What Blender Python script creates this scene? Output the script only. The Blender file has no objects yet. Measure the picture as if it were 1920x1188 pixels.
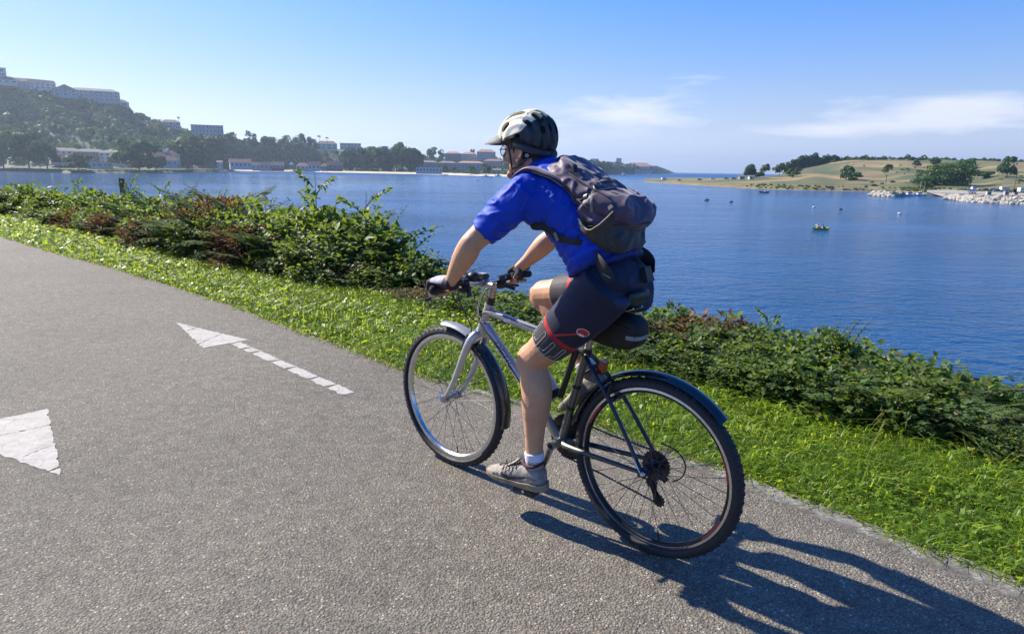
import bpy, bmesh, math, random
import numpy as np
from mathutils import Vector, Matrix, Quaternion
from mathutils.bvhtree import BVHTree

SC = bpy.context.scene
COL = SC.collection
R = math.radians
PI = math.pi

# ------------------------------------------------------------------ camera
CAM_H = 1.382
F_PX = 1181.0                       # focal length in pixels of a 1920 wide frame
PITCH, ROLL = R(13.19), R(0.9)
cam_d = bpy.data.cameras.new('camera')
cam_d.sensor_fit = 'HORIZONTAL'
cam_d.sensor_width = 36.0
cam_d.lens = F_PX / 1920 * 36
cam_d.clip_start, cam_d.clip_end = 0.05, 30000
cam = bpy.data.objects.new('camera', cam_d)
COL.objects.link(cam)
_fw = Vector((0, math.cos(PITCH), -math.sin(PITCH)))
_r0, _u0 = Vector((1, 0, 0)), Vector((0, math.sin(PITCH), math.cos(PITCH)))
_rt = _r0 * math.cos(ROLL) + _u0 * math.sin(ROLL)
_up = -_r0 * math.sin(ROLL) + _u0 * math.cos(ROLL)
M = Matrix.Identity(4)
for i in range(3):
    M[i][0], M[i][1], M[i][2] = _rt[i], _up[i], -_fw[i]
M[0][3], M[1][3], M[2][3] = 0, 0, CAM_H
cam.matrix_world = M
SC.camera = cam

# ------------------------------------------------------------------ sky, sun, exposure
SUN_EL = R(40)
SUN_AZ = math.atan2(-0.84, 0.545)   # compass style, from +Y towards +X
SUN_DIR = Vector((math.sin(SUN_AZ) * math.cos(SUN_EL), math.cos(SUN_AZ) * math.cos(SUN_EL), math.sin(SUN_EL)))
world = bpy.data.worlds.new('World')
SC.world = world
world.use_nodes = True
_nt = world.node_tree
_nt.nodes.clear()
def _n(t, **kw):
    n = _nt.nodes.new(t)
    for k, v in kw.items():
        setattr(n, k, v)
    return n
_out = _n('ShaderNodeOutputWorld')
_bg = _n('ShaderNodeBackground')
_bg.inputs['Strength'].default_value = 0.125
_sky = _n('ShaderNodeTexSky', sky_type='NISHITA', sun_disc=False, sun_elevation=SUN_EL, sun_rotation=SUN_AZ,
          altitude=0, air_density=1.0, dust_density=0.35, ozone_density=3.0)
_hs = _n('ShaderNodeHueSaturation')
_hs.inputs['Saturation'].default_value = 1.46
_hs.inputs['Value'].default_value = 1.0
_vio = _n('ShaderNodeMix', data_type='RGBA', blend_type='MULTIPLY')
_vio.inputs[0].default_value = 1.0
_vio.inputs[7].default_value = (1.05, 0.925, 1.03, 1)
_nt.links.new(_sky.outputs[0], _vio.inputs[6])
_nt.links.new(_vio.outputs[2], _hs.inputs['Color'])
# thin cloud streaks low in the sky: stretched noise over direction
_tc = _n('ShaderNodeTexCoord')
_sep = _n('ShaderNodeSeparateXYZ')
_nt.links.new(_tc.outputs['Generated'], _sep.inputs[0])
def _m(op, a, b=None, c=None):
    n = _n('ShaderNodeMath', operation=op)
    for i, v in enumerate((a, b, c)):
        if v is None:
            continue
        if isinstance(v, (int, float)):
            n.inputs[i].default_value = v
        else:
            _nt.links.new(v, n.inputs[i])
    return n.outputs[0]
_az = _m('ARCTAN2', _sep.outputs[0], _sep.outputs[1])
_elv = _m('ARCSINE', _sep.outputs[2])
_cmb = _n('ShaderNodeCombineXYZ')
_nt.links.new(_m('MULTIPLY', _az, 5.0), _cmb.inputs[0])
_nt.links.new(_m('MULTIPLY', _elv, 26.0), _cmb.inputs[1])
_noi = _n('ShaderNodeTexNoise')
_noi.inputs['Scale'].default_value = 1.6
_noi.inputs['Detail'].default_value = 9
_noi.inputs['Roughness'].default_value = 0.62
_noi.inputs['Distortion'].default_value = 0.5
_nt.links.new(_cmb.outputs[0], _noi.inputs['Vector'])
def _bump(az0, waz, el0, wel, amp):
    a = _m('DIVIDE', _m('SUBTRACT', _az, R(az0)), R(waz))
    e = _m('DIVIDE', _m('SUBTRACT', _elv, R(el0)), R(wel))
    s = _m('ADD', _m('MULTIPLY', a, a), _m('MULTIPLY', e, e))
    return _m('MULTIPLY', _m('EXPONENT', _m('MULTIPLY', s, -1.0)), amp)
_cov = None
for args in ((9.5, 8.5, 4.9, 1.5, .44), (34, 8.0, 4.5, 1.3, .60), (27, 6, 3.4, .6, .46), (15, 3.5, 7.4, .6, .2), (3, 10, 2.4, 1.0, .22),
             (68, 14, 5.0, 1.6, .4), (-95, 20, 5, 1.6, .3), (150, 25, 6, 1.8, .4)):
    b = _bump(*args)
    _cov = b if _cov is None else _m('ADD', _cov, b)
_cl = _m('MULTIPLY', _m('SUBTRACT', _m('ADD', _noi.outputs[0], _cov), 0.66), 2.6)
_clc = _n('ShaderNodeClamp')
_nt.links.new(_cl, _clc.inputs[0])
_mix = _n('ShaderNodeMix', data_type='RGBA')
_nt.links.new(_m('MULTIPLY', _clc.outputs[0], 0.72), _mix.inputs[0])
# low air is milky blue: keep the sky's own brightness, pull its hue to pale blue towards the horizon
_bw = _n('ShaderNodeRGBToBW')
_nt.links.new(_hs.outputs[0], _bw.inputs[0])
_tint = _n('ShaderNodeMix', data_type='RGBA', blend_type='MULTIPLY')
_tint.inputs[0].default_value = 1.0
_nt.links.new(_bw.outputs[0], _tint.inputs[6])
_tint.inputs[7].default_value = (0.74, 0.93, 1.32, 1)
_low = _m('EXPONENT', _m('MULTIPLY', _m('ABSOLUTE', _elv), -1.0 / R(7)))
_hz = _n('ShaderNodeMix', data_type='RGBA')
_nt.links.new(_m('MULTIPLY', _low, 0.95), _hz.inputs[0])
_nt.links.new(_hs.outputs[0], _hz.inputs[6])
_nt.links.new(_tint.outputs[2], _hz.inputs[7])
# the milky air evens out the brightness: bright parts of the sky near the sun are held back
_bw2 = _n('ShaderNodeRGBToBW')
_nt.links.new(_hz.outputs[2], _bw2.inputs[0])
_knee = _m('DIVIDE', 1.12, _m('ADD', 1.0, _m('MULTIPLY', _bw2.outputs[0], 0.16)))
_soft = _n('ShaderNodeMix', data_type='RGBA', blend_type='MULTIPLY')
_soft.inputs[0].default_value = 1.0
_nt.links.new(_hz.outputs[2], _soft.inputs[6])
_nt.links.new(_knee, _soft.inputs[7])
_nt.links.new(_soft.outputs[2], _mix.inputs[6])
_mix.inputs[7].default_value = (4.4, 4.45, 4.9, 1)
_nt.links.new(_mix.outputs[2], _bg.inputs['Color'])
_nt.links.new(_bg.outputs[0], _out.inputs['Surface'])

sun_d = bpy.data.lights.new('sun', 'SUN')
sun_d.energy = 5.0
sun_d.angle = R(0.53)
sun_d.color = (1.0, 0.93, 0.80)
sun = bpy.data.objects.new('sun', sun_d)
sun.rotation_euler = (-SUN_DIR).to_track_quat('-Z', 'Y').to_euler()
sun.location = SUN_DIR * 60
COL.objects.link(sun)

vs = SC.view_settings
vs.view_transform = 'Standard'
vs.look = 'None'
vs.gamma = 1.0
vs.use_curve_mapping = False
vs.exposure = 0.95
SC.cycles.use_denoising = True
SC.cycles.max_bounces = 8
SC.cycles.transparent_max_bounces = 12
SC.cycles.volume_bounces = 0
SC.cycles.caustics_reflective = False
SC.cycles.caustics_refractive = False
SC.cycles.sample_clamp_indirect = 6.0

# ------------------------------------------------------------------ where things stand
def ray(px, py):
    d = _fw * F_PX + _rt * (px - 960) + _up * (594 - py)
    return d
def at(px, py, D):
    """the place on the sight line of a measured point of the photograph, D metres ahead"""
    d = ray(px, py)
    return Vector((0, 0, CAM_H)) + d * (D / d.y)
def on_z(px, py, z):
    d = ray(px, py)
    return Vector((0, 0, CAM_H)) + d * ((z - CAM_H) / d.z)
WATER_Z = -8.5

# ------------------------------------------------------------------ helpers: materials
def rgb(r, g, b):
    return (r, g, b, 1.0)
class NT:
    def __init__(s, mat):
        mat.use_nodes = True
        s.t = mat.node_tree
        s.p = s.t.nodes.get('Principled BSDF')
        s.o = s.t.nodes.get('Material Output')
    def n(s, typ, **kw):
        n = s.t.nodes.new(typ)
        for k, v in kw.items():
            if k in n.inputs.keys() if hasattr(n.inputs, 'keys') else False:
                n.inputs[k].default_value = v
            else:
                setattr(n, k, v)
        return n
    def l(s, a, b):
        s.t.links.new(a, b)
    def math(s, op, a, b=None, clamp=False):
        n = s.t.nodes.new('ShaderNodeMath')
        n.operation = op
        n.use_clamp = clamp
        for i, v in enumerate((a, b)):
            if v is None:
                continue
            if isinstance(v, (int, float)):
                n.inputs[i].default_value = v
            else:
                s.l(v, n.inputs[i])
        return n.outputs[0]
    def noise(s, scale, detail=4, rough=0.55, vec=None, dist=0.0):
        n = s.t.nodes.new('ShaderNodeTexNoise')
        n.inputs['Scale'].default_value = scale
        n.inputs['Detail'].default_value = detail
        n.inputs['Roughness'].default_value = rough
        n.inputs['Distortion'].default_value = dist
        s.l(vec or s.obj(), n.inputs['Vector'])
        return n.outputs[0]
    def obj(s):
        if not hasattr(s, '_tc'):
            s._tc = s.t.nodes.new('ShaderNodeTexCoord')
        return s._tc.outputs['Object']
    def scaled(s, v):
        m = s.t.nodes.new('ShaderNodeMapping')
        s.l(s.obj(), m.inputs[0])
        m.inputs['Scale'].default_value = v
        return m.outputs[0]
    def ramp(s, fac, stops, interp='LINEAR'):
        n = s.t.nodes.new('ShaderNodeValToRGB')
        n.color_ramp.interpolation = interp
        e = n.color_ramp.elements
        while len(e) < len(stops):
            e.new(0.5)
        for i, (p, c) in enumerate(stops):
            e[i].position = p
            e[i].color = c if len(c) == 4 else (*c, 1)
        s.l(fac, n.inputs[0])
        return n.outputs[0]
    def mix(s, fac, a, b, blend='MIX'):
        n = s.t.nodes.new('ShaderNodeMix')
        n.data_type = 'RGBA'
        n.blend_type = blend
        for i, v in ((0, fac), (6, a), (7, b)):
            if isinstance(v, (int, float)):
                n.inputs[i].default_value = v
            elif isinstance(v, tuple):
                n.inputs[i].default_value = v if len(v) == 4 else (*v, 1)
            else:
                s.l(v, n.inputs[i])
        return n.outputs[2]
    def attr(s, name):
        n = s.t.nodes.new('ShaderNodeAttribute')
        n.attribute_name = name
        return n
    def bump(s, h, strength=0.3, dist=0.01, normal=None):
        n = s.t.nodes.new('ShaderNodeBump')
        n.inputs['Strength'].default_value = strength
        n.inputs['Distance'].default_value = dist
        s.l(h, n.inputs['Height'])
        if normal is not None:
            s.l(normal, n.inputs['Normal'])
        s.l(n.outputs[0], s.p.inputs['Normal'])
        return n.outputs[0]
    def set(s, **kw):
        for k, v in kw.items():
            k = k.replace('_', ' ')
            if isinstance(v, (int, float, tuple)):
                s.p.inputs[k].default_value = v
            else:
                s.l(v, s.p.inputs[k])
MATS = {}
def mat(name, base, rough=0.6, metal=0.0, var=0.15, vscale=8.0, bump=0.0, bscale=60.0, bdist=0.004, spec=0.5, coat=0.0, sheen=0.0, wear=None):
    """plain procedural material: base colour broken up by noise, optional fine relief"""
    if name in MATS:
        return MATS[name]
    m = bpy.data.materials.new(name)
    t = NT(m)
    n = t.noise(vscale, 5)
    lo = tuple(c * (1 - var) for c in base)
    hi = tuple(min(1, c * (1 + var)) for c in base)
    c = t.ramp(n, [(0.3, lo), (0.7, hi)])
    if wear:
        w = t.ramp(t.noise(wear[1], 8, 0.7), [(wear[2], (0, 0, 0)), (wear[2] + .06, (1, 1, 1))])
        c = t.mix(w, c, wear[0])
    t.set(Base_Color=c, Metallic=metal)
    t.l(t.ramp(n, [(0.3, (rough * .85,) * 3), (0.7, (min(1, rough * 1.15),) * 3)]), t.p.inputs['Roughness'])
    t.p.inputs['Specular IOR Level'].default_value = spec
    if coat:
        t.p.inputs['Coat Weight'].default_value = coat
        t.p.inputs['Coat Roughness'].default_value = 0.08
    if sheen:
        t.p.inputs['Sheen Weight'].default_value = sheen
        t.p.inputs['Sheen Roughness'].default_value = 0.4
    if bump:
        t.bump(t.noise(bscale, 3), bump, bdist)
    MATS[name] = m
    return m
def leaf_mat(name, dark, light, trans=(0.35, 0.5, 0.04), tw=0.4, rough=0.45, extra=None):
    """leaf: colour by the per-leaf tint attribute, light passes through"""
    m = bpy.data.materials.new(name)
    t = NT(m)
    a = t.attr('tint')
    stops = [(0.0, dark), (0.75, light)] + ([(1.0, extra)] if extra else [])
    c = t.ramp(a.outputs['Fac'], stops)
    t.set(Base_Color=c, Roughness=rough)
    t.p.inputs['Specular IOR Level'].default_value = 0.12 if (tw < .27 or rough > .7) else 0.35
    tr = t.n('ShaderNodeBsdfTranslucent')
    t.l(t.mix(0.65, c, trans), tr.inputs[0])
    ms = t.n('ShaderNodeMixShader')
    ms.inputs[0].default_value = tw
    t.l(t.p.outputs[0], ms.inputs[1])
    t.l(tr.outputs[0], ms.inputs[2])
    t.l(ms.outputs[0], t.o.inputs['Surface'])
    MATS[name] = m
    return m

# ------------------------------------------------------------------ helpers: meshes
def raw_mesh(name, V, loops, starts, mats, smooth=False, attrs=None, midx=None):
    me = bpy.data.meshes.new(name)
    V = np.asarray(V, np.float32)
    loops = np.asarray(loops, np.int32)
    starts = np.asarray(starts, np.int32)
    me.vertices.add(len(V))
    me.vertices.foreach_set('co', V.ravel())
    me.loops.add(len(loops))
    me.loops.foreach_set('vertex_index', loops)
    me.polygons.add(len(starts))
    me.polygons.foreach_set('loop_start', starts)
    if smooth:
        me.polygons.foreach_set('use_smooth', np.ones(len(starts), bool))
    for m in (mats if isinstance(mats, (list, tuple)) else [mats]):
        me.materials.append(m)
    if midx is not None:
        me.polygons.foreach_set('material_index', np.asarray(midx, np.int32))
    for k, v in (attrs or {}).items():
        a = me.attributes.new(k, 'FLOAT', 'POINT')
        a.data.foreach_set('value', np.asarray(v, np.float32))
    me.update(calc_edges=True)
    me.validate()
    return me
class MB:
    """collects shapes into one mesh"""
    def __init__(s):
        s.V, s.F, s.n = [], [], 0
    def add(s, V, F):
        V = np.asarray(V, float).reshape(-1, 3)
        s.V.append(V)
        k = s.n
        s.F.extend([tuple(i + k for i in f) for f in F])
        s.n += len(V)
        return s
    def box(s, c, size, rz=0.0, taper=1.0, mat=None):
        x, y, z = (d / 2 for d in size)
        P = np.array([(-x, -y, -z), (x, -y, -z), (x, y, -z), (-x, y, -z), (-x * taper, -y * taper, z), (x * taper, -y * taper, z), (x * taper, y * taper, z), (-x * taper, y * taper, z)])
        if mat is not None:
            P = P @ np.array(mat).T
        if rz:
            co, si = math.cos(rz), math.sin(rz)
            P = np.stack([P[:, 0] * co - P[:, 1] * si, P[:, 0] * si + P[:, 1] * co, P[:, 2]], 1)
        return s.add(P + np.array(c), [(0, 3, 2, 1), (4, 5, 6, 7), (0, 1, 5, 4), (1, 2, 6, 5), (2, 3, 7, 6), (3, 0, 4, 7)])
    def rings(s, rings, cap=True, close=False):
        n = len(rings[0])
        V = np.concatenate([np.asarray(r, float) for r in rings])
        F = []
        m = len(rings)
        for i in range(m if close else m - 1):
            a, b = i * n, ((i + 1) % m) * n
            for j in range(n):
                k = (j + 1) % n
                F.append((a + j, a + k, b + k, b + j))
        if cap and not close:
            F.append(tuple(range(n - 1, -1, -1)))
            F.append(tuple((m - 1) * n + j for j in range(n)))
        return s.add(V, F)
    def tube(s, pts, r, n=8, cap=True, smooth=0, up=None, close=False, flat=None):
        """sweep; r is a number, a list of numbers or of (side, normal) pairs"""
        P = [np.array(p, float) for p in pts]
        rr = r if isinstance(r, (list, tuple)) else [r] * len(P)
        rr = [(q, q) if isinstance(q, (int, float)) else q for q in rr]
        if smooth:
            P, rr = resample(P, rr, smooth)
        m = len(P)
        T = []
        for i in range(m):
            if close:
                d = P[(i + 1) % m] - P[i - 1]
            else:
                d = P[min(i + 1, m - 1)] - P[max(i - 1, 0)]
            T.append(d / (np.linalg.norm(d) + 1e-12))
        u0 = np.array(up, float) if up is not None else (np.array([0, 0, 1.]) if abs(T[0][2]) < .9 else np.array([1., 0, 0]))
        rings = []
        u = u0
        for i in range(m):
            if up is not None:
                u = u0
            u = u - T[i] * (u @ T[i])
            u = u / (np.linalg.norm(u) + 1e-12)
            v = np.cross(T[i], u)
            a = np.linspace(0, 2 * PI, n, endpoint=False)
            rings.append(P[i] + np.outer(np.cos(a) * rr[i][0], v) + np.outer(np.sin(a) * rr[i][1], u))
        return s.rings(rings, cap, close)
    def ell(s, c, r, n=12, rot=None):
        r = (r, r, r) if isinstance(r, (int, float)) else r
        V, F = [(0, 0, -1.0)], []
        k = max(4, n // 2)
        for i in range(1, k):
            ph = -PI / 2 + PI * i / k
            for j in range(n):
                th = 2 * PI * j / n
                V.append((math.cos(ph) * math.cos(th), math.cos(ph) * math.sin(th), math.sin(ph)))
        V.append((0, 0, 1.0))
        for j in range(n):
            F.append((0, 1 + (j + 1) % n, 1 + j))
            F.append((len(V) - 1, 1 + (k - 2) * n + j, 1 + (k - 2) * n + (j + 1) % n))
        for i in range(k - 2):
            for j in range(n):
                a, b = 1 + i * n, 1 + (i + 1) * n
                F.append((a + j, a + (j + 1) % n, b + (j + 1) % n, b + j))
        V = np.array(V) * np.array(r)
        if rot is not None:
            V = V @ np.array(rot.to_matrix() if hasattr(rot, 'to_matrix') else rot).T
        return s.add(V + np.array(c), F)
    def lathe(s, prof, n=48, axis='y', c=(0, 0, 0), closed=True, arc=None):
        """profile of (radius, offset along axis); a closed profile makes a ring"""
        a0, a1 = arc if arc else (0, 2 * PI)
        full = arc is None
        k = n if full else n + 1
        rings = []
        for i in range(k):
            a = a0 + (a1 - a0) * i / n
            ca, sa = math.cos(a), math.sin(a)
            if axis == 'y':
                rings.append([(c[0] + p[0] * ca, c[1] + p[1], c[2] + p[0] * sa) for p in prof])
            elif axis == 'z':
                rings.append([(c[0] + p[0] * ca, c[1] + p[0] * sa, c[2] + p[1]) for p in prof])
            else:
                rings.append([(c[0] + p[1], c[1] + p[0] * ca, c[2] + p[0] * sa) for p in prof])
        if closed:
            return s.rings(rings, not full, full)
        m = len(prof)
        V = np.concatenate([np.array(r) for r in rings])
        F = []
        for i in range(k if full else k - 1):
            for j in range(m - 1):
                a, b = i * m, ((i + 1) % k) * m
                F.append((a + j, b + j, b + j + 1, a + j + 1))
        return s.add(V, F)
    def prism(s, poly, z0, z1):
        n = len(poly)
        V = [(p[0], p[1], z0) for p in poly] + [(p[0], p[1], z1) for p in poly]
        F = [tuple(range(n - 1, -1, -1)), tuple(range(n, 2 * n))] + [(i, (i + 1) % n, n + (i + 1) % n, n + i) for i in range(n)]
        return s.add(V, F)
    def xf(s, m):
        m = np.array(m)
        s.V = [v @ m[:3, :3].T + m[:3, 3] for v in s.V]
        return s
    def mesh(s, name, m, smooth=True, angle=40):
        me = bpy.data.meshes.new(name)
        me.from_pydata(np.concatenate(s.V).tolist() if s.V else [], [], s.F)
        bm = bmesh.new()
        bm.from_mesh(me)
        bmesh.ops.recalc_face_normals(bm, faces=bm.faces)
        bm.to_mesh(me)
        bm.free()
        for q in (m if isinstance(m, (list, tuple)) else [m]):
            me.materials.append(q)
        if smooth:
            me.polygons.foreach_set('use_smooth', np.ones(len(me.polygons), bool))
            me.set_sharp_from_angle(angle=R(angle))
        me.update()
        return me
    def build(s, name, m, parent=None, smooth=True, angle=40, loc=None):
        o = bpy.data.objects.new(name, s.mesh(name, m, smooth, angle))
        COL.objects.link(o)
        if parent is not None:
            o.parent = parent
        if loc is not None:
            o.location = loc
        return o
def resample(P, rr, k):
    """Catmull-Rom through the points, k pieces a span"""
    P = [np.array(p, float) for p in P]
    Q = [np.array(list(p) + list(r), float) for p, r in zip(P, rr)]
    out = []
    m = len(Q)
    for i in range(m - 1):
        a, b, c, d = Q[max(i - 1, 0)], Q[i], Q[i + 1], Q[min(i + 2, m - 1)]
        for j in range(k):
            t = j / k
            out.append(0.5 * ((2 * b) + (-a + c) * t + (2 * a - 5 * b + 4 * c - d) * t * t + (-a + 3 * b - 3 * c + d) * t ** 3))
    out.append(Q[-1])
    return [q[:3] for q in out], [tuple(np.maximum(q[3:], 1e-4)) for q in out]
def link(name, me, parent=None, loc=None, rz=None, scale=None):
    o = bpy.data.objects.new(name, me)
    COL.objects.link(o)
    if parent is not None:
        o.parent = parent
    if loc is not None:
        o.location = loc
    if rz is not None:
        o.rotation_euler = (0, 0, rz)
    if scale is not None:
        o.scale = scale if isinstance(scale, (tuple, list)) else (scale,) * 3
    return o
def tag(o, label, cat, group=None):
    o['label'] = label
    o['category'] = cat
    if group:
        o['group'] = group
    return o
def thing(name, label, cat, loc=(0, 0, 0), rz=0.0, group=None):
    o = bpy.data.objects.new(name, None)
    o.empty_display_size = 0.1
    COL.objects.link(o)
    o.location = loc
    o.rotation_euler = (0, 0, rz)
    return tag(o, label, cat, group)
def structure(o, kind='structure'):
    o['kind'] = kind
    return o
def copy_tree(o, label, loc, rz, scale=None):
    c = o.copy()
    COL.objects.link(c)
    c.location = loc
    c.rotation_euler = (0, 0, rz)
    if scale is not None:
        c.scale = scale if isinstance(scale, (tuple, list)) else (scale,) * 3
    c['label'] = label
    for ch in list(o.children):
        d = ch.copy()
        COL.objects.link(d)
        d.parent = c
        for g in list(ch.children):
            e = g.copy()
            COL.objects.link(e)
            e.parent = d
    return c
def vnoise(P, scale, seed=0):
    """smooth value noise at points, about -1..1"""
    P = np.asarray(P, float) * scale + seed * 17.31
    i = np.floor(P).astype(np.int64)
    f = P - i
    f = f * f * (3 - 2 * f)
    def h(a):
        n = (a[..., 0] * 374761393 + a[..., 1] * 668265263 + a[..., 2] * 2147483647 + seed * 144665) & 0xffffffff
        n = ((n ^ (n >> 13)) * 1274126177) & 0xffffffff
        n = n ^ (n >> 16)
        return (n & 0xffff) / 32767.5 - 1
    r = 0
    for dx in (0, 1):
        for dy in (0, 1):
            for dz in (0, 1):
                w = (f[..., 0] if dx else 1 - f[..., 0]) * (f[..., 1] if dy else 1 - f[..., 1]) * (f[..., 2] if dz else 1 - f[..., 2])
                r = r + w * h(i + np.array([dx, dy, dz]))
    return r
def fbm(P, scale, oct=4, seed=0):
    r, a = 0, 1.0
    for k in range(oct):
        r = r + a * vnoise(P, scale * 2 ** k, seed + k)
        a *= 0.5
    return r
# ================================================================== SETTING: path, verge, bank, water
EDGE_X = [-900, -500, -250, 0, 36, 72, 120, 175, 230, 293, 360, 430, 500, 560, 640, 755, 830, 955, 1110, 1270, 1400, 1530, 1700, 1860, 1920, 2100, 2400, 3000]
EDGE = [(-60, 50), (-34, 29.5), (-19, 18.9), (-9.69, 11.89), (-8.74, 11.13), (-7.86, 10.38), (-6.87, 9.57), (-5.93, 8.83), (-5.13, 8.19), (-4.34, 7.52), (-3.55, 6.86), (-2.86, 6.23), (-2.27, 5.68),
        (-1.85, 5.28), (-1.35, 4.82), (-.77, 4.27), (-.46, 4.0), (-.01, 3.68), (.45, 3.30), (.85, 2.95), (1.1, 2.69), (1.32, 2.46), (1.56, 2.2), (1.74, 2.01), (1.81, 1.94), (2.2, 1.52), (3.4, .2), (14, -11.5)]
BASE_X = [-900, -500, -250, 0, 60, 120, 200, 250, 330, 420, 500, 580, 640, 700, 760, 880, 960, 1080, 1200, 1300, 1380, 1480, 1560, 1650, 1720, 1800, 1860, 1920, 2100, 2400, 3000]
BASE = [(-64, 55), (-38, 34.5), (-23, 24.2), (-13.65, 16.85), (-11.59, 15.23), (-9.8, 13.77), (-7.91, 12.24), (-6.85, 11.33), (-5.34, 9.95), (-4.14, 9.05), (-3.38, 8.5), (-2.61, 7.92), (-2.07, 7.46),
        (-1.6, 7.05), (-1.15, 6.66), (-.44, 6.15), (0., 5.78), (.52, 5.2), (1.0, 4.72), (1.34, 4.38), (1.56, 4.14), (1.81, 3.89), (2.02, 3.72), (2.25, 3.52), (2.38, 3.38), (2.52, 3.22), (2.62, 3.09), (2.74, 2.93), (3.1, 2.5), (4.4, 1.1), (15.2, -10.4)]
EDGE, BASE = np.array(EDGE), np.array(BASE)
def edge_at(x):
    return np.stack([np.interp(x, EDGE_X, EDGE[:, 0]), np.interp(x, EDGE_X, EDGE[:, 1])], -1)
def base_at(x):
    return np.stack([np.interp(x, BASE_X, BASE[:, 0]), np.interp(x, BASE_X, BASE[:, 1])], -1)
PX = np.concatenate([np.linspace(-900, -60, 30), np.linspace(-50, 2000, 180), np.linspace(2030, 3000, 25)])
def smooth_line(P, k=2):
    for _ in range(k):
        Q = P.copy()
        Q[1:-1] = P[:-2] * .25 + P[1:-1] * .5 + P[2:] * .25
        P = Q
    return P
EL, BL = smooth_line(edge_at(PX), 3), smooth_line(base_at(PX), 4)
_t = np.gradient(EL, axis=0)
_t /= np.linalg.norm(_t, axis=1)[:, None]
NRM = np.stack([-_t[:, 1], _t[:, 0]], 1)          # towards the water
if NRM[100] @ (BL[100] - EL[100]) < 0:
    NRM = -NRM
_wob = vnoise(np.stack([EL[:, 0], EL[:, 1], EL[:, 0] * 0], 1), 7.0, 3) * .010 + vnoise(np.stack([EL[:, 0], EL[:, 1], EL[:, 0] * 0], 1), 1.6, 5) * .012
EW = EL + NRM * _wob[:, None]
def grid_mesh(name, rows, m, smooth=True, attrs=None):
    rows = np.asarray(rows, float)
    a, b = rows.shape[:2]
    i = (np.arange(a - 1)[:, None] * b + np.arange(b - 1)[None]).ravel()
    Q = np.stack([i, i + 1, i + b + 1, i + b], 1)
    return raw_mesh(name, rows.reshape(-1, 3), Q.ravel(), np.arange(len(Q)) * 4, m, smooth, attrs)

# --- asphalt
m_asph = bpy.data.materials.new('asphalt')
t = NT(m_asph)
v1 = t.n('ShaderNodeTexVoronoi'); v1.inputs['Scale'].default_value = 112; t.l(t.obj(), v1.inputs['Vector'])
v2 = t.n('ShaderNodeTexVoronoi'); v2.inputs['Scale'].default_value = 260; t.l(t.obj(), v2.inputs['Vector'])
s1 = t.n('ShaderNodeSeparateColor'); t.l(v1.outputs['Color'], s1.inputs[0])
s2 = t.n('ShaderNodeSeparateColor'); t.l(v2.outputs['Color'], s2.inputs[0])
stone = t.ramp(s1.outputs[0], [(0, (.085, .079, .071)), (.35, (.125, .116, .104)), (.72, (.172, .160, .142)), (.92, (.23, .213, .19)), (.975, (.33, .31, .275)), (1, (.46, .44, .40))])
fines = t.ramp(s2.outputs[0], [(0, (.055, .052, .048)), (.6, (.125, .117, .106)), (1, (.22, .208, .188))])
tone = t.ramp(s1.outputs[1], [(0, (1.08, .98, .9)), (.5, (1, 1, 1)), (1, (.94, .98, 1.04))])
core = t.ramp(v1.outputs['Distance'], [(.30, (1, 1, 1)), (.62, (0, 0, 0))])
c = t.mix(core, fines, stone)
c = t.mix(1.0, c, tone, 'MULTIPLY')
patch = t.ramp(t.noise(.55, 6, .65), [(.28, (.76, .76, .77)), (.52, (1, 1, 1)), (.75, (1.20, 1.18, 1.14))])
c = t.mix(1.0, c, patch, 'MULTIPLY')
c = t.mix(1.0, c, (1.20, 1.14, 1.00), 'MULTIPLY')
pit = t.ramp(t.noise(75, 3, .65), [(.30, (.34, .34, .34)), (.40, (1, 1, 1))])
c = t.mix(1.0, c, pit, 'MULTIPLY')
mott = t.ramp(t.noise(13, 5, .7), [(.3, (.74, .74, .74)), (.7, (1.22, 1.22, 1.20))])
c = t.mix(1.0, c, mott, 'MULTIPLY')
stain = t.ramp(t.noise(1.7, 7, .7, None, .8), [(.60, (1, 1, 1)), (.72, (.80, .80, .80))])
c = t.mix(1.0, c, stain, 'MULTIPLY')
t.set(Base_Color=c, Roughness=.78)
t.p.inputs['Specular IOR Level'].default_value = .35
hgt = t.math('ADD', t.math('MULTIPLY', core, .7), t.math('MULTIPLY', s1.outputs[2], .7))
hgt = t.math('ADD', hgt, t.math('MULTIPLY', s2.outputs[1], .35))
t.bump(hgt, .85, .0045)
MATS['asphalt'] = m_asph

SIDE = np.array([-.62, -.785])      # away from the water, square to the path
far_side = EL + SIDE * 5.6
W = np.linspace(0, 1, 9)
rows = np.stack([np.concatenate([EW * (1 - w) + far_side * w, np.zeros((len(PX), 1))], 1) for w in W])
path = link('path', grid_mesh('path', rows, m_asph, False))
structure(path)

# --- pale mortar strip along the edge of the asphalt
m_edge = bpy.data.materials.new('pale_mortar')
t = NT(m_edge)
v1 = t.n('ShaderNodeTexVoronoi'); v1.inputs['Scale'].default_value = 120; t.l(t.obj(), v1.inputs['Vector'])
s1 = t.n('ShaderNodeSeparateColor'); t.l(v1.outputs['Color'], s1.inputs[0])
c = t.ramp(s1.outputs[0], [(0, (.11, .104, .094)), (.6, (.25, .24, .215)), (1, (.36, .34, .305))])
c = t.mix(t.ramp(t.noise(9, 6, .7), [(.36, (0, 0, 0)), (.58, (1, 1, 1))]), c, (.135, .125, .11))
t.set(Base_Color=c, Roughness=.9)
t.bump(s1.outputs[1], .6, .003)
al_ = t.math('ADD', t.attr('inner').outputs['Fac'], t.math('MULTIPLY', t.math('SUBTRACT', t.noise(22, 6, .7), .5), 1.3))
trn = t.n('ShaderNodeBsdfTransparent')
msx = t.n('ShaderNodeMixShader')
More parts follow.
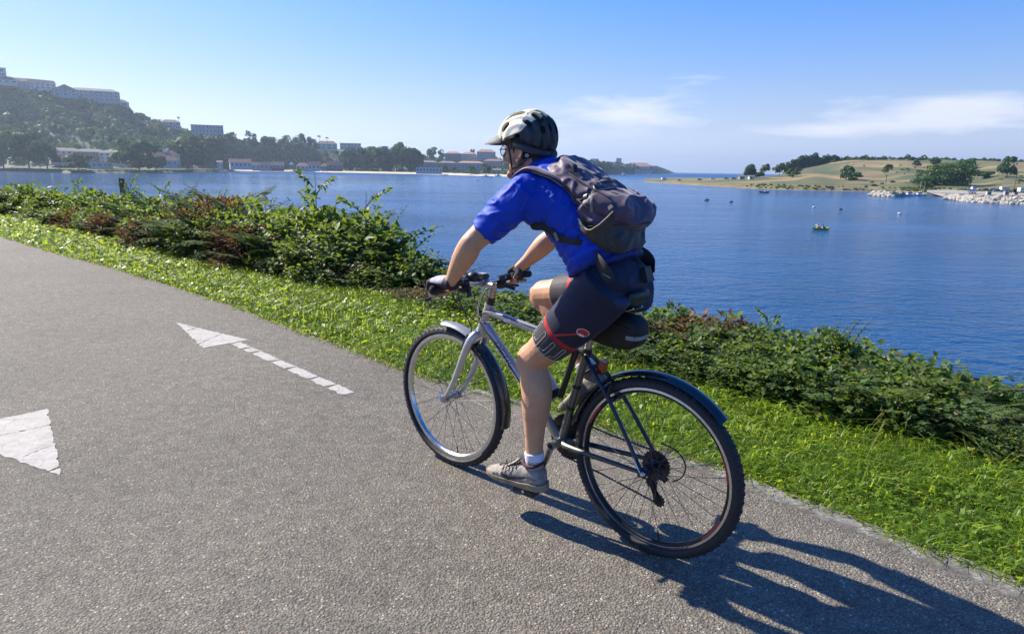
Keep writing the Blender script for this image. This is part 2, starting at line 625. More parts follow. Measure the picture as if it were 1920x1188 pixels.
t.l(t.ramp(al_, [(.45, (0, 0, 0)), (.95, (1, 1, 1))]), msx.inputs[0])     # the smear of mortar thins out over the asphalt
t.l(t.p.outputs[0], msx.inputs[1]); t.l(trn.outputs[0], msx.inputs[2]); t.l(msx.outputs[0], t.o.inputs['Surface'])
k = (PX > 820)
inn = EW - NRM * (np.interp(PX, [820, 1000, 1300, 2000], [.03, .07, .13, .17])[:, None] + .02 * vnoise(np.stack([EL[:, 0], EL[:, 1], EL[:, 0] * 0], 1), 9, 8)[:, None])
rows = np.stack([np.concatenate([EW[k] + NRM[k] * .012, np.full((k.sum(), 1), .004)], 1), np.concatenate([inn[k], np.full((k.sum(), 1), .004)], 1)])
structure(link('path_edging', grid_mesh('path_edging', rows, m_edge, False, {'inner': np.concatenate([np.zeros(k.sum()), np.ones(k.sum())])})))

# --- verge and bank down to the water
m_verge = bpy.data.materials.new('verge_soil')
t = NT(m_verge)
n1 = t.noise(3.2, 8, .65)
c = t.ramp(n1, [(.3, (.050, .042, .022)), (.48, (.052, .072, .018)), (.62, (.06, .095, .02)), (.8, (.13, .115, .05))])
c = t.mix(t.ramp(t.noise(60, 4, .7), [(.35, (0, 0, 0)), (.65, (1, 1, 1))]), c, (.035, .040, .014))
t.set(Base_Color=c, Roughness=.95)
t.bump(t.noise(45, 5, .7), .7, .02)
prof = [(0, -.028), (.04, -.03), (.35, -.03), (.7, -.05), (1.0, -.09)]
rows = []
for w, z in prof:
    P = EW * (1 - w) + BL * w
    rows.append(np.concatenate([P, z + .02 * fbm(np.concatenate([P, P[:, :1] * 0], 1), 1.1, 2, 4)[:, None] * min(1, w * 3)], 1))
for dout, z in [(.5, -.22), (1.2, -.62), (2.2, -1.3), (4, -2.9), (7, -5.6), (11, -8.3), (14, -9.6), (20, -12)]:
    P = BL + NRM * dout
    rows.append(np.concatenate([P, z + .12 * fbm(np.concatenate([P, P[:, :1] * 0], 1), .6, 3, 9)[:, None]], 1))
structure(link('verge', grid_mesh('verge', np.array(rows), m_verge)))
# ground on the other side of the path, behind and beside the camera
rows = []
for dout, z in [(5.55, -.03), (7, -.05), (12, -.1), (60, -.3), (300, -2)]:
    P = EL + SIDE * dout
    rows.append(np.concatenate([P, np.full((len(P), 1), z)], 1))
structure(link('ground', grid_mesh('ground', np.array(rows), m_verge)))

# --- water
m_water = bpy.data.materials.new('sea_water')
t = NT(m_water)
far = t.noise(.018, 4, .5, t.scaled((.35, 1.2, 1)))
c = t.ramp(far, [(.3, (.002, .046, .132)), (.7, (.003, .068, .19))])
t.set(Base_Color=c)
t.l(t.ramp(t.noise(.03, 5, .6, t.scaled((.3, 1.5, 1))), [(.35, (.10,) * 3), (.7, (.20,) * 3)]), t.p.inputs['Roughness'])
rough_link = t.p.inputs['Roughness'].links[0].from_socket
t.p.inputs['IOR'].default_value = 1.333
t.p.inputs['Specular IOR Level'].default_value = .5
w1 = t.noise(.85, 3, .6, t.scaled((.45, 1.0, 1)), .4)
w2 = t.noise(2.6, 3, .6, t.scaled((.6, 1.0, 1)), .3)
w3 = t.noise(.16, 3, .5, t.scaled((.5, 1.0, 1)))
h = t.math('ADD', t.math('MULTIPLY', w1, .75), t.math('MULTIPLY', w2, .30))
h = t.math('ADD', h, t.math('MULTIPLY', w3, .9))
sxw = t.n('ShaderNodeSeparateXYZ'); t.l(t.obj(), sxw.inputs[0])
lee = t.n('ShaderNodeMapRange'); lee.inputs['From Min'].default_value = -70; lee.inputs['From Max'].default_value = 30; lee.inputs['To Min'].default_value = .11; lee.inputs['To Max'].default_value = 1.0
t.l(t.math('ADD', sxw.outputs[0], t.math('MULTIPLY', t.noise(.02, 3), 60)), lee.inputs['Value'])
opn = t.n('ShaderNodeMapRange'); opn.inputs['From Min'].default_value = 500; opn.inputs['From Max'].default_value = 1700; opn.inputs['To Min'].default_value = 0; opn.inputs['To Max'].default_value = .38
t.l(sxw.outputs[1], opn.inputs['Value'])
t.l(t.math('ADD', rough_link, opn.outputs[0]), t.p.inputs['Roughness'])   # choppier open sea beyond the bay
h = t.math('MULTIPLY', h, lee.outputs[0])       # sheltered, calmer water in the lee of the hill on the left
t.bump(h, 1.0, .52)
mb = MB()
ang = np.linspace(0, 2 * PI, 97)[:-1]
WC = (600, 1500)
V = [(WC[0], WC[1], WATER_Z)]
F = []
for r_ in (400, 1200, 5200):
    V += [(WC[0] + r_ * math.cos(a), WC[1] + r_ * math.sin(a), WATER_Z) for a in ang]
F += [(0, 1 + j, 1 + (j + 1) % 96) for j in range(96)]
for q in range(2):
    F += [(1 + q * 96 + j, 1 + (q + 1) * 96 + j, 1 + (q + 1) * 96 + (j + 1) % 96, 1 + q * 96 + (j + 1) % 96) for j in range(96)]
mb.add(V, F)
structure(mb.build('water', m_water, smooth=False))
# sea bed keeps the world closed below
mb = MB()
mb.add([(WC[0] + 5300 * math.cos(a), WC[1] + 5300 * math.sin(a), -13.0) for a in ang], [tuple(range(96))])
structure(mb.build('sea_bed', mat('sea_bed', (.05, .06, .05), .95), smooth=False))

# --- painted arrows: separate slabs of thick cracked paint
m_paint = bpy.data.materials.new('road_paint')
t = NT(m_paint)
c = t.ramp(t.noise(14, 7, .65), [(.3, (.28, .26, .235)), (.6, (.40, .38, .345))])
crk = t.n('ShaderNodeTexVoronoi'); crk.feature = 'DISTANCE_TO_EDGE'; crk.inputs['Scale'].default_value = 6
t.l(t.mix(.12, t.obj(), t.noise(7, 4, .6), 'ADD'), crk.inputs['Vector'])
c = t.mix(t.ramp(crk.outputs['Distance'], [(.004, (.8, .8, .8)), (.014, (0, 0, 0))]), c, (.12, .115, .105))
c = t.mix(t.ramp(t.noise(55, 6, .7), [(.54, (0, 0, 0)), (.68, (.9, .9, .9))]), c, (.2, .19, .17))
c = t.mix(t.ramp(t.noise(2.5, 4, .6), [(.4, (0, 0, 0)), (.75, (.45, .45, .45))]), c, (.42, .37, .29))
t.set(Base_Color=c, Roughness=.85)
t.bump(t.noise(120, 4, .6), .5, .002)
def ragged(poly, seed, amp=.0042, step=.024):
    rnd = random.Random(seed)
    out = []
    for i, a in enumerate(poly):
        b = poly[(i + 1) % len(poly)]
        a, b = np.array(a), np.array(b)
        n = max(1, int(np.linalg.norm(b - a) / step))
        for j in range(n):
            p = a + (b - a) * j / n
            out.append(p + np.array([rnd.gauss(0, amp), rnd.gauss(0, amp)]))
    return out
def slabs(parent, polys, seed):
    for i, poly in enumerate(polys):
        mb = MB()
        P = ragged([np.array(p) for p in poly], seed + i)
        mb.prism([tuple(p) for p in P], .0008, .0028)
        o = mb.build('paint_slab', m_paint, parent, smooth=False)
def split_band(a0, a1, b0, b1, cuts, gap=.0055):
    """quads between the side lines a0-a1 and b0-b1, cut across with gaps"""
    a0, a1, b0, b1 = (np.array(q, float) for q in (a0, a1, b0, b1))
    out = []
    L = np.linalg.norm(a1 - a0)
    for (s, e), (s2, e2) in zip(zip(cuts[:-1], cuts[1:]), zip([c + .01 for c in cuts[:-1]], [c - .012 for c in cuts[1:]])):
        g = gap / L
        out.append([a0 + (a1 - a0) * (s + g), a0 + (a1 - a0) * (e - g), b0 + (b1 - b0) * (e2 - g), b0 + (b1 - b0) * (s2 + g)])
    return out
ar = bpy.data.objects.new('painted_arrow', None); COL.objects.link(ar)
tip, bl, br = np.array((-3.0, 5.46)), np.array((-2.14, 4.93)), np.array((-2.38, 4.67))
sh0, sh1 = np.array((-2.235, 4.86)), np.array((-1.0, 3.71))
d_ = (sh1 - sh0) / np.linalg.norm(sh1 - sh0)
pn = np.array((-d_[1], d_[0])) * .04
q1, q2 = tip + (bl - tip) * .33, tip + (br - tip) * .36
q3, q4 = tip + (bl - tip) * .66, tip + (br - tip) * .86
polys = [[tip, q1 + (-.01, .01), q2 + (-.01, .008)], [q1, q3 + (-.008, .004), q4 + (-.006, .004), q2], [q3, bl, br, q4]]
polys += split_band(sh0 + pn, sh1 + pn, sh0 - pn, sh1 - pn, [0.02, .15, .235, .42, .56, .74, .87, 1.0])
slabs(ar, polys, 40)
tag(ar, 'long white painted arrow with thin cracked shaft in the middle of the path', 'road marking')
ar2 = bpy.data.objects.new('painted_arrow', None); COL.objects.link(ar2)
tip, bl, br = np.array((-2.02, 2.6)), np.array((-2.66, 3.39)), np.array((-3.0, 3.05))
m1, m2 = tip + (bl - tip) * .12, tip + (br - tip) * .10
m3, m4 = tip + (bl - tip) * .42, tip + (br - tip) * .34
m5, m6 = tip + (bl - tip) * .72, tip + (br - tip) * .74
polys = [[tip, m1 + (.004, -.008), m2 + (.004, -.006)], [m1, m3 + (.004, -.008), m4, m2], [m3, m5 + (.003, -.006), m6, m4], [m5, bl, br, m6]]
s0, s1 = np.array((-2.86, 3.235)), np.array((-4.1, 4.4))
d_ = (s1 - s0) / np.linalg.norm(s1 - s0)
pn = np.array((-d_[1], d_[0])) * .04
polys += split_band(s0 + pn, s1 + pn, s0 - pn, s1 - pn, [.0, .07, .25, .42, .6, .8, 1.0])
slabs(ar2, polys, 80)
tag(ar2, 'white painted arrowhead with ragged cracked edges at the near left of the path', 'road marking')

# ================================================================== GRASS
rng = np.random.default_rng(7)
def strip_points(per_m2, dref, pw, w0=0.0, w1=1.0, xlim=(-420, 2300)):
    """random places on the verge, denser close to the path's walker than far away"""
    P, D = [], []
    for i in range(len(PX) - 1):
        if PX[i] < xlim[0] or PX[i] > xlim[1]:
            continue
        a0, a1, b0, b1 = EW[i], EW[i + 1], BL[i], BL[i + 1]
        area = abs(np.cross(np.append(a1 - a0, 0), np.append(b0 - a0, 0))[2]) * .5 + abs(np.cross(np.append(b1 - a1, 0), np.append(b0 - b1, 0))[2]) * .5
        d = np.linalg.norm((a0 + b0) / 2)
        n = rng.poisson(area * (w1 - w0) * per_m2 * min(1, (dref / d) ** pw))
        if n == 0:
            continue
        u, w = rng.random(n), w0 + (w1 - w0) * rng.random(n)
        A = a0 + (a1 - a0) * u[:, None]
        B = b0 + (b1 - b0) * u[:, None]
        P.append(A + (B - A) * w[:, None])
        D.append(np.linalg.norm(P[-1], axis=1))
    P, D = np.concatenate(P), np.concatenate(D)
    w = np.zeros(len(P))
    return np.concatenate([P, np.full((len(P), 1), -.035)], 1), D
def blades(P, h, wd, lean, bend, tint):
    n = len(P)
    th = rng.random(n) * 2 * PI
    dx = np.stack([np.cos(th), np.sin(th), 0 * th], 1)
    sd = np.stack([-np.sin(th), np.cos(th), 0 * th], 1) * wd[:, None]
    up = np.array([0, 0, 1.])
    mid = P + dx * (h * lean * .45)[:, None] + up * (h * .6)[:, None]
    tip = P + dx * (h * (lean + bend))[:, None] + up * (h * np.clip(1 - bend * .45, .3, 1))[:, None]
    V = np.stack([P - sd * .5, P + sd * .5, mid - sd * .42, mid + sd * .42, tip], 1).reshape(-1, 3)
    b = np.arange(n)[:, None] * 5
    L = np.concatenate([b + np.array([[0, 1, 3, 2]]), b + np.array([[2, 3, 4]])], 1).ravel()
    S = (np.arange(n)[:, None] * 7 + np.array([[0, 4]])).ravel()
    return V, L, S, np.repeat(tint, 5)
def leaves_flat(P, size, tilt, tint, elong=1.6):
    n = len(P)
    th = rng.random(n) * 2 * PI
    a = np.stack([np.cos(th), np.sin(th), tilt], 1)
    a /= np.linalg.norm(a, axis=1)[:, None]
    s = np.stack([-np.sin(th), np.cos(th), rng.normal(0, .35, n)], 1)
    s /= np.linalg.norm(s, axis=1)[:, None]
    q = size[:, None]
    V = np.stack([P, P + a * q * .5 * elong - s * q * .5 + (0, 0, .004), P + a * q * elong, P + a * q * .5 * elong + s * q * .5 + (0, 0, .004)], 1).reshape(-1, 3)
    b = np.arange(n)[:, None] * 4
    L = (b + np.array([[0, 1, 2, 3]])).ravel()
    return V, L, np.arange(n) * 4, np.repeat(tint, 4)
def join_parts(parts):
    V, L, S, T, nv, nl = [], [], [], [], 0, 0
    for v, l, s, t_ in parts:
        V.append(v); L.append(l + nv); S.append(s + nl); T.append(t_)
        nv += len(v); nl += len(l)
    return np.concatenate(V), np.concatenate(L), np.concatenate(S), np.concatenate(T)
m_grass = leaf_mat('grass_blades', (.060, .125, .010), (.22, .33, .022), (.62, .74, .05), .5, .42, (.26, .22, .09))
P, D = strip_points(5400, 4.2, 1.35, -.035, 1.08)
n = len(P)
pt = fbm(P * (1, 1, 0), 1.3, 3, 2)
tall = fbm(P * (1, 1, 0), 2.2, 3, 12)
sc = np.clip(D / 4.2, .8, 6) ** .62
h = (.045 + .05 * rng.random(n) ** 1.6 + .03 * np.clip(tall, -.5, 1)) * (1 + .06 * sc)
tint = np.clip(.36 + .30 * pt + .24 * rng.normal(0, 1, n), 0, .74)
straw = rng.random(n) < (.06 + .22 * (fbm(P * (1, 1, 0), .9, 2, 33) > .35))
tint[straw] = .9 + .1 * rng.random(straw.sum())
g1 = blades(P, h, (.0042 + .003 * rng.random(n)) * sc, .25 + .5 * rng.random(n), .25 + .7 * rng.random(n), tint)
P2, D2 = strip_points(2200, 4.2, 1.35, 0.0, 1.0)
n2 = len(P2)
sc2 = np.clip(D2 / 4.2, .8, 6) ** .62
P2[:, 2] += .02 + .045 * rng.random(n2)
g2 = leaves_flat(P2, (.012 + .022 * rng.random(n2) ** 2) * sc2, rng.normal(.15, .4, n2), np.clip(.3 + .2 * rng.normal(0, 1, n2), 0, .7))
# taller tufts of broad blades here and there
PT, DT = strip_points(44, 4.2, .6, .1, 1.0)
PT = np.repeat(PT, 15, 0) + np.concatenate([rng.normal(0, .030, (len(PT) * 15, 2)), np.zeros((len(PT) * 15, 1))], 1)
DT = np.repeat(DT, 15)
n3 = len(PT)
g3 = blades(PT, .07 + .09 * rng.random(n3), (.007 + .005 * rng.random(n3)) * np.clip(DT / 4.2, .8, 6) ** .5, .2 + .4 * rng.random(n3), .4 + .7 * rng.random(n3), np.clip(.50 + .24 * rng.normal(0, 1, n3), 0, .78))
V, L, S, T = join_parts([g1, g2, g3])
print('grass', len(P), n2, n3)
gr = structure(link('grass', raw_mesh('grass', V, L, S, m_grass, False, {'tint': T})), 'stuff')
tag(gr, 'bright green mown grass verge between the path edge and the shrubs', 'grass')
# ================================================================== FAR SHORES
F1 = F_PX
def lerp_tab(tab, x):
    a = np.array(tab, float)
    return np.interp(x, a[:, 0], a[:, 1])
rngf = np.random.default_rng(21)

m_wood_ground = mat('hill_scrub', (.034, .058, .022), .95, var=.5, vscale=.03)
m_field = bpy.data.materials.new('dry_grass_field')
t = NT(m_field)
n1 = t.noise(.016, 5, .55, t.scaled((.8, 1.5, 1)), .6)
n2 = t.noise(.10, 6, .65, t.scaled((.25, 1, 1)))
c = t.ramp(n1, [(.43, (.055, .078, .020)), (.50, (.10, .108, .035)), (.56, (.26, .18, .072)), (.7, (.36, .25, .10))])
c = t.mix(t.ramp(n2, [(.38, (0, 0, 0)), (.66, (.75, .75, .75))]), c, (.060, .072, .024))
c = t.mix(t.ramp(t.noise(.5, 5, .7), [(.45, (0, 0, 0)), (.75, (.5, .5, .5))]), c, (.21, .15, .07))
t.set(Base_Color=c, Roughness=.95)
m_sand = mat('sand', (.50, .42, .30), .95, var=.15, vscale=.2)
m_bank = mat('shore_bank', (.10, .095, .05), .95, var=.6, vscale=.15)
m_lawn = mat('shore_lawn', (.10, .15, .035), .95, var=.35, vscale=.08)

m_far_leaf = leaf_mat('tree_leaves', (.018, .048, .014), (.066, .130, .032), (.14, .24, .03), .22, .6, (.12, .15, .04))
m_far_leaf_light = leaf_mat('pale_tree_leaves', (.035, .060, .016), (.10, .145, .036), (.2, .3, .04), .25, .6, (.15, .17, .06))
m_bark = mat('bark', (.075, .058, .042), .9, var=.35, vscale=6)

def leaf_quads(C, N, size, rg, elong=1.5):
    """one small bent leaf clump per centre, facing N roughly"""
    n = len(C)
    a = rg.normal(0, 1, (n, 3))
    N = N + rg.normal(0, .45, (n, 3))
    N /= np.linalg.norm(N, axis=1)[:, None] + 1e-9
    a -= N * (a * N).sum(1)[:, None]
    a /= np.linalg.norm(a, axis=1)[:, None] + 1e-9
    b = np.cross(N, a)
    s = (size if np.ndim(size) else np.full(n, size))[:, None]
    V = np.stack([C - a * s * .5 * elong, C - b * s * .5 + N * s * .12, C + a * s * .5 * elong, C + b * s * .5 + N * s * .12], 1).reshape(-1, 3)
    L = (np.arange(n)[:, None] * 4 + np.array([[0, 1, 2, 3]])).ravel()
    return V, L, np.arange(n) * 4
def crown_mesh(name, m, lobes, nper, leaf, seed, fill=.55):
    """lobes: (x, y, z, rx, rz); leaves sit on and just inside each lobe's skin"""
    rg = np.random.default_rng(seed)
    Cs, Ns, Ts = [], [], []
    for (x, y, z, rx, rz) in lobes:
        d = rg.normal(0, 1, (nper, 3))
        d /= np.linalg.norm(d, axis=1)[:, None]
        d[:, 2] = np.where(d[:, 2] < -.55, -d[:, 2], d[:, 2])
        rad = fill + (1 - fill) * rg.random(nper) ** .6
        rad *= 1 + .22 * vnoise(d, 3.0, seed)
        Cs.append(np.array([x, y, z]) + d * rad[:, None] * np.array([rx, rx, rz]))
        Ns.append(d)
        Ts.append(np.clip(.40 + .17 * rg.normal(0, 1, nper) + rg.normal(0, .12), 0, 1))
    C, N, T = np.concatenate(Cs), np.concatenate(Ns), np.concatenate(Ts)
    V, L, S = leaf_quads(C, N, leaf * (.7 + .6 * rg.random(len(C))), rg)
    return raw_mesh(name, V, L, S, m, False, {'tint': np.repeat(T, 4)})
def lobes_round(h, r, k, seed, base=.25, flat=1.0, top=1.0):
    rg = random.Random(seed)
    out = [(0, 0, h * .62, r * .7, h * .36)]
    for i in range(k):
        a = 2 * PI * i / k + rg.uniform(-.4, .4)
        zz = h * rg.uniform(base + .1, .88 * top)
        q = r * rg.uniform(.38, .66) * (1.05 - .5 * max(0, zz / h - .5))
        out.append((math.cos(a) * q, math.sin(a) * q, zz, r * rg.uniform(.32, .5), h * rg.uniform(.13, .22) * flat))
    return out
def trunk_mb(h, r, top, seed, limbs=4, spread=.35):
    rg = random.Random(seed)
    mb = MB()
    mb.tube([(0, 0, -.5), (rg.uniform(-.1, .1) * r, 0, h * .3), (rg.uniform(-.3, .3) * r, rg.uniform(-.3, .3) * r, top)], [r, r * .75, r * .35], 7)
    for i in range(limbs):
        a = 2 * PI * i / max(1, limbs) + rg.uniform(-.4, .4)
        z0 = top * rg.uniform(.35, .7)
        mb.tube([(0, 0, z0), (math.cos(a) * h * spread * .5, math.sin(a) * h * spread * .5, z0 + h * .16), (math.cos(a) * h * spread, math.sin(a) * h * spread, z0 + h * .24)], [r * .5, r * .3, r * .12], 5)
    return mb
def tree(name, label, loc, h, r, seed, m=None, k=9, nper=110, leaf=None, base=.25, trunk=.03, flat=1.0, lobes=None, group=None, limbs=4, cat='tree'):
    o = thing(name, label, cat, loc, 0, group)
    leaf = leaf or max(.35, r * .17)
    me = crown_mesh('crown', m or m_far_leaf, lobes or lobes_round(h, r, k, seed, base, flat), nper, leaf, seed)
    link('crown', me, o)
    trunk_mb(h, h * trunk * .7, h * .62, seed, limbs, min(.35, r / h * .7)).build('trunk', m_bark, o)
    return o

# ---------------------------------------------------------------- buildings
m_glass_far = mat('window_glass', (.05, .065, .085), .15, var=.3, vscale=.4)
m_white_wall = mat('white_render', (.56, .53, .47), .85, var=.08, vscale=.3)
m_cream_wall = mat('cream_render', (.50, .44, .35), .85, var=.10, vscale=.3)
m_grey_wall = mat('grey_render', (.30, .30, .31), .85, var=.12, vscale=.3)
m_blue_wall = mat('blue_grey_render', (.22, .27, .34), .7, var=.12, vscale=.3)
m_brick_wall = mat('brick_facade', (.27, .15, .11), .9, var=.15, vscale=.5)
m_terra = mat('terracotta_roof', (.30, .15, .095), .9, var=.2, vscale=.5)
m_terra_pale = mat('pale_tile_roof', (.42, .24, .16), .9, var=.2, vscale=.5)
m_slate = mat('grey_roof', (.20, .18, .165), .9, var=.2, vscale=.4)
m_white_trim = mat('white_trim', (.72, .72, .70), .7, var=.05)
_wm = MB().box((0, 0, 0), (1, .16, 1))
WINDOW_ME = _wm.mesh('window', m_white_trim, False)
_wm = MB().box((0, 0, 0), (.8, .06, .84))
PANE_ME = _wm.mesh('pane', m_glass_far, False)
def building(name, label, x0, x1, yb, yt, D, floors=2, cols=4, wall=None, roof='gable', rm=None, depth=9.0, yaw=0.0, roof_h=.28, group=None, gaps=(), door=False, band=None, win=(.55, .55), cat='house'):
    """a house that spans the measured columns x0..x1 and rows yt..yb of the photograph, D metres off"""
    a, b = at((x0 + x1) / 2, yb, D), at((x0 + x1) / 2, yt, D)
    face = math.atan2(-a.x, a.y) + yaw
    w = (x1 - x0) * D / F1 * math.sqrt(1 + (a.x / a.y) ** 2) * .92 / max(.6, math.cos(yaw))
    H = b.z - a.z
    o = thing(name, label, cat, a, face, group)
    hw = H * (1 - roof_h) if roof != 'flat' else H
    wall = wall or m_white_wall
    MB().box((0, depth / 2, hw / 2 - 1.5), (w, depth, hw + 3)).build('wall', wall, o, False)
    rm = rm or m_terra
    e = .5
    if roof == 'gable':
        V = [(-w / 2 - e, -e, hw - .1), (w / 2 + e, -e, hw - .1), (w / 2 + e, depth + e, hw - .1), (-w / 2 - e, depth + e, hw - .1), (-w / 2 - e, depth / 2, H), (w / 2 + e, depth / 2, H)]
        MB().add(V, [(0, 1, 5, 4), (2, 3, 4, 5), (0, 4, 3), (1, 2, 5), (0, 3, 2, 1)]).build('roof', rm, o, False)
    elif roof == 'hip':
        q = min(w * .3, depth * .5)
        V = [(-w / 2 - e, -e, hw - .1), (w / 2 + e, -e, hw - .1), (w / 2 + e, depth + e, hw - .1), (-w / 2 - e, depth + e, hw - .1), (-w / 2 + q, depth / 2, H), (w / 2 - q, depth / 2, H)]
        MB().add(V, [(0, 1, 5, 4), (2, 3, 4, 5), (0, 4, 3), (1, 2, 5), (0, 3, 2, 1)]).build('roof', rm, o, False)
    elif roof == 'front':
        V = [(-w / 2 - e, -e, hw - .1), (w / 2 + e, -e, hw - .1), (w / 2 + e, depth + e, hw - .1), (-w / 2 - e, depth + e, hw - .1), (0, -e, H), (0, depth + e, H)]
        MB().add(V, [(0, 3, 5, 4), (1, 4, 5, 2), (0, 4, 1), (2, 5, 3), (0, 1, 2, 3)]).build('roof', rm, o, False)
    else:
        MB().box((0, depth / 2, H + .25), (w + .8, depth + .8, .5)).build('roof', rm, o, False)
    fh = hw / floors
    cw = w / max(1, cols)
    for f in range(floors):
        for k in range(cols):
            if (f, k) in gaps:
                continue
            wo = link('window', WINDOW_ME, o, (-w / 2 + cw * (k + .5), -.05, fh * (f + .52)), None, (cw * win[0] * 1.12, 1, fh * win[1] * 1.1))
            link('pane', PANE_ME, wo, (0, -.09, 0))
    if band:
        for f in range(1, floors):
            MB().box((0, -.25, fh * f), (w + .3, .6, .35)).build('balcony', band, o, False)
    return o

# ---------------------------------------------------------------- left shore and the wooded hill
SH = [(-700, 319), (-300, 320), (0, 321), (150, 325), (300, 324.5), (405, 322), (430, 321), (560, 322), (700, 325), (800, 327), (900, 330), (985, 332), (1060, 331.5)]
RID = [(-700, 150), (-300, 135), (-60, 138), (0, 152), (30, 160), (100, 172), (150, 185), (215, 198), (250, 212), (300, 232), (350, 250), (400, 255), (450, 262), (500, 268), (560, 272), (620, 278), (680, 285), (760, 290), (830, 296), (900, 298), (985, 302), (1060, 306)]
RD = [(-700, 820), (0, 900), (240, 1000), (450, 1150), (640, 1350), (800, 1500), (985, 1650), (1060, 1700)]
XS = np.arange(-700, 1061, 20)
rows = [[], [], [], [], [], [], [], [], []]
for x in XS:
    s = on_z(x, lerp_tab(SH, x), WATER_Z)
    r_ = at(x, lerp_tab(RID, x), lerp_tab(RD, x))
    d = Vector((s.x, s.y, 0)).normalized()
    flat = 120 if x < 440 else 150
    beach = 430 < x
    rows[0].append(s - d * 12 + Vector((0, 0, -2)))
    rows[1].append(s + Vector((0, 0, -.2)))
    rows[2].append(s + d * (5 if not beach else 16) + Vector((0, 0, 1.7 if not beach else 1.1)))
    rows[3].append(s + d * (16 if not beach else 26) + Vector((0, 0, 2.6)))
    b = s + d * flat + Vector((0, 0, 4.0))
    rows[4].append(b)
    for i, (f, g) in enumerate(((.35, .22), (.7, .66), (1.0, 1.0))):
        p = b.lerp(r_, f)
        p.z = b.z + (r_.z - b.z) * g + (6 * math.sin(x * .021 + i) + 3 * math.sin(x * .057 + 2 * i)) * (g if g < 1 else 0)
        rows[5 + i].append(p)
    rows[8].append(r_ + d * 350 + Vector((0, 0, -(r_.z - 2) * .45)))
hill_rows = np.array([[tuple(p) for p in q] for q in rows])
me = grid_mesh('hill', hill_rows[2:], m_wood_ground)
structure(link('hill', me))
me = grid_mesh('shore', hill_rows[:4], [m_bank, m_sand, m_lawn])
nb = len(XS) - 1
mi = np.zeros((3, nb), int)
mi[1:, XS[:-1] > 430] = 1
mi[2, XS[:-1] <= 430] = 2
me.polygons.foreach_set('material_index', mi.ravel().astype(np.int32))
for v in me.vertices:
    v.co.z += .05
structure(link('shore', me))

def hill_z(x, f):
    """a place on the hill face: column x, f from the foot (0) to the ridge (1)"""
    i = np.interp(x, XS, np.arange(len(XS)))
    i0 = int(min(i, len(XS) - 2)); u = i - i0
    k = 4 + min(2.999, max(0, f) * 3)
    k0 = int(k); v = k - k0
    A = hill_rows[k0, i0] * (1 - u) + hill_rows[k0, i0 + 1] * u
    B = hill_rows[k0 + 1, i0] * (1 - u) + hill_rows[k0 + 1, i0 + 1] * u
    return A * (1 - v) + B * v

# the wood on the hill: many crowns, one mass
def wood(name, label, spots, seed, m, cat='wood'):
    rg = np.random.default_rng(seed)
    Cs, Ns, Ts, Sz = [], [], [], []
    for (p, r_) in spots:
        k = int(34 + rg.integers(0, 22))
        d = rg.normal(0, 1, (k, 3)); d[:, 2] = np.abs(d[:, 2]) * .9 - .15
        d /= np.linalg.norm(d, axis=1)[:, None]
        Cs.append(np.array(p) + d * np.array([r_, r_, r_ * (.8 + .5 * rg.random())]) * (.75 + .3 * rg.random((k, 1))) + np.array([0, 0, r_ * .35]))
        Ns.append(d)
        Ts.append(np.clip(rg.normal(.42, .2) + .12 * rg.normal(0, 1, k), 0, 1))
        Sz.append(np.full(k, r_ * .52) * (.7 + .6 * rg.random(k)))
    C, N, T, Z = (np.concatenate(q) for q in (Cs, Ns, Ts, Sz))
    V, L, S = leaf_quads(C, N, Z, rg, 1.3)
    o = structure(link(name, raw_mesh(name, V, L, S, m, False, {'tint': np.repeat(T, 4)})), 'stuff')
    return tag(o, label, cat)
spots = []
for i in range(2900):
    x = rngf.uniform(-500, 1000)
    f = rngf.uniform(.06, 1)
    lim = 1.0
    p = hill_z(x, f)
    # open terraces and clearings
    if 330 > x > 60 and .28 < f < .62 and vnoise(np.array([p]), .02, 4)[0] > .02:
        if rngf.random() < .45:
            continue
    if x > 590 and x < 700 and f > .3 and rngf.random() < .85:
        continue
    if x > 700 and rngf.random() < .35:
        continue
    spots.append((p, rngf.uniform(3.0, 6.5) * (.75 if f > .9 else 1) * (1.25 if rngf.random() < .12 else 1)))
for i in range(150):
    x = rngf.uniform(-60, 430)
    q = hill_z(x, rngf.uniform(.88, .99))
    spots.append((q, rngf.uniform(3.0, 5.2)))
for i in range(46):
    x = rngf.uniform(-50, 250)
    q = hill_z(x, rngf.uniform(.95, .995))
    spots.append((q, rngf.uniform(4.5, 6.8)))
wood('hillside_wood', 'dark hazy woodland covering the hill above the far left shore', spots, 3, m_far_leaf)
spots = []
for i in range(900):
    x = rngf.uniform(-300, 640)
    f = rngf.uniform(.15, .8)
    spots.append((hill_z(x, f), rngf.uniform(1.2, 2.6)))
wood('hillside_scrub', 'paler scrub bushes on the terraces of the far left hill', spots, 5, m_far_leaf_light, 'scrub')
spots = []
for i in range(230):
    x = rngf.uniform(-300, 420)
    p = hill_rows[2][0] * 0
    s = on_z(x, lerp_tab(SH, x), WATER_Z); d = Vector((s.x, s.y, 0)).normalized()
    q = s + d * rngf.uniform(4, 9) + Vector((0, 0, 1.6))
    spots.append((np.array(q), rngf.uniform(.7, 1.5)))
for i in range(420):
    x = rngf.uniform(430, 960)
    s = on_z(x, lerp_tab(SH, x), WATER_Z); d = Vector((s.x, s.y, 0)).normalized()
    q = s + d * (rngf.uniform(24, 34) if rngf.random() < .35 else rngf.uniform(60, 140)) + Vector((0, 0, 2.6))
    spots.append((np.array(q), rngf.uniform(.8, 1.5) if (Vector(q) - s).length < 40 else rngf.uniform(1.6, 3.6)))
wood('shore_scrub', 'low dark scrub along the waterline and between the houses of the far shore', spots, 8, m_far_leaf, 'scrub')

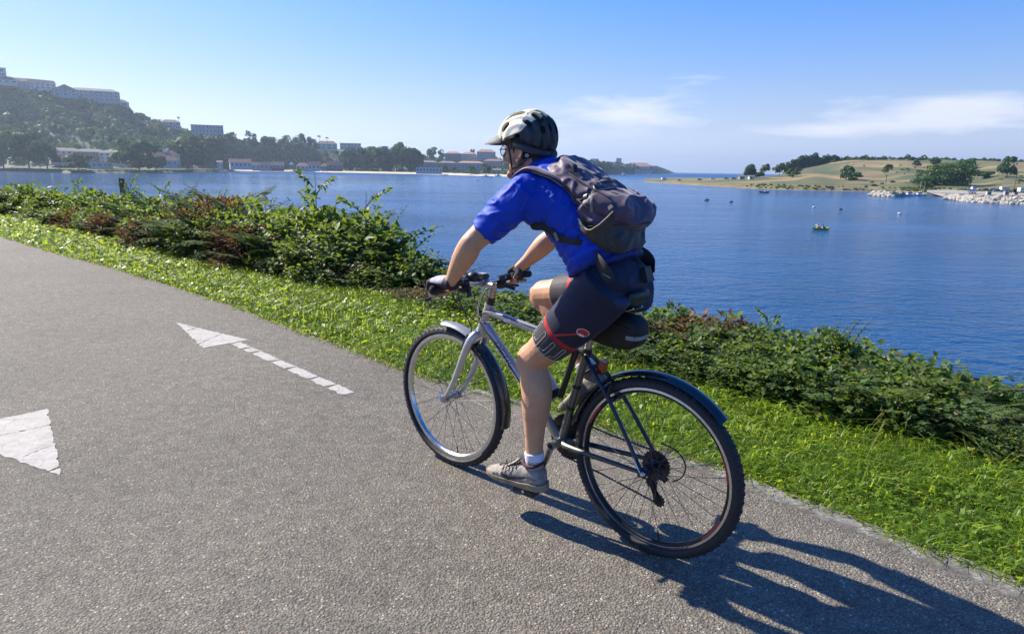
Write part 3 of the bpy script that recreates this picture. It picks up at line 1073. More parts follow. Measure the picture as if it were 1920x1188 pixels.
def shore_pt(x, back, z=2.6):
    s = on_z(x, lerp_tab(SH, x), WATER_Z)
    d = Vector((s.x, s.y, 0)).normalized()
    p = s + d * back
    p.z = s.z + z
    return p
def shore_tree(label, x, back, ytop, wpx, seed, **kw):
    p = shore_pt(x, back, kw.pop('z', 2.6))
    h = at(x, ytop, p.y).z - p.z
    r_ = wpx / 2 * p.y / F1 * math.sqrt(1 + (p.x / p.y) ** 2)
    return tree(kw.pop('name', 'shore_tree'), label, p, h, r_, seed, **kw)
G_SH = 'large trees standing on the far left shore'
shore_tree('bright topped tree cut by the left end of the far shore', 8, 22, 250, 62, 1, k=11, group=G_SH)
shore_tree('rounded green shore tree second from the left end of the far shore', 56, 24, 249, 56, 2, k=11, group=G_SH)
shore_tree('smaller green tree just right of the two at the left end of the far shore', 90, 22, 264, 40, 3, k=9, group=G_SH)
shore_tree('low dome shaped dark tree in front of the long brick apartment row', 149, 20, 289, 42, 4, k=8, base=.1, flat=.9, group=G_SH)
shore_tree('broad dark tree between the brick row and the red roofed villa', 262, 20, 259, 72, 5, k=13, base=.1, group=G_SH)
shore_tree('small dark bush tree at the waterline right of the broad dark tree', 293, 10, 290, 36, 6, k=8, base=.02, group=G_SH)
shore_tree('tall left half of the twin dark trees on the wooded shore point', 352, 18, 251, 64, 7, k=14, base=.12, group=G_SH)
shore_tree('right half of the twin dark trees on the wooded shore point', 402, 20, 257, 58, 8, k=13, base=.12, group=G_SH)
shore_tree('small light green tree between the twin dark trees and the white house', 427, 30, 291, 24, 9, m=m_far_leaf_light, k=6, base=.1, group=G_SH)
GRV = 'trees of the dark grove behind the beach'
for i, (x, yt, w, lab) in enumerate(((657, 278, 44, 'leftmost tree of the dark grove behind the beach'), (690, 276, 46, 'second tree from the left in the dark beach grove'),
                                      (718, 273, 44, 'third tree from the left in the dark beach grove'), (744, 270, 42, 'tallest middle tree of the dark beach grove'),
                                      (768, 277, 38, 'second tree from the right in the dark beach grove'), (783, 282, 26, 'rightmost slender tree of the dark beach grove'))):
    shore_tree(lab, x, 60 + 8 * (i % 2), yt, w, 30 + i, k=12, base=.05, nper=130, group=GRV)
GH = 'dark trees on the skyline of the far hill'
for i, (x, yb, yt, w, D, lab) in enumerate(((474, 285, 247, 22, 1020, 'tall dark round tree on the skyline right of the hill hotel'), (505, 285, 257, 30, 1120, 'broad skyline tree second right of the hill hotel'),
        (535, 284, 253, 24, 1140, 'dark skyline tree left of the white roofed house on the hill'), (562, 286, 252, 24, 1150, 'dark skyline tree with a pale roof behind it'), (585, 286, 258, 22, 1150, 'low skyline tree just left of the two palms'),
        (432, 268, 249, 26, 1060, 'wide dark tree touching the right end of the hill hotel'), (742, 285, 271, 14, 1450, 'round skyline tree above the beach grove'),
        (810, 302, 276, 20, 1300, 'round tree left of the brick hotel rows'), (828, 300, 279, 14, 1300, 'smaller round tree beside the brick hotel rows'), (886, 300, 280, 10, 1450, 'small dark tree on the roofline of the brick hotel'))):
    p = at(x, yb, D)
    tree('hill_tree', lab, p, at(x, yt, D).z - p.z, w / 2 * D / F1 * 1.1, 50 + i, k=8, base=.1, nper=80, group=GH)
GS = 'small trees along the town waterfront'
for i, (x, yb, yt, w, D, lab) in enumerate(((834, 323, 310, 12, 930, 'small tree at the right end of the low white pavilion'), (851, 324, 312, 11, 930, 'second small waterfront tree right of the low white pavilion'),
        (884, 326, 311, 16, 930, 'waterfront tree below the right brick hotel row'), (912, 327, 306, 20, 930, 'waterfront tree near the cyclist and the moored boats'))):
    p = at(x, yb, D)
    tree('waterfront_tree', lab, p, at(x, yt, D).z - p.z, w / 2 * D / F1 * 1.1, 70 + i, k=7, base=.08, nper=70, group=GS)
# palms on the skyline
m_palm = m_far_leaf
def palm(label, x, yb, yt, D, cr):
    p = at(x, yb, D); h = at(x, yt, D).z - p.z
    o = thing('palm_tree', label, 'palm tree', p, 0, 'palms on the skyline of the far hill')
    mb = MB(); mb.tube([(0, 0, -2), (.2, 0, h * .5), (0, 0, h - cr * .6)], [.35, .28, .22], 6); mb.build('trunk', m_bark, o)
    rg = np.random.default_rng(int(x))
    a = np.linspace(0, 2 * PI, 26)
    C, N = [], []
    for q in a:
        el = rg.uniform(-.5, 1.2)
        for s in np.linspace(.25, 1, 4):
            C.append((math.cos(q) * cr * s * math.cos(el * .7), math.sin(q) * cr * s * math.cos(el * .7), h - cr * .5 + cr * .75 * s * math.sin(el) - cr * .35 * s * s))
            N.append((rg.normal(), rg.normal(), 1.5))
    V, L, S = leaf_quads(np.array(C), np.array(N), cr * .34, rg, 2.0)
    link('crown', raw_mesh('crown', V, L, S, m_palm, False, {'tint': np.full(len(V), .3)}), o)
palm('tall slim palm rising alone above the hill left of the hotel', 336, 236, 219, 1000, 2.2)
palm('left palm of the pair on the skyline above the beach', 599, 274, 254, 1250, 3.2)
palm('right palm of the pair on the skyline above the beach', 614, 276, 257, 1250, 2.8)

# hilltop buildings
G1 = 'buildings along the hilltop'
building('tower', 'pale square tower at the left end of the hilltop', -14, 8, 152, 127, 880, 3, 2, m_white_wall, 'flat', m_slate, 12, group=G1, cat='tower')
building('hilltop_house', 'red roofed house below the pale tower on the hilltop', -12, 24, 156, 142, 870, 1, 4, m_cream_wall, 'hip', m_terra, 12, roof_h=.5, group=G1)
building('hilltop_house', 'long pale terrace with tiled roof on the hilltop, left half', 27, 66, 163, 146, 905, 2, 5, m_blue_wall, 'gable', m_terra_pale, 12, roof_h=.4, group=G1)
building('hilltop_house', 'long pale terrace with tiled roof on the hilltop, right half', 64, 98, 167, 149, 915, 2, 5, m_white_wall, 'gable', m_terra_pale, 12, yaw=.25, roof_h=.4, group=G1)
building('hilltop_house', 'blue grey gabled house with reddish roof beside the terrace on the hilltop', 107, 140, 180, 158, 920, 2, 3, m_blue_wall, 'front', m_terra_pale, 12, roof_h=.45, group=G1)
building('apartment_block', 'wide grey apartment block with tall bays on the hilltop', 143, 212, 189, 165, 960, 3, 10, m_grey_wall, 'hip', m_slate, 16, yaw=-.12, roof_h=.22, group=G1, win=(.5, .7), cat='apartment block')
building('hilltop_house', 'small house at the right end of the hilltop row', 212, 239, 205, 186, 985, 2, 2, m_cream_wall, 'hip', m_slate, 12, roof_h=.3, group=G1)
building('hill_house', 'blue grey house among trees lower on the ridge', 306, 336, 242, 224, 1030, 2, 3, m_blue_wall, 'hip', m_terra_pale, 12, roof_h=.3, group=G1)
building('hotel', 'large dark hotel with flat stepped roof on the ridge', 364, 416, 257, 235, 1040, 3, 9, m_blue_wall, 'flat', m_slate, 18, group=G1, win=(.6, .45), band=m_slate, cat='hotel')
building('hill_villa', 'cream villa between the two palms on the skyline', 594, 632, 280, 264, 1270, 2, 4, m_cream_wall, 'hip', m_terra_pale, 14, roof_h=.35, group=G1)
building('hill_block', 'long low grey building on the skyline above the beach grove', 638, 677, 281, 269, 1400, 2, 6, m_grey_wall, 'flat', m_slate, 14, group=G1)
building('hill_house', 'white roofed house between dark skyline trees', 545, 575, 272, 259, 1260, 1, 4, m_white_wall, 'gable', m_white_trim, 10, group=G1)
# shore buildings
G2 = 'buildings along the far left shore'
building('apartment_row', 'brick and white apartment row under the wooded hill, left wing', 104, 150, 303, 277, 715, 3, 6, m_white_wall, 'hip', m_slate, 14, yaw=.1, roof_h=.22, group=G2, cat='apartment block')
building('apartment_row', 'brick and white apartment row under the wooded hill, middle wing', 150, 196, 305, 279, 710, 3, 6, m_brick_wall, 'hip', m_slate, 14, roof_h=.22, group=G2, cat='apartment block')
building('apartment_row', 'brick and white apartment row under the wooded hill, right wing', 194, 232, 307, 281, 705, 3, 5, m_white_wall, 'hip', m_slate, 14, yaw=-.08, roof_h=.22, group=G2, cat='apartment block')
building('shore_house', 'low house with orange roof in front of the brick apartment row', 106, 134, 305, 289, 690, 1, 3, m_cream_wall, 'gable', m_terra, 9, roof_h=.45, group=G2)
building('shore_house', 'flat white low building right of the dome shaped tree', 168, 206, 313, 305, 675, 1, 5, m_white_wall, 'flat', m_white_trim, 8, group=G2)
v_ = building('villa', 'red roofed villa with white dome beside the broad dark tree', 290, 334, 306, 281, 760, 2, 5, m_cream_wall, 'hip', m_terra, 14, roof_h=.4, group=G2)
MB().ell((0, 6, 14.0), (3.2, 3.2, 2.4), 14).build('dome', m_white_trim, v_)
building('villa', 'white villa with orange lower roof beside the broad dark tree', 296, 330, 311, 294, 745, 1, 4, m_white_wall, 'gable', m_terra, 10, roof_h=.4, group=G2)
building('white_house', 'white house with bright orange roof left of the beach', 434, 470, 313.5, 298, 800, 1, 5, m_white_wall, 'gable', m_terra, 11, roof_h=.42, yaw=.1, group=G2)
building('shore_house', 'narrow white house right of the twin dark trees', 408, 417, 313, 301, 800, 2, 2, m_white_wall, 'gable', m_slate, 8, group=G2)
for i, (x0, x1, yb, yt, rm, wm, lab) in enumerate(((474, 492, 316, 304, m_slate, m_cream_wall, 'cream house with dark roof beside the white house on the beach'), (488, 512, 317, 303, m_terra, m_cream_wall, 'wide orange roofed house left of the beach tent'),
        (510, 532, 317, 303, m_terra_pale, m_brick_wall, 'brick house with pale tiled roof left of the beach tent'), (556, 580, 317, 305, m_terra_pale, m_cream_wall, 'pale roofed low house right of the beach tent'),
        (578, 600, 317, 303, m_terra, m_white_wall, 'white house with red roof in the middle of the beach front'), (602, 616, 317, 306, m_terra, m_grey_wall, 'small grey house with red roof on the beach front'),
        (614, 642, 317, 302, m_terra, m_brick_wall, 'broad brick house with orange roof beside the dark grove'))):
    building('beach_house', lab, x0, x1, yb, yt, 900, 1, 3, wm, 'hip' if i % 2 else 'gable', rm, 10, roof_h=.5, group='low houses behind the far beach')
# brick hotel rows behind the beach
G3 = 'brick hotel rows of the far town'
for i, (x0, x1, yb, yt, D, lab, wm, rm) in enumerate(((834, 866, 303, 284, 1300, 'upper brick hotel block at the left of the far town', m_brick_wall, m_terra_pale), (864, 894, 303, 285, 1300, 'upper brick hotel block in the middle of the far town', m_cream_wall, m_terra_pale),
        (893, 930, 304, 280, 1280, 'upper hotel block with long salmon roof beside the cyclist', m_cream_wall, m_terra_pale), (784, 822, 317, 301, 1120, 'lower grey apartment row right of the dark grove', m_grey_wall, m_slate),
        (820, 858, 319, 302, 1110, 'lower brick apartment row in the middle of the far town', m_brick_wall, m_slate), (856, 908, 320, 302, 1100, 'lower apartment row with balconies at the right of the far town', m_grey_wall, m_terra_pale),
        (906, 944, 317, 298, 1120, 'cream apartment house with orange roof behind the cyclist face', m_cream_wall, m_terra))):
    building('hotel_block', lab, x0, x1, yb, yt, D, 4, 7, wm, 'hip', rm, 16, roof_h=.2, group=G3, band=m_white_trim, win=(.55, .5), cat='apartment block')
building('pavilion', 'long low white pavilion on the beach beside the dark grove', 779, 830, 322.5, 315, 960, 1, 8, m_white_wall, 'flat', m_white_trim, 9, cat='pavilion')
building('boathouse', 'small pinkish house by the moored boats', 921, 940, 326, 316, 930, 1, 2, m_cream_wall, 'gable', m_terra, 8, cat='house')
# white tent
p = at(547, 312, 880)
tt = thing('beach_tent', 'small white peaked tent among red roofs behind the beach', 'tent', p, 0)
MB().add([(-2.8, -2.8, 2.4), (2.8, -2.8, 2.4), (2.8, 2.8, 2.4), (-2.8, 2.8, 2.4), (0, 0, 6.2)], [(0, 1, 4), (1, 2, 4), (2, 3, 4), (3, 0, 4), (3, 2, 1, 0)]).build('canopy', m_white_trim, tt, False)
for sx in (-1, 1):
    for sy in (-1, 1):
        MB().tube([(2.6 * sx, 2.6 * sy, -3), (2.6 * sx, 2.6 * sy, 2.45)], .1, 5).build('pole', m_white_trim, tt)
# hedge wall behind the left shore
mb = MB()
mb.tube([tuple(shore_pt(x, 12, 1.9)) for x in range(-200, 421, 20)], [(1.0, 1.0)] * 32, 6)
tag(mb.build('shore_hedge', mat('hedge_dark', (.03, .045, .02), .95, var=.5, vscale=.5), angle=20), 'long low clipped hedge line along the far left shore', 'hedge')

# ---------------------------------------------------------------- headland at the sea
HL = [(1030, 331), (1100, 330), (1140, 328), (1180, 327.5), (1230, 326.6), (1268, 325)]
HT = [(1030, 303), (1080, 302), (1110, 303), (1150, 306), (1180, 308), (1215, 310), (1235, 312), (1248, 317), (1262, 323), (1268, 324.5)]
XS2 = np.arange(1030, 1269, 7)
rows = [[], [], [], [], []]
for x in XS2:
    s = on_z(x, lerp_tab(HL, x), WATER_Z)
    D = s.y + 130
    r_ = at(x, lerp_tab(HT, x), D)
    d = Vector((s.x, s.y, 0)).normalized()
    rows[0].append(s - d * 14 + Vector((0, 0, -1.2)))
    rows[1].append(s + d * 6 + Vector((0, 0, 1.0)))
    q = s + d * 45; q.z = WATER_Z + 3.5 + max(0, (r_.z - WATER_Z) * .2)
    rows[2].append(q)
    rows[3].append(r_)
    rows[4].append(r_ + d * 250 + Vector((0, 0, -max(0, r_.z + 9) * .5)))
me = grid_mesh('headland', np.array([[tuple(p) for p in q] for q in rows]), [mat('headland_scrub', (.085, .095, .045), .95, var=.5, vscale=.02), m_sand])
mi = np.zeros((4, len(XS2) - 1), np.int32); mi[0] = 1
me.polygons.foreach_set('material_index', mi.ravel())
structure(link('headland', me))
spots = []
for i in range(330):
    x = rngf.uniform(1040, 1262)
    s = on_z(x, lerp_tab(HL, x), WATER_Z); f = rngf.uniform(0.25, 1)
    r_ = at(x, lerp_tab(HT, x), s.y + 130)
    q = s.lerp(r_, f)
    spots.append((np.array(q), rngf.uniform(2.2, 4.5) * (.6 if x > 1225 else 1)))
wood('headland_wood', 'hazy scrub and trees covering the headland by the open sea', spots, 14, m_far_leaf, 'wood')
G4 = 'buildings on the headland'
building('hotel', 'white hotel block at the foot of the headland', 1136, 1152, 326, 309, 1900, 5, 4, m_white_wall, 'flat', m_slate, 20, group=G4, cat='hotel')
building('hotel', 'long blue grey hotel block on the headland beach', 1151, 1184, 326, 311, 1880, 5, 9, m_blue_wall, 'flat', m_slate, 20, group=G4, win=(.6, .5), cat='hotel')
building('tower_block', 'white tower block standing above the headland hotels', 1155, 1165, 308, 297, 2050, 4, 3, m_white_wall, 'flat', m_slate, 18, group=G4, cat='tower block')
building('terrace', 'long salmon roofed terrace on top of the headland', 1176, 1220, 315, 305, 2030, 1, 10, m_cream_wall, 'hip', m_terra_pale, 24, roof_h=.7, group=G4, cat='terrace')
building('block', 'pale block behind the backpack on the headland', 1107, 1122, 308, 298, 2000, 3, 4, m_white_wall, 'flat', m_terra_pale, 18, group=G4, cat='apartment block')
building('block', 'cream building left of the tower block on the headland', 1120, 1140, 310, 302, 2050, 2, 5, m_cream_wall, 'hip', m_slate, 18, group=G4, cat='apartment block')
building('pavilion', 'low white pavilions along the headland shore', 1184, 1222, 325, 319.5, 1900, 1, 10, m_white_wall, 'flat', m_white_trim, 10, group=G4, cat='pavilion')
p = at(1215, 311, 2050)
lh = thing('beacon', 'thin pale beacon mast on top of the headland', 'beacon', p)
MB().tube([(0, 0, -3), (0, 0, 10)], [1.3, .8], 8).build('shaft', m_white_trim, lh)
MB().ell((0, 0, 11), 1.2, 8).build('lantern', m_grey_wall, lh)
# ================================================================== RIGHT SHORE: spit, dry hill, harbour wall
SR = [(1207, 341), (1260, 344.5), (1330, 349), (1400, 353), (1470, 356), (1540, 357.5), (1620, 359), (1700, 361), (1780, 364), (1860, 368), (1920, 371), (2200, 385), (2700, 405)]
RR = [(1207, 339), (1260, 336), (1330, 336), (1385, 336), (1425, 333), (1475, 325), (1520, 313), (1560, 305), (1600, 300.5), (1640, 299), (1700, 299), (1760, 300), (1840, 302), (1920, 303), (2200, 306), (2700, 312)]
RRD = [(1207, 690), (1260, 640), (1385, 560), (1475, 620), (1560, 690), (1700, 720), (1920, 720), (2200, 700), (2700, 640)]
XR = np.concatenate([np.arange(1207, 1940, 9), np.arange(1940, 2701, 40)])
rows = [[] for _ in range(8)]
for x in XR:
    s = on_z(x, lerp_tab(SR, x), WATER_Z)
    D2 = max(lerp_tab(RRD, x), s.y + 14)
    r_ = at(x, lerp_tab(RR, x), D2)
    r_.z = max(r_.z, WATER_Z + .6)
    d = Vector((s.x, s.y, 0)).normalized()
    rise = min(2.6, .6 + (x - 1207) * .012)
    rows[0].append(s - d * 10 + Vector((0, 0, -2)))
    rows[1].append(s + Vector((0, 0, .25)))
    a = s + d * min(7, (r_ - s).length * .25); a.z = WATER_Z + rise * .8
    b = s + d * min(40, (r_ - s).length * .45); b.z = WATER_Z + rise
    rows[2].append(a); rows[3].append(b)
    L_ = (r_ - b).length
    for i, (f, g) in enumerate(((.35, .25), (.68, .66), (1, 1))):
        p = b.lerp(r_, f); p.z = b.z + (r_.z - b.z) * g + (1.6 * math.sin(x * .03 + i * 2) + 1.0 * math.sin(x * .071 + i)) * (1 if g < 1 else .3) * min(1, max(0, (r_.z - b.z)) / 18)
        rows[4 + i].append(p)
    rows[7].append(r_ + d * 260 + Vector((0, 0, -2 if r_.z > 0 else -.8)))
right_rows = np.array([[tuple(p) for p in q] for q in rows])
me = grid_mesh('dry_hill', right_rows[3:], m_field)
structure(link('dry_hill', me))
me = grid_mesh('right_shore', right_rows[:4], [mat('shore_stones', (.20, .17, .13), .95, var=.5, vscale=.4), mat('shore_grass', (.15, .125, .05), .95, var=.5, vscale=.09)])
mi = np.ones((3, len(XR) - 1), np.int32); mi[0] = 0
me.polygons.foreach_set('material_index', mi.ravel())
structure(link('right_shore', me))
def right_pt(x, f):
    """f: 0 waterline, 1 ridge"""
    i = np.interp(x, XR, np.arange(len(XR))); i0 = int(min(i, len(XR) - 2)); u = i - i0
    k = 1 + min(4.999, f * 5); k0 = int(k); v = k - k0
    A = right_rows[k0, i0] * (1 - u) + right_rows[k0, i0 + 1] * u
    B = right_rows[k0 + 1, i0] * (1 - u) + right_rows[k0 + 1, i0 + 1] * u
    return Vector(A * (1 - v) + B * v)
def right_row(x, py):
    """place on the hill face seen at row py"""
    best = min((abs(py - row_of(right_pt(x, f))), f) for f in np.linspace(0, 1, 121))
    return right_pt(x, best[1])
def row_of(p):
    d = Vector(p) - Vector((0, 0, CAM_H))
    return 594 - F_PX * d.dot(_up) / d.dot(_fw)
# dark scrub hill behind, and hedges along the ridge
spots = []
for i in range(330):
    x = rngf.uniform(1476, 1640)
    top = lerp_tab([(1476, 310), (1492, 298), (1512, 293), (1545, 293), (1580, 297), (1640, 299)], x)
    D = 800
    y = rngf.uniform(top + 3, 322)
    p = at(x, y - 1, 738)
    spots.append((np.array(p), rngf.uniform(2.0, 3.6)))
wood('scrub_hill_cover', 'dark green scrub knoll behind the left end of the dry field', spots, 31, m_far_leaf, 'scrub')
rows = []
for k, (D, dz) in enumerate(((740, None), (800, 0), (900, 1), (1100, None))):
    r = []
    for x in np.arange(1466, 1700, 9):
        top = lerp_tab([(1466, 326), (1476, 314), (1492, 303), (1512, 297), (1545, 296), (1580, 299), (1700, 304)], x)
        p = at(x, top if dz is not None else 330, D)
        r.append(tuple(p))
    rows.append(r)
structure(link('knoll', grid_mesh('knoll', np.array(rows), m_wood_ground)))
spots = []
for i in range(360):
    x = rngf.uniform(1560, 2100)
    if 1790 < x < 1830 and rngf.random() < .5:
        continue
    p = at(x, lerp_tab(RR, x) + rngf.uniform(-.8, 2.2), lerp_tab(RRD, x) + rngf.uniform(-4, 14))
    spots.append((np.array(p), rngf.uniform(1.0, 2.3) * (1.5 if rngf.random() < .12 else 1)))
wood('ridge_hedge', 'dark hedge line along the top of the dry hill', spots, 33, m_far_leaf, 'hedge')
spots = []
for i in range(420):
    x = rngf.uniform(1400, 2000); f = rngf.uniform(.02, .30)
    if vnoise(np.array([[x * .03, f * 9, 0]]), 1.0, 5)[0] < -.05 and rngf.random() < .8:
        continue
    p = right_pt(x, f)
    spots.append((np.array(p) - (0, 0, .3), rngf.uniform(.4, 1.0)))
for i in range(200):
    x = rngf.uniform(1560, 2000); f = rngf.uniform(.25, .85)
    if vnoise(np.array([[x * .02, f * 6, 2.]]), 1.0, 7)[0] < .15:
        continue
    spots.append((np.array(right_pt(x, f)) - (0, 0, .4), rngf.uniform(.6, 1.3)))
wood('field_scrub', 'low scrub and bracken patches along the foot of the dry hill', spots, 35, m_far_leaf_light, 'scrub')
# single trees of the right shore
def rtree(label, x, yb, yt, w, seed, **kw):
    p = right_row(x, yb)
    h = at(x, yt, p.y).z - p.z
    return tree(kw.pop('name', 'field_tree'), label, p - Vector((0, 0, .2)), h, w / 2 * p.y / F1 * math.sqrt(1 + (p.x / p.y) ** 2), seed, **kw)
G5 = 'loose trees on the spit'
rtree('round green tree at the left end of the tree group on the spit', 1407, 334, 307, 26, 101, k=9, base=.05, group=G5)
rtree('light green tree second from the left on the spit', 1433, 331, 307, 20, 102, m=m_far_leaf_light, k=8, base=.1, group=G5)
rtree('pale airy poplar in the middle of the spit trees', 1461, 331, 305, 24, 103, m=m_far_leaf_light, k=8, base=.2, nper=70, group=G5)
rtree('low green tree right of the airy poplar on the spit', 1482, 332, 314, 18, 104, k=7, base=.02, group=G5)
rtree('light green bush at the right end of the spit trees', 1493, 332, 313, 14, 105, m=m_far_leaf_light, k=7, base=.02, group=G5)
rtree('dark low bush beside the white hut on the spit', 1423, 335, 322, 18, 106, k=7, base=.0, group=G5, name='bush', cat='bush')
G6 = 'trees on the dry hill'
rtree('slender leaning tree over a dark bush on the dry hill', 1586, 338, 306, 22, 107, k=9, base=.05, nper=80, group=G6)
rtree('dark round bush right beside the leaning tree on the dry hill', 1600, 338, 321, 22, 108, k=7, base=.0, group=G6, name='bush', cat='bush')
rtree('lone thin trunked tree with flat crown on the dry hill', 1660, 344, 304, 20, 109, k=7, nper=80, trunk=.022, limbs=3, group=G6, lobes=[(0, 0, 10.5, 3.4, 2.0), (1.2, 0, 11.8, 2.3, 1.5), (-1.4, .5, 8.6, 2.4, 1.3), (-.3, -.4, 12.2, 1.5, 1.0)])
rtree('huge dark round evergreen above the harbour', 1771, 346, 306, 88, 110, k=22, nper=170, base=.02, leaf=1.1, flat=1.15, group=G6)
rtree('small round tree left of the huge evergreen on the slope', 1719, 312, 300, 14, 111, k=6, base=.1, group=G6)
rtree('tree peeping over the left shoulder of the huge evergreen', 1752, 308, 297, 18, 112, k=7, base=.0, group=G6)
rtree('spreading dark tree behind the right shoulder of the huge evergreen', 1808, 316, 299, 30, 113, k=9, base=.0, group=G6)
rtree('tall narrow tree on the slope near the right end', 1887, 332, 293, 26, 114, k=11, base=.05, nper=90, group=G6)
rtree('pale bush below the tall narrow tree near the right end', 1846, 334, 322, 26, 115, m=m_far_leaf_light, k=7, base=.0, group=G6, name='bush', cat='bush')
rtree('small dark bush left of the huge evergreen foot', 1724, 328, 317, 14, 116, k=6, base=.0, group=G6, name='bush', cat='bush')
rtree('round green bush behind the moored white boats', 1734, 353, 341, 26, 117, m=m_far_leaf_light, k=7, base=.0, group=G6, name='bush', cat='bush')

# ---------------------------------------------------------------- breakwaters of pale rocks
m_rock = mat('pale_rock', (.32, .295, .25), .9, var=.22, vscale=.8, bump=.6, bscale=3, bdist=.1, wear=((.12, .11, .09), 1.1, .62))
ROCKS = []
for s in range(7):
    bm = bmesh.new()
    bmesh.ops.create_icosphere(bm, subdivisions=1, radius=1)
    rg = random.Random(s)
    for v in bm.verts:
        v.co *= rg.uniform(.72, 1.18)
        v.co.x *= 1.15
        v.co.z *= .8
    me = bpy.data.meshes.new('rock'); bm.to_mesh(me); bm.free()
    me.materials.append(m_rock); ROCKS.append(me)
def breakwater(label, pts, h, n, seed, size):
    """rocks piled along the waterline points (x, y row)"""
    P = [on_z(x, y, WATER_Z) for x, y in pts]
    o = thing('breakwater', label, 'breakwater', P[0])
    rg = random.Random(seed)
    core = MB()
    NN = []
    for k in range(len(P)):
        d = P[min(k + 1, len(P) - 1)] - P[max(k - 1, 0)]
        q = Vector((-d.y, d.x, 0)).normalized()
        NN.append(q if q.dot(P[k]) > 0 else -q)           # away from the open water
    core.tube([tuple(p - P[0] + q * 4.4 + Vector((0, 0, -h * .1))) for p, q in zip(P, NN)], [(2.9, h * .95)] * len(P), 8, up=(0, 0, 1))
    core.build('core', mat('rock_core', (.09, .085, .075), .95, var=.4, vscale=1), o)
    for i in range(n):
        u = (i + rg.random()) / n * (len(P) - 1)
        k = min(int(u), len(P) - 2); f = u - k
        p = P[k].lerp(P[k + 1], f)
        tier = rg.random()
        s = rg.uniform(.7, 1.2) * size
        r = link('rock', rg.choice(ROCKS), o, p - P[0] + NN[k].lerp(NN[k + 1], f) * (tier * 2.6) + Vector((rg.uniform(-.4, .4), 0, -.1 + tier * h * .92)), None, (s, s * rg.uniform(.8, 1.1), s))
        r.rotation_euler = (rg.uniform(-.6, .6), rg.uniform(-.6, .6), rg.uniform(0, 6.28))
    return o
breakwater('short pale stone breakwater left of the moored white boats', [(1628, 366.5), (1650, 368), (1675, 369.5), (1700, 369)], 2.1, 110, 3, 1.35)
breakwater('long pale stone harbour wall at the right edge', [(1771, 374), (1800, 377), (1840, 380), (1880, 382), (1925, 384), (1990, 389)], 2.4, 230, 4, 1.35)
# concrete ramp and quay behind the walls
m_conc = mat('concrete', (.30, .275, .225), .9, var=.15, vscale=.5)
qa = [on_z(x, y, WATER_Z + 2.0) for x, y in ((1738, 360), (1771, 361), (1850, 364), (1990, 369))]
qb = [on_z(x, y, WATER_Z + 2.2) for x, y in ((1738, 356.5), (1771, 356), (1850, 357), (1990, 360))]
structure(link('quay', grid_mesh('quay', [[tuple(p) for p in qa], [tuple(p) for p in qb]], m_conc, False)))
mb = MB()
for a, b in zip(qa[:-1], qa[1:]):
    d = (b - a); c = (a + b) / 2
    mb.box((c.x, c.y, c.z - 1.1), (d.length, .6, 2.2), math.atan2(d.y, d.x))
structure(mb.build('quay_face', m_conc, smooth=False))
mb = MB()
a, b = on_z(1736, 367, WATER_Z), on_z(1770, 369, WATER_Z)
mb.add([tuple(a + Vector((0, -2, -.3))), tuple(b + Vector((0, -2, -.3))), tuple(qa[1] + Vector((0, 0, .02))), tuple(qa[0] + Vector((0, 0, .02)))], [(0, 1, 2, 3)])
structure(mb.build('slipway', mat('slipway_concrete', (.33, .30, .24), .9, var=.2, vscale=.5), smooth=False))

# ---------------------------------------------------------------- vehicles
m_tyre_far = mat('car_tyre', (.02, .02, .02), .9)
m_car_glass = mat('car_glass', (.02, .025, .03), .1)
def loft_x(mb, secs, w, n=1):
    """closed car-like body: (x, zlow, zhigh, halfwidth)"""
    rings = []
    for x, z0, z1, hw in secs:
        rings.append([(x, -hw, z0), (x, -hw, z0 + (z1 - z0) * .6), (x, -hw * .9, z1), (x, hw * .9, z1), (x, hw, z0 + (z1 - z0) * .6), (x, hw, z0)])
    return mb.rings(rings)
def make_car(paint, kind):
    o = bpy.data.objects.new('parked_car' if kind == 'car' else 'parked_van', None); COL.objects.link(o)
    mb = MB()
    if kind == 'car':
        loft_x(mb, [(-2.1, .45, .85, .78), (-1.95, .3, .95, .84), (-.7, .25, .98, .87), (.8, .25, .95, .87), (1.9, .3, .82, .82), (2.1, .42, .7, .7)], 1)
        mb.build('body', paint, o)
        m2 = MB(); loft_x(m2, [(-1.75, .94, 1.0, .74), (-1.2, .94, 1.42, .68), (.1, .94, 1.47, .68), (.95, .94, 1.0, .74)], 1); m2.build('window', m_car_glass, o)
        m3 = MB(); loft_x(m3, [(-1.25, 1.40, 1.45, .67), (.1, 1.44, 1.5, .67), (.2, 1.40, 1.45, .67)], 1); m3.build('roof', paint, o)
        wx = 1.28
    else:
        loft_x(mb, [(-2.6, .45, 2.2, .95), (-2.5, .35, 2.45, .98), (1.2, .35, 2.5, .98), (1.9, .35, 1.5, .97), (2.6, .4, 1.15, .9)], 1)
        mb.build('body', paint, o)
        m2 = MB()
        for s in (-1, 1):
            m2.box((-.2, .965 * s, 1.75), (3.0, .06, .5))
        m2.box((1.62, 0, 1.95), (.12, 1.5, .6), 0)
        m2.build('window', m_car_glass, o, False)
        wx = 1.6
    wm = MB(); wm.lathe([(.0, -.1), (.31, -.1), (.33, 0), (.31, .1), (0, .1)], 12, 'y', closed=False)
    wme = wm.mesh('wheel', m_tyre_far)
    for sx in (-wx, wx):
        for sy in (-.8, .8):
            link('wheel', wme, o, (sx, sy, .32))
    return o
PAINT = {k: mat('car_paint_' + k, c, .3, coat=.6, var=.03) for k, c in dict(white=(.75, .75, .75), black=(.02, .02, .022), blue=(.03, .07, .28), red=(.32, .04, .05), silver=(.42, .44, .47), grey=(.12, .13, .14)).items()}
_cars = {}
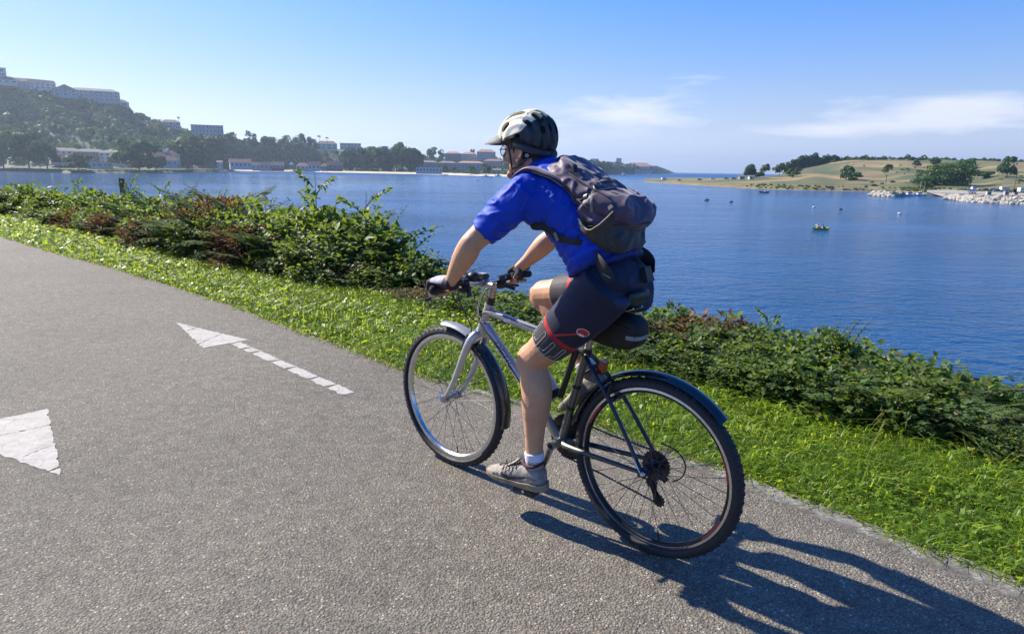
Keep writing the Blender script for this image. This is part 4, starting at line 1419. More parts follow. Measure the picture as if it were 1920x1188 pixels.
def car(kind, colr, p, rz, label, group):
    key = (kind, colr)
    if key not in _cars:
        o = _cars[key] = make_car(PAINT[colr], kind)
        o.location = p; o.rotation_euler = (0, 0, rz)
    else:
        o = copy_tree(_cars[key], label, p, rz)
    tag(o, label, 'van' if kind == 'van' else 'car', group)
    return o
GC = 'vehicles parked on the spit'
for kind, col_, x, y, rz, lab in (('van', 'white', 1245, 337.6, .2, 'white camper van at the tip of the spit'), ('car', 'silver', 1273, 339, .3, 'silver car next to the camper van on the spit'),
        ('car', 'black', 1312, 338, .1, 'black car alone in the middle of the spit'), ('car', 'white', 1336, 336.4, .2, 'white car right of the black car on the spit'),
        ('car', 'grey', 1362, 335.6, .2, 'grey car near the spit hut'), ('car', 'black', 1376, 335, .2, 'black car touching the spit hut')):
    q = right_row(x, y)
    car(kind, col_, q, rz, lab, GC)
GC2 = 'vehicles parked by the harbour'
for kind, col_, x, y, rz, lab in (('car', 'grey', 1673, 342.5, .1, 'grey car on the slope track beside the lone thin tree'), ('car', 'black', 1638, 349.5, .0, 'black car low by the shore left of the breakwater'),
        ('car', 'grey', 1756, 352, .1, 'grey car behind the slipway'), ('car', 'red', 1849, 358.5, .0, 'dark red car right of the boat on its stand'), ('car', 'white', 1862, 357.5, .0, 'white car between the red and blue cars'),
        ('car', 'blue', 1871, 359.5, .1, 'blue car in the harbour car row'), ('van', 'white', 1884, 359, .0, 'white van in the harbour car row'), ('car', 'red', 1903, 359, .05, 'dark red car beside the white van'),
        ('van', 'white', 1917, 361, .2, 'white van at the right edge of the harbour')):
    q = on_z(x, y, WATER_Z + 2.2) if x > 1740 else right_row(x, y)
    car(kind, col_, q, rz, lab, GC2)
# huts on the spit
for x, y, w, lab in ((1390, 336, 9, 'low stone hut at the neck of the spit'), (1408, 336, 10, 'small white hut between the spit bushes')):
    q = right_row(x, y)
    o = thing('hut', lab, 'hut', q, .1)
    MB().box((0, 0, 1.1), (4.4, 3.2, 2.6)).build('wall', m_white_wall if x > 1400 else m_conc, o, False)
    MB().add([(-2.5, -1.9, 2.4), (2.5, -1.9, 2.4), (2.5, 1.9, 2.4), (-2.5, 1.9, 2.4), (-2.5, 0, 3.3), (2.5, 0, 3.3)], [(0, 1, 5, 4), (2, 3, 4, 5), (0, 4, 3), (1, 2, 5), (0, 3, 2, 1)]).build('roof', m_slate, o, False)
    MB().box((-.6, -1.62, 1.0), (.9, .06, 1.9)).build('door', m_car_glass, o, False)
# lamp mast and sign at the right edge
p = on_z(1899, 366, WATER_Z + 2)
o = thing('mast', 'thin dark mast with crossarm on the harbour wall at the right edge', 'mast', p)
MB().tube([(0, 0, -1), (.15, 0, 9.2)], [.11, .06], 6).build('pole', m_tyre_far, o)
MB().tube([(-.7, 0, 6.4), (.9, 0, 6.4)], .05, 5).build('crossarm', m_tyre_far, o)
MB().box((.5, -.05, 2.0), (1.5, .5, 1.6)).build('control_box', m_tyre_far, o, False)
for x, lab in ((1853, 'small pale quay cabinet on the harbour wall, left one'), (1886, 'small pale quay cabinet with dark window on the harbour wall'), (1903, 'small pale quay cabinet on the harbour wall, nearest the mast')):
    p = on_z(x, 365.5, WATER_Z + 2.0)
    o = thing('quay_cabinet', lab, 'cabinet', p, .05, 'cabinets on the harbour wall')
    MB().box((0, 0, .7), (1.9, 1.0, 1.5)).build('body', m_cream_wall, o, False)
    MB().box((0, -.53, .8), (1.1, .06, .6)).build('panel', m_glass_far, o, False)
    MB().box((0, 0, 1.5), (2.1, 1.2, .12)).build('lid', m_white_trim, o, False)
p = on_z(1916, 352, WATER_Z + 3)
o = thing('sign_board', 'dark board on posts at the right edge above the cars', 'sign', p, 0)
MB().box((0, 0, 4.2), (2.6, .1, 1.6)).build('board', PAINT['grey'], o, False)
for s in (-1, 1):
    MB().tube([(s, .1, -2), (s, .1, 4.2)], .06, 6).build('post', PAINT['grey'], o)

# ---------------------------------------------------------------- boats and people on the water
m_skin_far = mat('skin_far', (.48, .29, .20), .6)
def tiny_person_mesh(name, m, pose):
    mb = MB()
    if pose == 'seated':
        mb.tube([(0, 0, 0), (.02, 0, .3), (.0, 0, .55)], [(.16, .13), (.17, .12), (.19, .1)], 8)
        mb.ell((.02, 0, .78), (.10, .09, .13), 8)
        mb.tube([(0, 0, .52), (.02, 0, .68)], .06, 6)
        for s in (-1, 1):
            mb.tube([(0, .19 * s, .5), (.15, .28 * s, .32), (.38, .22 * s, .34)], [.06, .05, .04], 6)
            mb.tube([(.05, .1 * s, .06), (.4, .14 * s, .22), (.75, .12 * s, .03)], [.09, .07, .05], 6)
    else:
        mb.tube([(0, 0, .85), (.0, 0, 1.15), (.0, 0, 1.42)], [(.15, .11), (.15, .11), (.19, .1)], 8)
        mb.ell((.02, 0, 1.63), (.10, .09, .13), 8)
        mb.tube([(0, 0, 1.4), (.01, 0, 1.55)], .06, 6)
        for s in (-1, 1):
            mb.tube([(0, .2 * s, 1.38), (.02, .26 * s, 1.1), (.12, .24 * s, .85)], [.06, .05, .04], 6)
            mb.tube([(0, .09 * s, .88), (.04 * s, .1 * s, .45), (.0 - .08 * s, .1 * s, .02)], [.09, .065, .05], 6)
    o = mb.build(name, m)
    r = o.modifiers.new('r', 'REMESH'); r.mode = 'VOXEL'; r.voxel_size = .035
    dg = bpy.context.evaluated_depsgraph_get()
    me = bpy.data.meshes.new_from_object(o.evaluated_get(dg))
    bpy.data.objects.remove(o)
    me.name = name
    me.polygons.foreach_set('use_smooth', np.ones(len(me.polygons), bool))
    return me
def person_far(label, me, loc, rz, group=None, shirt=None):
    o = link('person', me, None, loc, rz)
    tag(o, label, 'person', group)
    return o
m_suit_dark = mat('dark_wetsuit', (.05, .05, .06), .7)
ME_SEAT = tiny_person_mesh('seated_person', m_skin_far, 'seated')
ME_SEAT_D = ME_SEAT.copy(); ME_SEAT_D.materials[0] = m_suit_dark
ME_STAND = tiny_person_mesh('standing_person', m_skin_far, 'stand')
ME_STAND_D = ME_STAND.copy(); ME_STAND_D.materials[0] = m_suit_dark
def hull(mb, L, W, H, sheer=.15, n=12, keel=.25):
    rings = []
    for i in range(n + 1):
        u = i / n * 2 - 1
        w = W / 2 * max(.03, (1 - abs(u) ** 2.6))
        zt = H + sheer * u * u
        zb = -keel * (1 - abs(u) ** 3) + (H * .7) * abs(u) ** 4
        rings.append([(u * L / 2, -w, zt), (u * L / 2, -w * .75, (zt + zb) / 2), (u * L / 2, 0, zb), (u * L / 2, w * .75, (zt + zb) / 2), (u * L / 2, w, zt), (u * L / 2, 0, zt - .05)])
    return mb.rings(rings)
m_yellow = mat('yellow_plastic', (.62, .52, .03), .4, var=.05)
m_red_hull = mat('red_hull', (.55, .05, .04), .4, var=.05)
m_boat_white = mat('white_gelcoat', (.75, .75, .74), .35, var=.03, coat=.3)
p = on_z(1539, 431, WATER_Z)
k = thing('kayak', 'yellow kayak with two paddlers in the open water on the right', 'kayak', p + Vector((0, 0, .05)), .12)
hull(MB(), 3.5, .78, .28, .16).build('hull', m_yellow, k)
MB().box((-.2, 0, .285), (1.9, .42, .03)).build('cockpit', m_suit_dark, k, False)
kp = p + Vector((0, 0, .25))
person_far('paddler with raised arms in the rear of the yellow kayak', ME_SEAT, kp + Vector((-.75, -.09, 0)), .12)
person_far('second paddler sitting low in the front of the yellow kayak', ME_SEAT_D, kp + Vector((.35, .04, -.05)), .12)
pd = thing('paddle', 'double bladed paddle held across the yellow kayak', 'paddle', kp + Vector((-.4, -.05, .36)), .12)
MB().tube([(0, -1, -.12), (0, 1, .2)], .018, 6).build('shaft', m_suit_dark, pd)
for s in (-1, 1):
    MB().ell((0, s * 1.0, .04 + s * .16), (.03, .22, .09), 8).build('blade', m_yellow, pd)
p = on_z(1433, 361.5, WATER_Z)
k = thing('rescue_boat', 'small red and white boat near the spit shore', 'boat', p, 2.9)
hull(MB(), 5.2, 2.0, .6, .3).build('hull', m_red_hull, k)
MB().box((-.8, 0, .8), (1.6, 1.3, .9), 0, .8).build('cabin', m_boat_white, k, False)
person_far('person standing in the small red and white boat', ME_STAND_D, p + Vector((-.8, -.1, .3)), 3.0)
# floats and low buoys in a line
m_float = mat('float_grey', (.10, .09, .085), .8)
for x, y, s, lab in ((1325, 376, 1.3, 'dark float with a bird on it, leftmost of the float line'), (1371, 379, .9, 'small dark float second in the float line'), (1526, 389, .8, 'pale float third in the float line'),
                     (1576, 393, .8, 'dark mooring buoy fourth in the float line'), (1687, 401, .8, 'pair of pale floats at the right end of the float line'), (862, 334, 1.4, 'dark round buoy left of the cyclist helmet'), (896, 339, 1.2, 'dark spar buoy in front of the cyclist face')):
    p = on_z(x, y, WATER_Z)
    o = thing('buoy', lab, 'buoy', p, .3, 'floats moored in the bay')
    MB().ell((0, 0, .1), (.8 * s, .5 * s, .42 * s), 10).build('float', m_boat_white if 'pale' in lab else m_float, o)
    MB().tube([(0, 0, .3), (0, 0, 1.0 * s)], .07 * s, 6).build('post', m_float, o)
# moored catamaran style boats at the harbour
def motor_boat(label, p, rz, L, group=None, mast=False, cabin=True):
    o = thing('moored_boat', label, 'boat', p, rz, group)
    hull(MB(), L, L * .32, L * .13, L * .05, keel=.1 * L * .4).build('hull', m_boat_white, o)
    MB().box((0, 0, -.02), (L * .82, L * .27, .12)).build('waterline_stripe', PAINT['blue'], o, False)
    if cabin:
        MB().box((L * .02, 0, L * .13 + L * .09), (L * .36, L * .22, L * .2), 0, .78).build('cabin', m_boat_white, o, False)
        MB().box((L * .03, 0, L * .13 + L * .12), (L * .34, L * .225, L * .06)).build('window', m_car_glass, o, False)
    if mast:
        MB().tube([(L * .05, 0, L * .12), (L * .05, 0, L * 1.25)], [L * .010, L * .006], 6).build('mast', m_white_trim, o)
        MB().tube([(L * .05, 0, L * .32), (-L * .38, 0, L * .3)], L * .012, 6).build('boom', PAINT['blue'], o)
    return o
GB = 'white boats moored by the breakwater'
motor_boat('white motor boat moored against the right end of the short breakwater', on_z(1703, 367.5, WATER_Z), .1, 6.2, GB)
motor_boat('white sailing boat with two thin stays beside the breakwater', on_z(1722, 367.5, WATER_Z), .15, 6.0, GB, mast=True)
motor_boat('second white masted boat by the slipway', on_z(1730, 366.5, WATER_Z), .1, 5.4, GB, mast=True, cabin=False)
p = on_z(1823, 362.5, WATER_Z + 2.1)
o = motor_boat('white cabin boat standing on a dark trailer on the quay', p + Vector((0, 0, 1.2)), .2, 6.0)
tr = thing('boat_trailer', 'dark trailer under the white cabin boat on the quay', 'trailer', p, .2)
MB().box((0, 0, .55), (3.6, 1.5, .25)).build('frame', m_tyre_far, tr, False)
for sx in (-.5, .5):
    for sy in (-.75, .75):
        MB().lathe([(0, -.1), (.3, -.1), (.3, .1), (0, .1)], 12, 'y', (sx * 1.4, sy, .3), closed=False).build('wheel', m_tyre_far, tr)
GM = 'sailing boats anchored off the far town'
for x, y, L, mst, lab in ((911, 331.5, 8, True, 'white sailing yacht anchored left of the cyclist face'), (921, 333, 5, False, 'small white dinghy anchored below the yacht'), (934, 331, 9, True, 'white motor yacht anchored right in front of the cyclist face'),
        (1169, 329.3, 16, False, 'white launch off the headland hotels'), (1194, 329.6, 9, False, 'small white boat off the headland, middle one'), (1216, 329.4, 11, False, 'white boat off the headland, right one')):
    motor_boat(lab, on_z(x, y, WATER_Z), .3 + .2 * math.sin(x), L, GM, mast=mst)
# beach goers
for i, x in enumerate((500, 537, 545, 556, 590, 604, 612, 652, 700, 815)):
    s = shore_pt(x, 8 + (i * 7) % 9, .75)
    person_far('%s tiny bather from the left standing on the far sandy beach' % ('first', 'second', 'third', 'fourth', 'fifth', 'sixth', 'seventh', 'eighth', 'ninth', 'tenth')[i], ME_STAND if i % 2 else ME_STAND_D, s, i * 1.3, 'bathers on the far beach')
# ---------------------------------------------------------------- haze
m_haze = bpy.data.materials.new('haze')
m_haze.use_nodes = True
nt_ = m_haze.node_tree
nt_.nodes.clear()
vo = nt_.nodes.new('ShaderNodeOutputMaterial')
vp = nt_.nodes.new('ShaderNodeVolumePrincipled')
vp.inputs['Color'].default_value = (.66, .82, 1, 1)
vp.inputs['Density'].default_value = .00012
vp.inputs['Anisotropy'].default_value = .55
nt_.links.new(vp.outputs[0], vo.inputs['Volume'])
mb = MB().box((WC[0], WC[1], 69), (10800, 10800, 170))
structure(mb.build('haze', m_haze, smooth=False), 'stuff')
# ================================================================== SHRUBS on the bank
m_bramble = leaf_mat('bramble_leaves', (.026, .048, .012), (.100, .160, .036), (.40, .54, .05), .36, .55, (.20, .13, .05))
m_leafy = leaf_mat('leafy_shrub', (.030, .058, .014), (.095, .155, .030), (.36, .5, .04), .38, .55, (.20, .16, .04))
m_fern = leaf_mat('bracken_green', (.035, .062, .022), (.10, .150, .055), (.34, .46, .08), .36, .8, (.24, .17, .06))
m_brown = leaf_mat('bracken_dead', (.050, .031, .017), (.15, .092, .048), (.40, .18, .06), .25, .7, (.26, .16, .08))
m_stem = mat('stem', (.16, .13, .07), .8, var=.3, vscale=20)
m_stem_dark = mat('woody_stem', (.06, .045, .03), .85, var=.3, vscale=20)
m_tuft = leaf_mat('tall_grass', (.05, .085, .015), (.15, .20, .04), (.45, .5, .06), .45, .45, (.34, .27, .11))

def leaf_set(C, A, N, size, elong, fold=.18):
    """pointed folded leaves: C base, A along, N up; 4 corner vertices and a midrib"""
    A = A / (np.linalg.norm(A, axis=1)[:, None] + 1e-9)
    N = N - A * (A * N).sum(1)[:, None]
    N /= np.linalg.norm(N, axis=1)[:, None] + 1e-9
    B = np.cross(N, A)
    s = size[:, None]
    if np.ndim(elong):
        elong = elong[:, None]
    V = np.stack([C, C + A * s * .45 * elong - B * s * .5 + N * s * fold, C + A * s * elong - N * s * .12, C + A * s * .45 * elong + B * s * .5 + N * s * fold, C + A * s * .5 * elong], 1).reshape(-1, 3)
    k = np.arange(len(C))[:, None] * 5
    L = np.concatenate([k + np.array([[0, 1, 4]]), k + np.array([[1, 2, 4]]), k + np.array([[0, 4, 3]]), k + np.array([[4, 2, 3]])], 1).ravel()
    return V, L, np.arange(len(C) * 4) * 3
def bush_mesh(name, m, seed, n=1500, size=.045, clumps=26, sprigs=6, brown=.04, elong=1.5):
    """unit bush: about 1 m wide, 1 m tall; leaves hang in clumps on its outside, sprigs stick out"""
    rg = np.random.default_rng(seed)
    d = rg.normal(0, 1, (clumps, 3)); d[:, 2] = np.abs(d[:, 2]) * 1.1 - .1
    d /= np.linalg.norm(d, axis=1)[:, None]
    cc = np.array([0, 0, .30]) + d * np.array([.42, .42, .50]) * (.6 + .4 * rg.random((clumps, 1)))
    cr = .10 + .10 * rg.random(clumps)
    ct = rg.normal(0, .12, clumps)
    i = rg.integers(0, clumps, n)
    e = rg.normal(0, 1, (n, 3)); e /= np.linalg.norm(e, axis=1)[:, None]
    C = cc[i] + e * (cr[i] * (.45 + .55 * rg.random(n) ** .5))[:, None]
    C[:, 2] = np.abs(C[:, 2])
    A = e * .6 + rg.normal(0, .6, (n, 3)) + d[i] * .5
    N = d[i] * .6 + e * .5 + np.array([0, 0, .9]) + rg.normal(0, .35, (n, 3))
    T = np.clip(.40 + ct[i] + .16 * rg.normal(0, 1, n), 0, .76)
    br = rg.random(n) < brown
    T[br] = .88 + .12 * rg.random(br.sum())
    Cs, As, Ns, Ts, Ss = [C], [A], [N], [T], [size * (.6 + .8 * rg.random(n))]
    stems = MB()
    for s in range(sprigs):
        a = rg.uniform(0, 2 * PI); r0 = rg.uniform(.1, .4)
        p0 = np.array([math.cos(a) * r0, math.sin(a) * r0, .55]); dr = np.array([math.cos(a) * rg.uniform(.1, .7), math.sin(a) * rg.uniform(.1, .7), 1.0]); dr /= np.linalg.norm(dr)
        Ls = rg.uniform(.25, .5)
        pts = [p0 + dr * Ls * q + np.array([math.cos(a), math.sin(a), -.6]) * .14 * q * q for q in (0, .33, .66, 1)]
        stems.tube(pts, [.008, .006, .004, .002], 4)
        k = 16
        q = np.linspace(.2, 1, k)
        P = np.stack([np.interp(q, (0, .33, .66, 1), [p[j] for p in pts]) for j in range(3)], 1)
        sd = np.where(np.arange(k) % 2, 1, -1)[:, None] * np.cross(dr, rg.normal(0, 1, 3))[None]
        Cs.append(P); As.append(sd + dr * .4 + rg.normal(0, .3, (k, 3))); Ns.append(np.array([[0, 0, 1.]]) + rg.normal(0, .4, (k, 3)))
        Ts.append(np.clip(.5 + .1 * rg.normal(0, 1, k), 0, .76)); Ss.append(size * (1.0 - .4 * q))
    for s in range(9):
        a = rg.uniform(0, 2 * PI)
        stems.tube([(math.cos(a) * .05, math.sin(a) * .05, -.25), (math.cos(a) * .18, math.sin(a) * .18, .3), (math.cos(a) * .34, math.sin(a) * .34, .62)], [.012, .009, .004], 5)
    V, L, S = leaf_set(np.concatenate(Cs), np.concatenate(As), np.concatenate(Ns), np.concatenate(Ss), elong)
    me = raw_mesh('foliage', V, L, S, m, False, {'tint': np.repeat(np.concatenate(Ts), 5)})
    return me, stems.mesh('stem', m_stem_dark)
def frond(rg, p0, az, L, lift, droop, np_=17, pin=.42):
    """one bracken frond: leaflet quads along pinnae along a bowed rachis"""
    t_ = np.linspace(0, 1, np_ + 6)
    h = np.array([math.cos(az), math.sin(az), 0]); z = np.array([0, 0, 1.]); sd = np.cross(z, h)
    path = p0 + np.outer(t_ * L * math.cos(lift), h) + np.outer(t_ * L * math.sin(lift) - droop * L * t_ ** 2.2, z)
    C, A, N, S, E = [], [], [], [], []
    for i in range(6, len(t_) - 1):
        u = (i - 6) / (np_)
        tan = path[i + 1] - path[i]; tan /= np.linalg.norm(tan)
        up = np.cross(tan, sd); up = -up if up[2] < 0 else up
        pl = L * pin * (1 - u) ** 1.1 * min(1, .8 + u * 1.5) * rg.uniform(.85, 1.1)
        for sg in (-1, 1):
            pd = sd * sg * .90 + tan * .48 - up * .10 + rg.normal(0, .06, 3)
            C.append(path[i]); A.append(pd); N.append(up + rg.normal(0, .25, 3)); S.append(max(.006, pl * .17)); E.append(1 / .17)
            for v in (.3, .52, .72):          # side lobes give the pinna its ragged edge
                for s2 in (-1, 1):
                    C.append(path[i] + pd * pl * v); A.append(pd * .8 + tan * s2 * .7); N.append(up + rg.normal(0, .25, 3)); S.append(pl * .085); E.append(2.0)
    return np.array(C), np.array(A), np.array(N), np.array(S), np.array(E), path
def fern_mesh(seed, m, n=9, dead=False, spread=1.0):
    """unit bracken clump, about 1 m tall"""
    rg = np.random.default_rng(seed)
    Cs, As, Ns, Ss, Ts, Es = [], [], [], [], [], []
    st = MB()
    for i in range(n):
        az = 2 * PI * i / n + rg.uniform(-.4, .4)
        L = rg.uniform(.62, 1.0); lift = rg.uniform(.25, .85)
        p0 = np.array([math.cos(az) * .08, math.sin(az) * .08, rg.uniform(.15, .5)])
        C, A, N, S, E, path = frond(rg, p0, az, L, lift, rg.uniform(.12, .42) if not dead else rg.uniform(.3, 1.0), pin=.36)
        Cs.append(C); As.append(A); Ns.append(N); Ss.append(S); Es.append(E); Ts.append(np.clip(np.full(len(C), .42 + rg.normal(0, .14)) + .06 * rg.normal(0, 1, len(C)), 0, .76))
        st.tube([(0, 0, -.3), tuple(p0 * .7), tuple(path[0]), tuple(path[len(path) // 2]), tuple(path[-1])], [.008, .007, .006, .004, .001], 4)
    V, L, S = leaf_set(np.concatenate(Cs), np.concatenate(As), np.concatenate(Ns), np.concatenate(Ss), np.concatenate(Es), .05)
    me = raw_mesh('fronds', V, L, S, m, False, {'tint': np.repeat(np.concatenate(Ts), 5)})
    return me, st.mesh('stem', m_stem if not dead else m_stem_dark)
def tuft_mesh(seed):
    rg = np.random.default_rng(seed)
    n = 170
    P = np.stack([rg.normal(0, .16, n), rg.normal(0, .16, n), np.full(n, -.05)], 1)
    global rng
    keep, rng = rng, rg
    V, L, S, T = blades(P, .45 + .6 * rg.random(n), .012 + .010 * rg.random(n), .15 + .35 * rg.random(n), .15 + .8 * rg.random(n), np.clip(.4 + .25 * rg.normal(0, 1, n), 0, 1))
    rng = keep
    return raw_mesh('blades', V, L, S, m_tuft, False, {'tint': T})
def sapling_mesh(seed, m, leaf=.085, branches=7):
    """young elder shoot, unit height: upright stems with paired leaflets"""
    rg = np.random.default_rng(seed)
    C, A, N, S = [], [], [], []
    st = MB()
    st.tube([(0, 0, -.2), (.02, .01, .5), (.0, .03, 1.0)], [.014, .010, .003], 5)
    for i in range(branches):
        z0 = .32 + .62 * i / branches
        az = i * 2.4 + rg.uniform(-.3, .3)
        Lb = rg.uniform(.2, .4) * (1.25 - z0 * .7)
        tip = np.array([math.cos(az) * Lb, math.sin(az) * Lb, z0 + Lb * .55])
        p0 = np.array([0, 0, z0])
        st.tube([p0, (p0 + tip) / 2 + (0, 0, .03), tip], [.007, .005, .002], 4)
        for q in np.linspace(.35, 1, 4):
            p = p0 + (tip - p0) * q + np.array([0, 0, .03 * math.sin(q * 3)])
            d = (tip - p0) / np.linalg.norm(tip - p0); s = np.cross(d, (0, 0, 1.))
            for a_ in ([s + d * .3, -s + d * .3] if q < 1 else [s * .7 + d, d, -s * .7 + d]):
                for off in (0, .6):
                    C.append(p + a_ * leaf * off * .7); A.append(a_ + rg.normal(0, .25, 3) + np.array([0, 0, -.1])); N.append(np.array([0, 0, 1.]) + rg.normal(0, .3, 3)); S.append(leaf * rg.uniform(.45, .75))
    C, A, N, S = (np.array(q) for q in (C, A, N, S))
    V, L, SS = leaf_set(C, A, N, S, 1.6)
    return raw_mesh('foliage', V, L, SS, m, False, {'tint': np.repeat(np.clip(.5 + .14 * rg.normal(0, 1, len(C)), 0, .76), 5)}), st.mesh('stem', m_stem)

KIND = {}
for s in range(4):
    KIND['bramble', s] = bush_mesh('foliage', m_bramble, 200 + s, 2700, .042, 34, 9, .05, 1.35)
for s in range(3):
    KIND['leafy', s] = bush_mesh('foliage', m_leafy, 220 + s, 2200, .048, 30, 9, .03, 1.6)
for s in range(3):
    KIND['fern', s] = fern_mesh(240 + s, m_fern, 13)
for s in range(2):
    KIND['dead', s] = bush_mesh('foliage', m_brown, 250 + s, 2300, .030, 30, 12, .25, 2.4)
for s in range(2):
    KIND['tuft', s] = (tuft_mesh(260 + s), None)
KIND['sapling', 0] = sapling_mesh(270, m_leafy, .10, 8)
KIND['sapling', 1] = sapling_mesh(271, m_leafy, .11, 7)
NAME = {'bramble': ('bramble_bush', 'bush'), 'leafy': ('leafy_shrub', 'shrub'), 'fern': ('bracken_clump', 'fern'), 'dead': ('dead_bracken', 'fern'), 'tuft': ('grass_tuft', 'tall grass'), 'sapling': ('elder_shoot', 'sapling')}
rgs = random.Random(5)
def plant(kind, x, out, ytop, label, wide=1.0, group=None, v=None, dz=0.0, lean=0.0, h=None):
    """a plant at column x of the shrub line, 'out' metres towards the water, its top at row ytop of the photograph"""
    i = int(np.argmin(abs(PX - x)))
    b = BL[i] + NRM[i] * out
    z0 = -.12 - .35 * max(0, out) + dz
    if h is None:
        h = at(x, ytop, b[1]).z - z0
    ks = [k for k in KIND if k[0] == kind]
    if x > 1790:
        wide *= .62
        h *= .85
    me = KIND[kind, v if v is not None else rgs.randrange(len(ks))]
    nm, cat = NAME[kind]
    part = me[0].name.split('.')[0]
    o = thing(nm, label, cat, (b[0], b[1], z0), rgs.uniform(0, 6.28), group)
    if kind == 'fern':
        wide = h / .82
        o.scale = (wide,) * 3
    else:
        wide = min(wide, 1.3 * h + .35)
        o.scale = (wide, wide, h / .96)
    if lean:
        o.rotation_euler[0] = lean
    link(part, me[0], o)
    if me[1] is not None:
        link('stem', me[1], o)
    return o
SIL_L = [(-200, 330), (0, 342), (40, 362), (100, 354), (140, 350), (200, 354), (260, 360), (330, 366), (380, 372), (430, 384), (480, 382), (530, 388), (590, 400), (630, 445), (680, 478), (720, 502), (750, 528), (790, 524), (850, 532), (900, 545), (980, 552)]
SIL_R = [(980, 552), (1200, 572), (1270, 590), (1330, 618), (1380, 632), (1440, 626), (1490, 620), (1540, 652), (1600, 674), (1660, 668), (1720, 694), (1770, 704), (1830, 742), (1890, 782), (1920, 820), (2100, 900)]
def sil(x):
    return lerp_tab(SIL_L + SIL_R[1:], x)
GL, GR = 'shrubs of the waterside hedge left of the cyclist', 'shrubs of the bank right of the cyclist'
ORD = ['first', 'second', 'third', 'fourth', 'fifth', 'sixth', 'seventh', 'eighth', 'ninth', 'tenth', 'eleventh', 'twelfth', 'thirteenth', 'fourteenth', 'fifteenth', 'sixteenth', 'seventeenth', 'eighteenth', 'nineteenth', 'twentieth']
LOOK = {'bramble': 'dark bramble bush', 'leafy': 'bright leafy shrub', 'fern': 'green bracken clump', 'dead': 'rusty dead bracken', 'tuft': 'tall grass tuft'}
cnt = {}
def run(group, side, rowname, items, out, drop, wide):
    for kind, x in items:
        k = (side, rowname, kind)
        cnt[k] = cnt.get(k, 0) + 1
        plant(kind, x, out + rgs.uniform(-.08, .08), sil(x) + drop + rgs.uniform(-9, 7), '%s %s from left in the %s of the %s' % (ORD[cnt[k] - 1], LOOK[kind], rowname, side), wide * rgs.uniform(.9, 1.15), group)
# rear row makes the outline, front row the shaded foot
run(GL, 'left hedge', 'back row', [('leafy', -150), ('leafy', -60), ('leafy', 5), ('leafy', 45), ('bramble', 85), ('leafy', 120), ('bramble', 160), ('leafy', 195), ('fern', 228), ('fern', 262), ('bramble', 292), ('fern', 322), ('dead', 345),
     ('fern', 352), ('bramble', 378), ('fern', 408), ('bramble', 436), ('leafy', 468), ('bramble', 500), ('leafy', 530), ('bramble', 560), ('leafy', 588), ('bramble', 616), ('fern', 642), ('bramble', 668), ('bramble', 700), ('fern', 728)], .75, -3, 1.5)
run(GL, 'left hedge', 'front row', [('bramble', -60), ('leafy', 10), ('bramble', 50), ('leafy', 95), ('dead', 135), ('bramble', 165), ('dead', 200), ('fern', 232), ('leafy', 258), ('dead', 285), ('fern', 310), ('fern', 335), ('bramble', 362),
     ('fern', 378), ('fern', 405), ('dead', 425), ('dead', 450), ('fern', 480), ('fern', 512), ('bramble', 545), ('bramble', 578), ('bramble', 605), ('dead', 640), ('bramble', 668), ('tuft', 690), ('bramble', 715), ('leafy', 738)], .26, 30, 1.2)
run(GL, 'bank behind the bicycle', 'fringe', [('tuft', 775), ('dead', 790), ('tuft', 815), ('bramble', 840), ('tuft', 865), ('leafy', 890), ('bramble', 915), ('leafy', 945), ('bramble', 975), ('leafy', 1000), ('bramble', 1030), ('bramble', 1070), ('leafy', 1110), ('bramble', 1150), ('tuft', 1180)], .22, 2, .95)
run(GR, 'right bank', 'back row', [('leafy', 1205), ('tuft', 1225), ('dead', 1262), ('leafy', 1285), ('bramble', 1315), ('fern', 1345), ('bramble', 1375), ('leafy', 1410), ('bramble', 1440), ('bramble', 1468), ('leafy', 1495), ('bramble', 1530),
     ('bramble', 1570), ('leafy', 1605), ('bramble', 1640), ('bramble', 1668), ('fern', 1705), ('fern', 1745), ('bramble', 1780), ('fern', 1815), ('bramble', 1850), ('fern', 1872), ('fern', 1900)], .45, -6, .92)
run(GR, 'right bank', 'front row', [('leafy', 1222), ('fern', 1255), ('bramble', 1352), ('fern', 1430), ('bramble', 1510), ('bramble', 1575), ('fern', 1655), ('bramble', 1710), ('fern', 1765), ('bramble', 1825), ('bramble', 1870), ('tuft', 1210), ('bramble', 1240), ('leafy', 1275), ('bramble', 1310), ('tuft', 1340), ('bramble', 1370), ('bramble', 1410), ('bramble', 1450), ('leafy', 1490), ('bramble', 1530), ('leafy', 1560), ('bramble', 1595),
     ('bramble', 1635), ('tuft', 1660), ('bramble', 1690), ('bramble', 1735), ('tuft', 1765), ('bramble', 1800), ('bramble', 1850), ('bramble', 1885)], -.03, 32, .66)
# further down the bank, filling what shows between the tops
cnt2 = 0
for x in range(-100, 1801, 75):
    if 700 < x < 1180:
        continue
    cnt2 += 1
    plant('bramble', x, 1.5, 0, '%s bramble mound from the left on the lower bank behind the hedge' % (ORD + ['twenty-first', 'twenty-second', 'twenty-third'])[cnt2 - 1], 1.7, 'bramble mounds on the lower bank', h=.55)
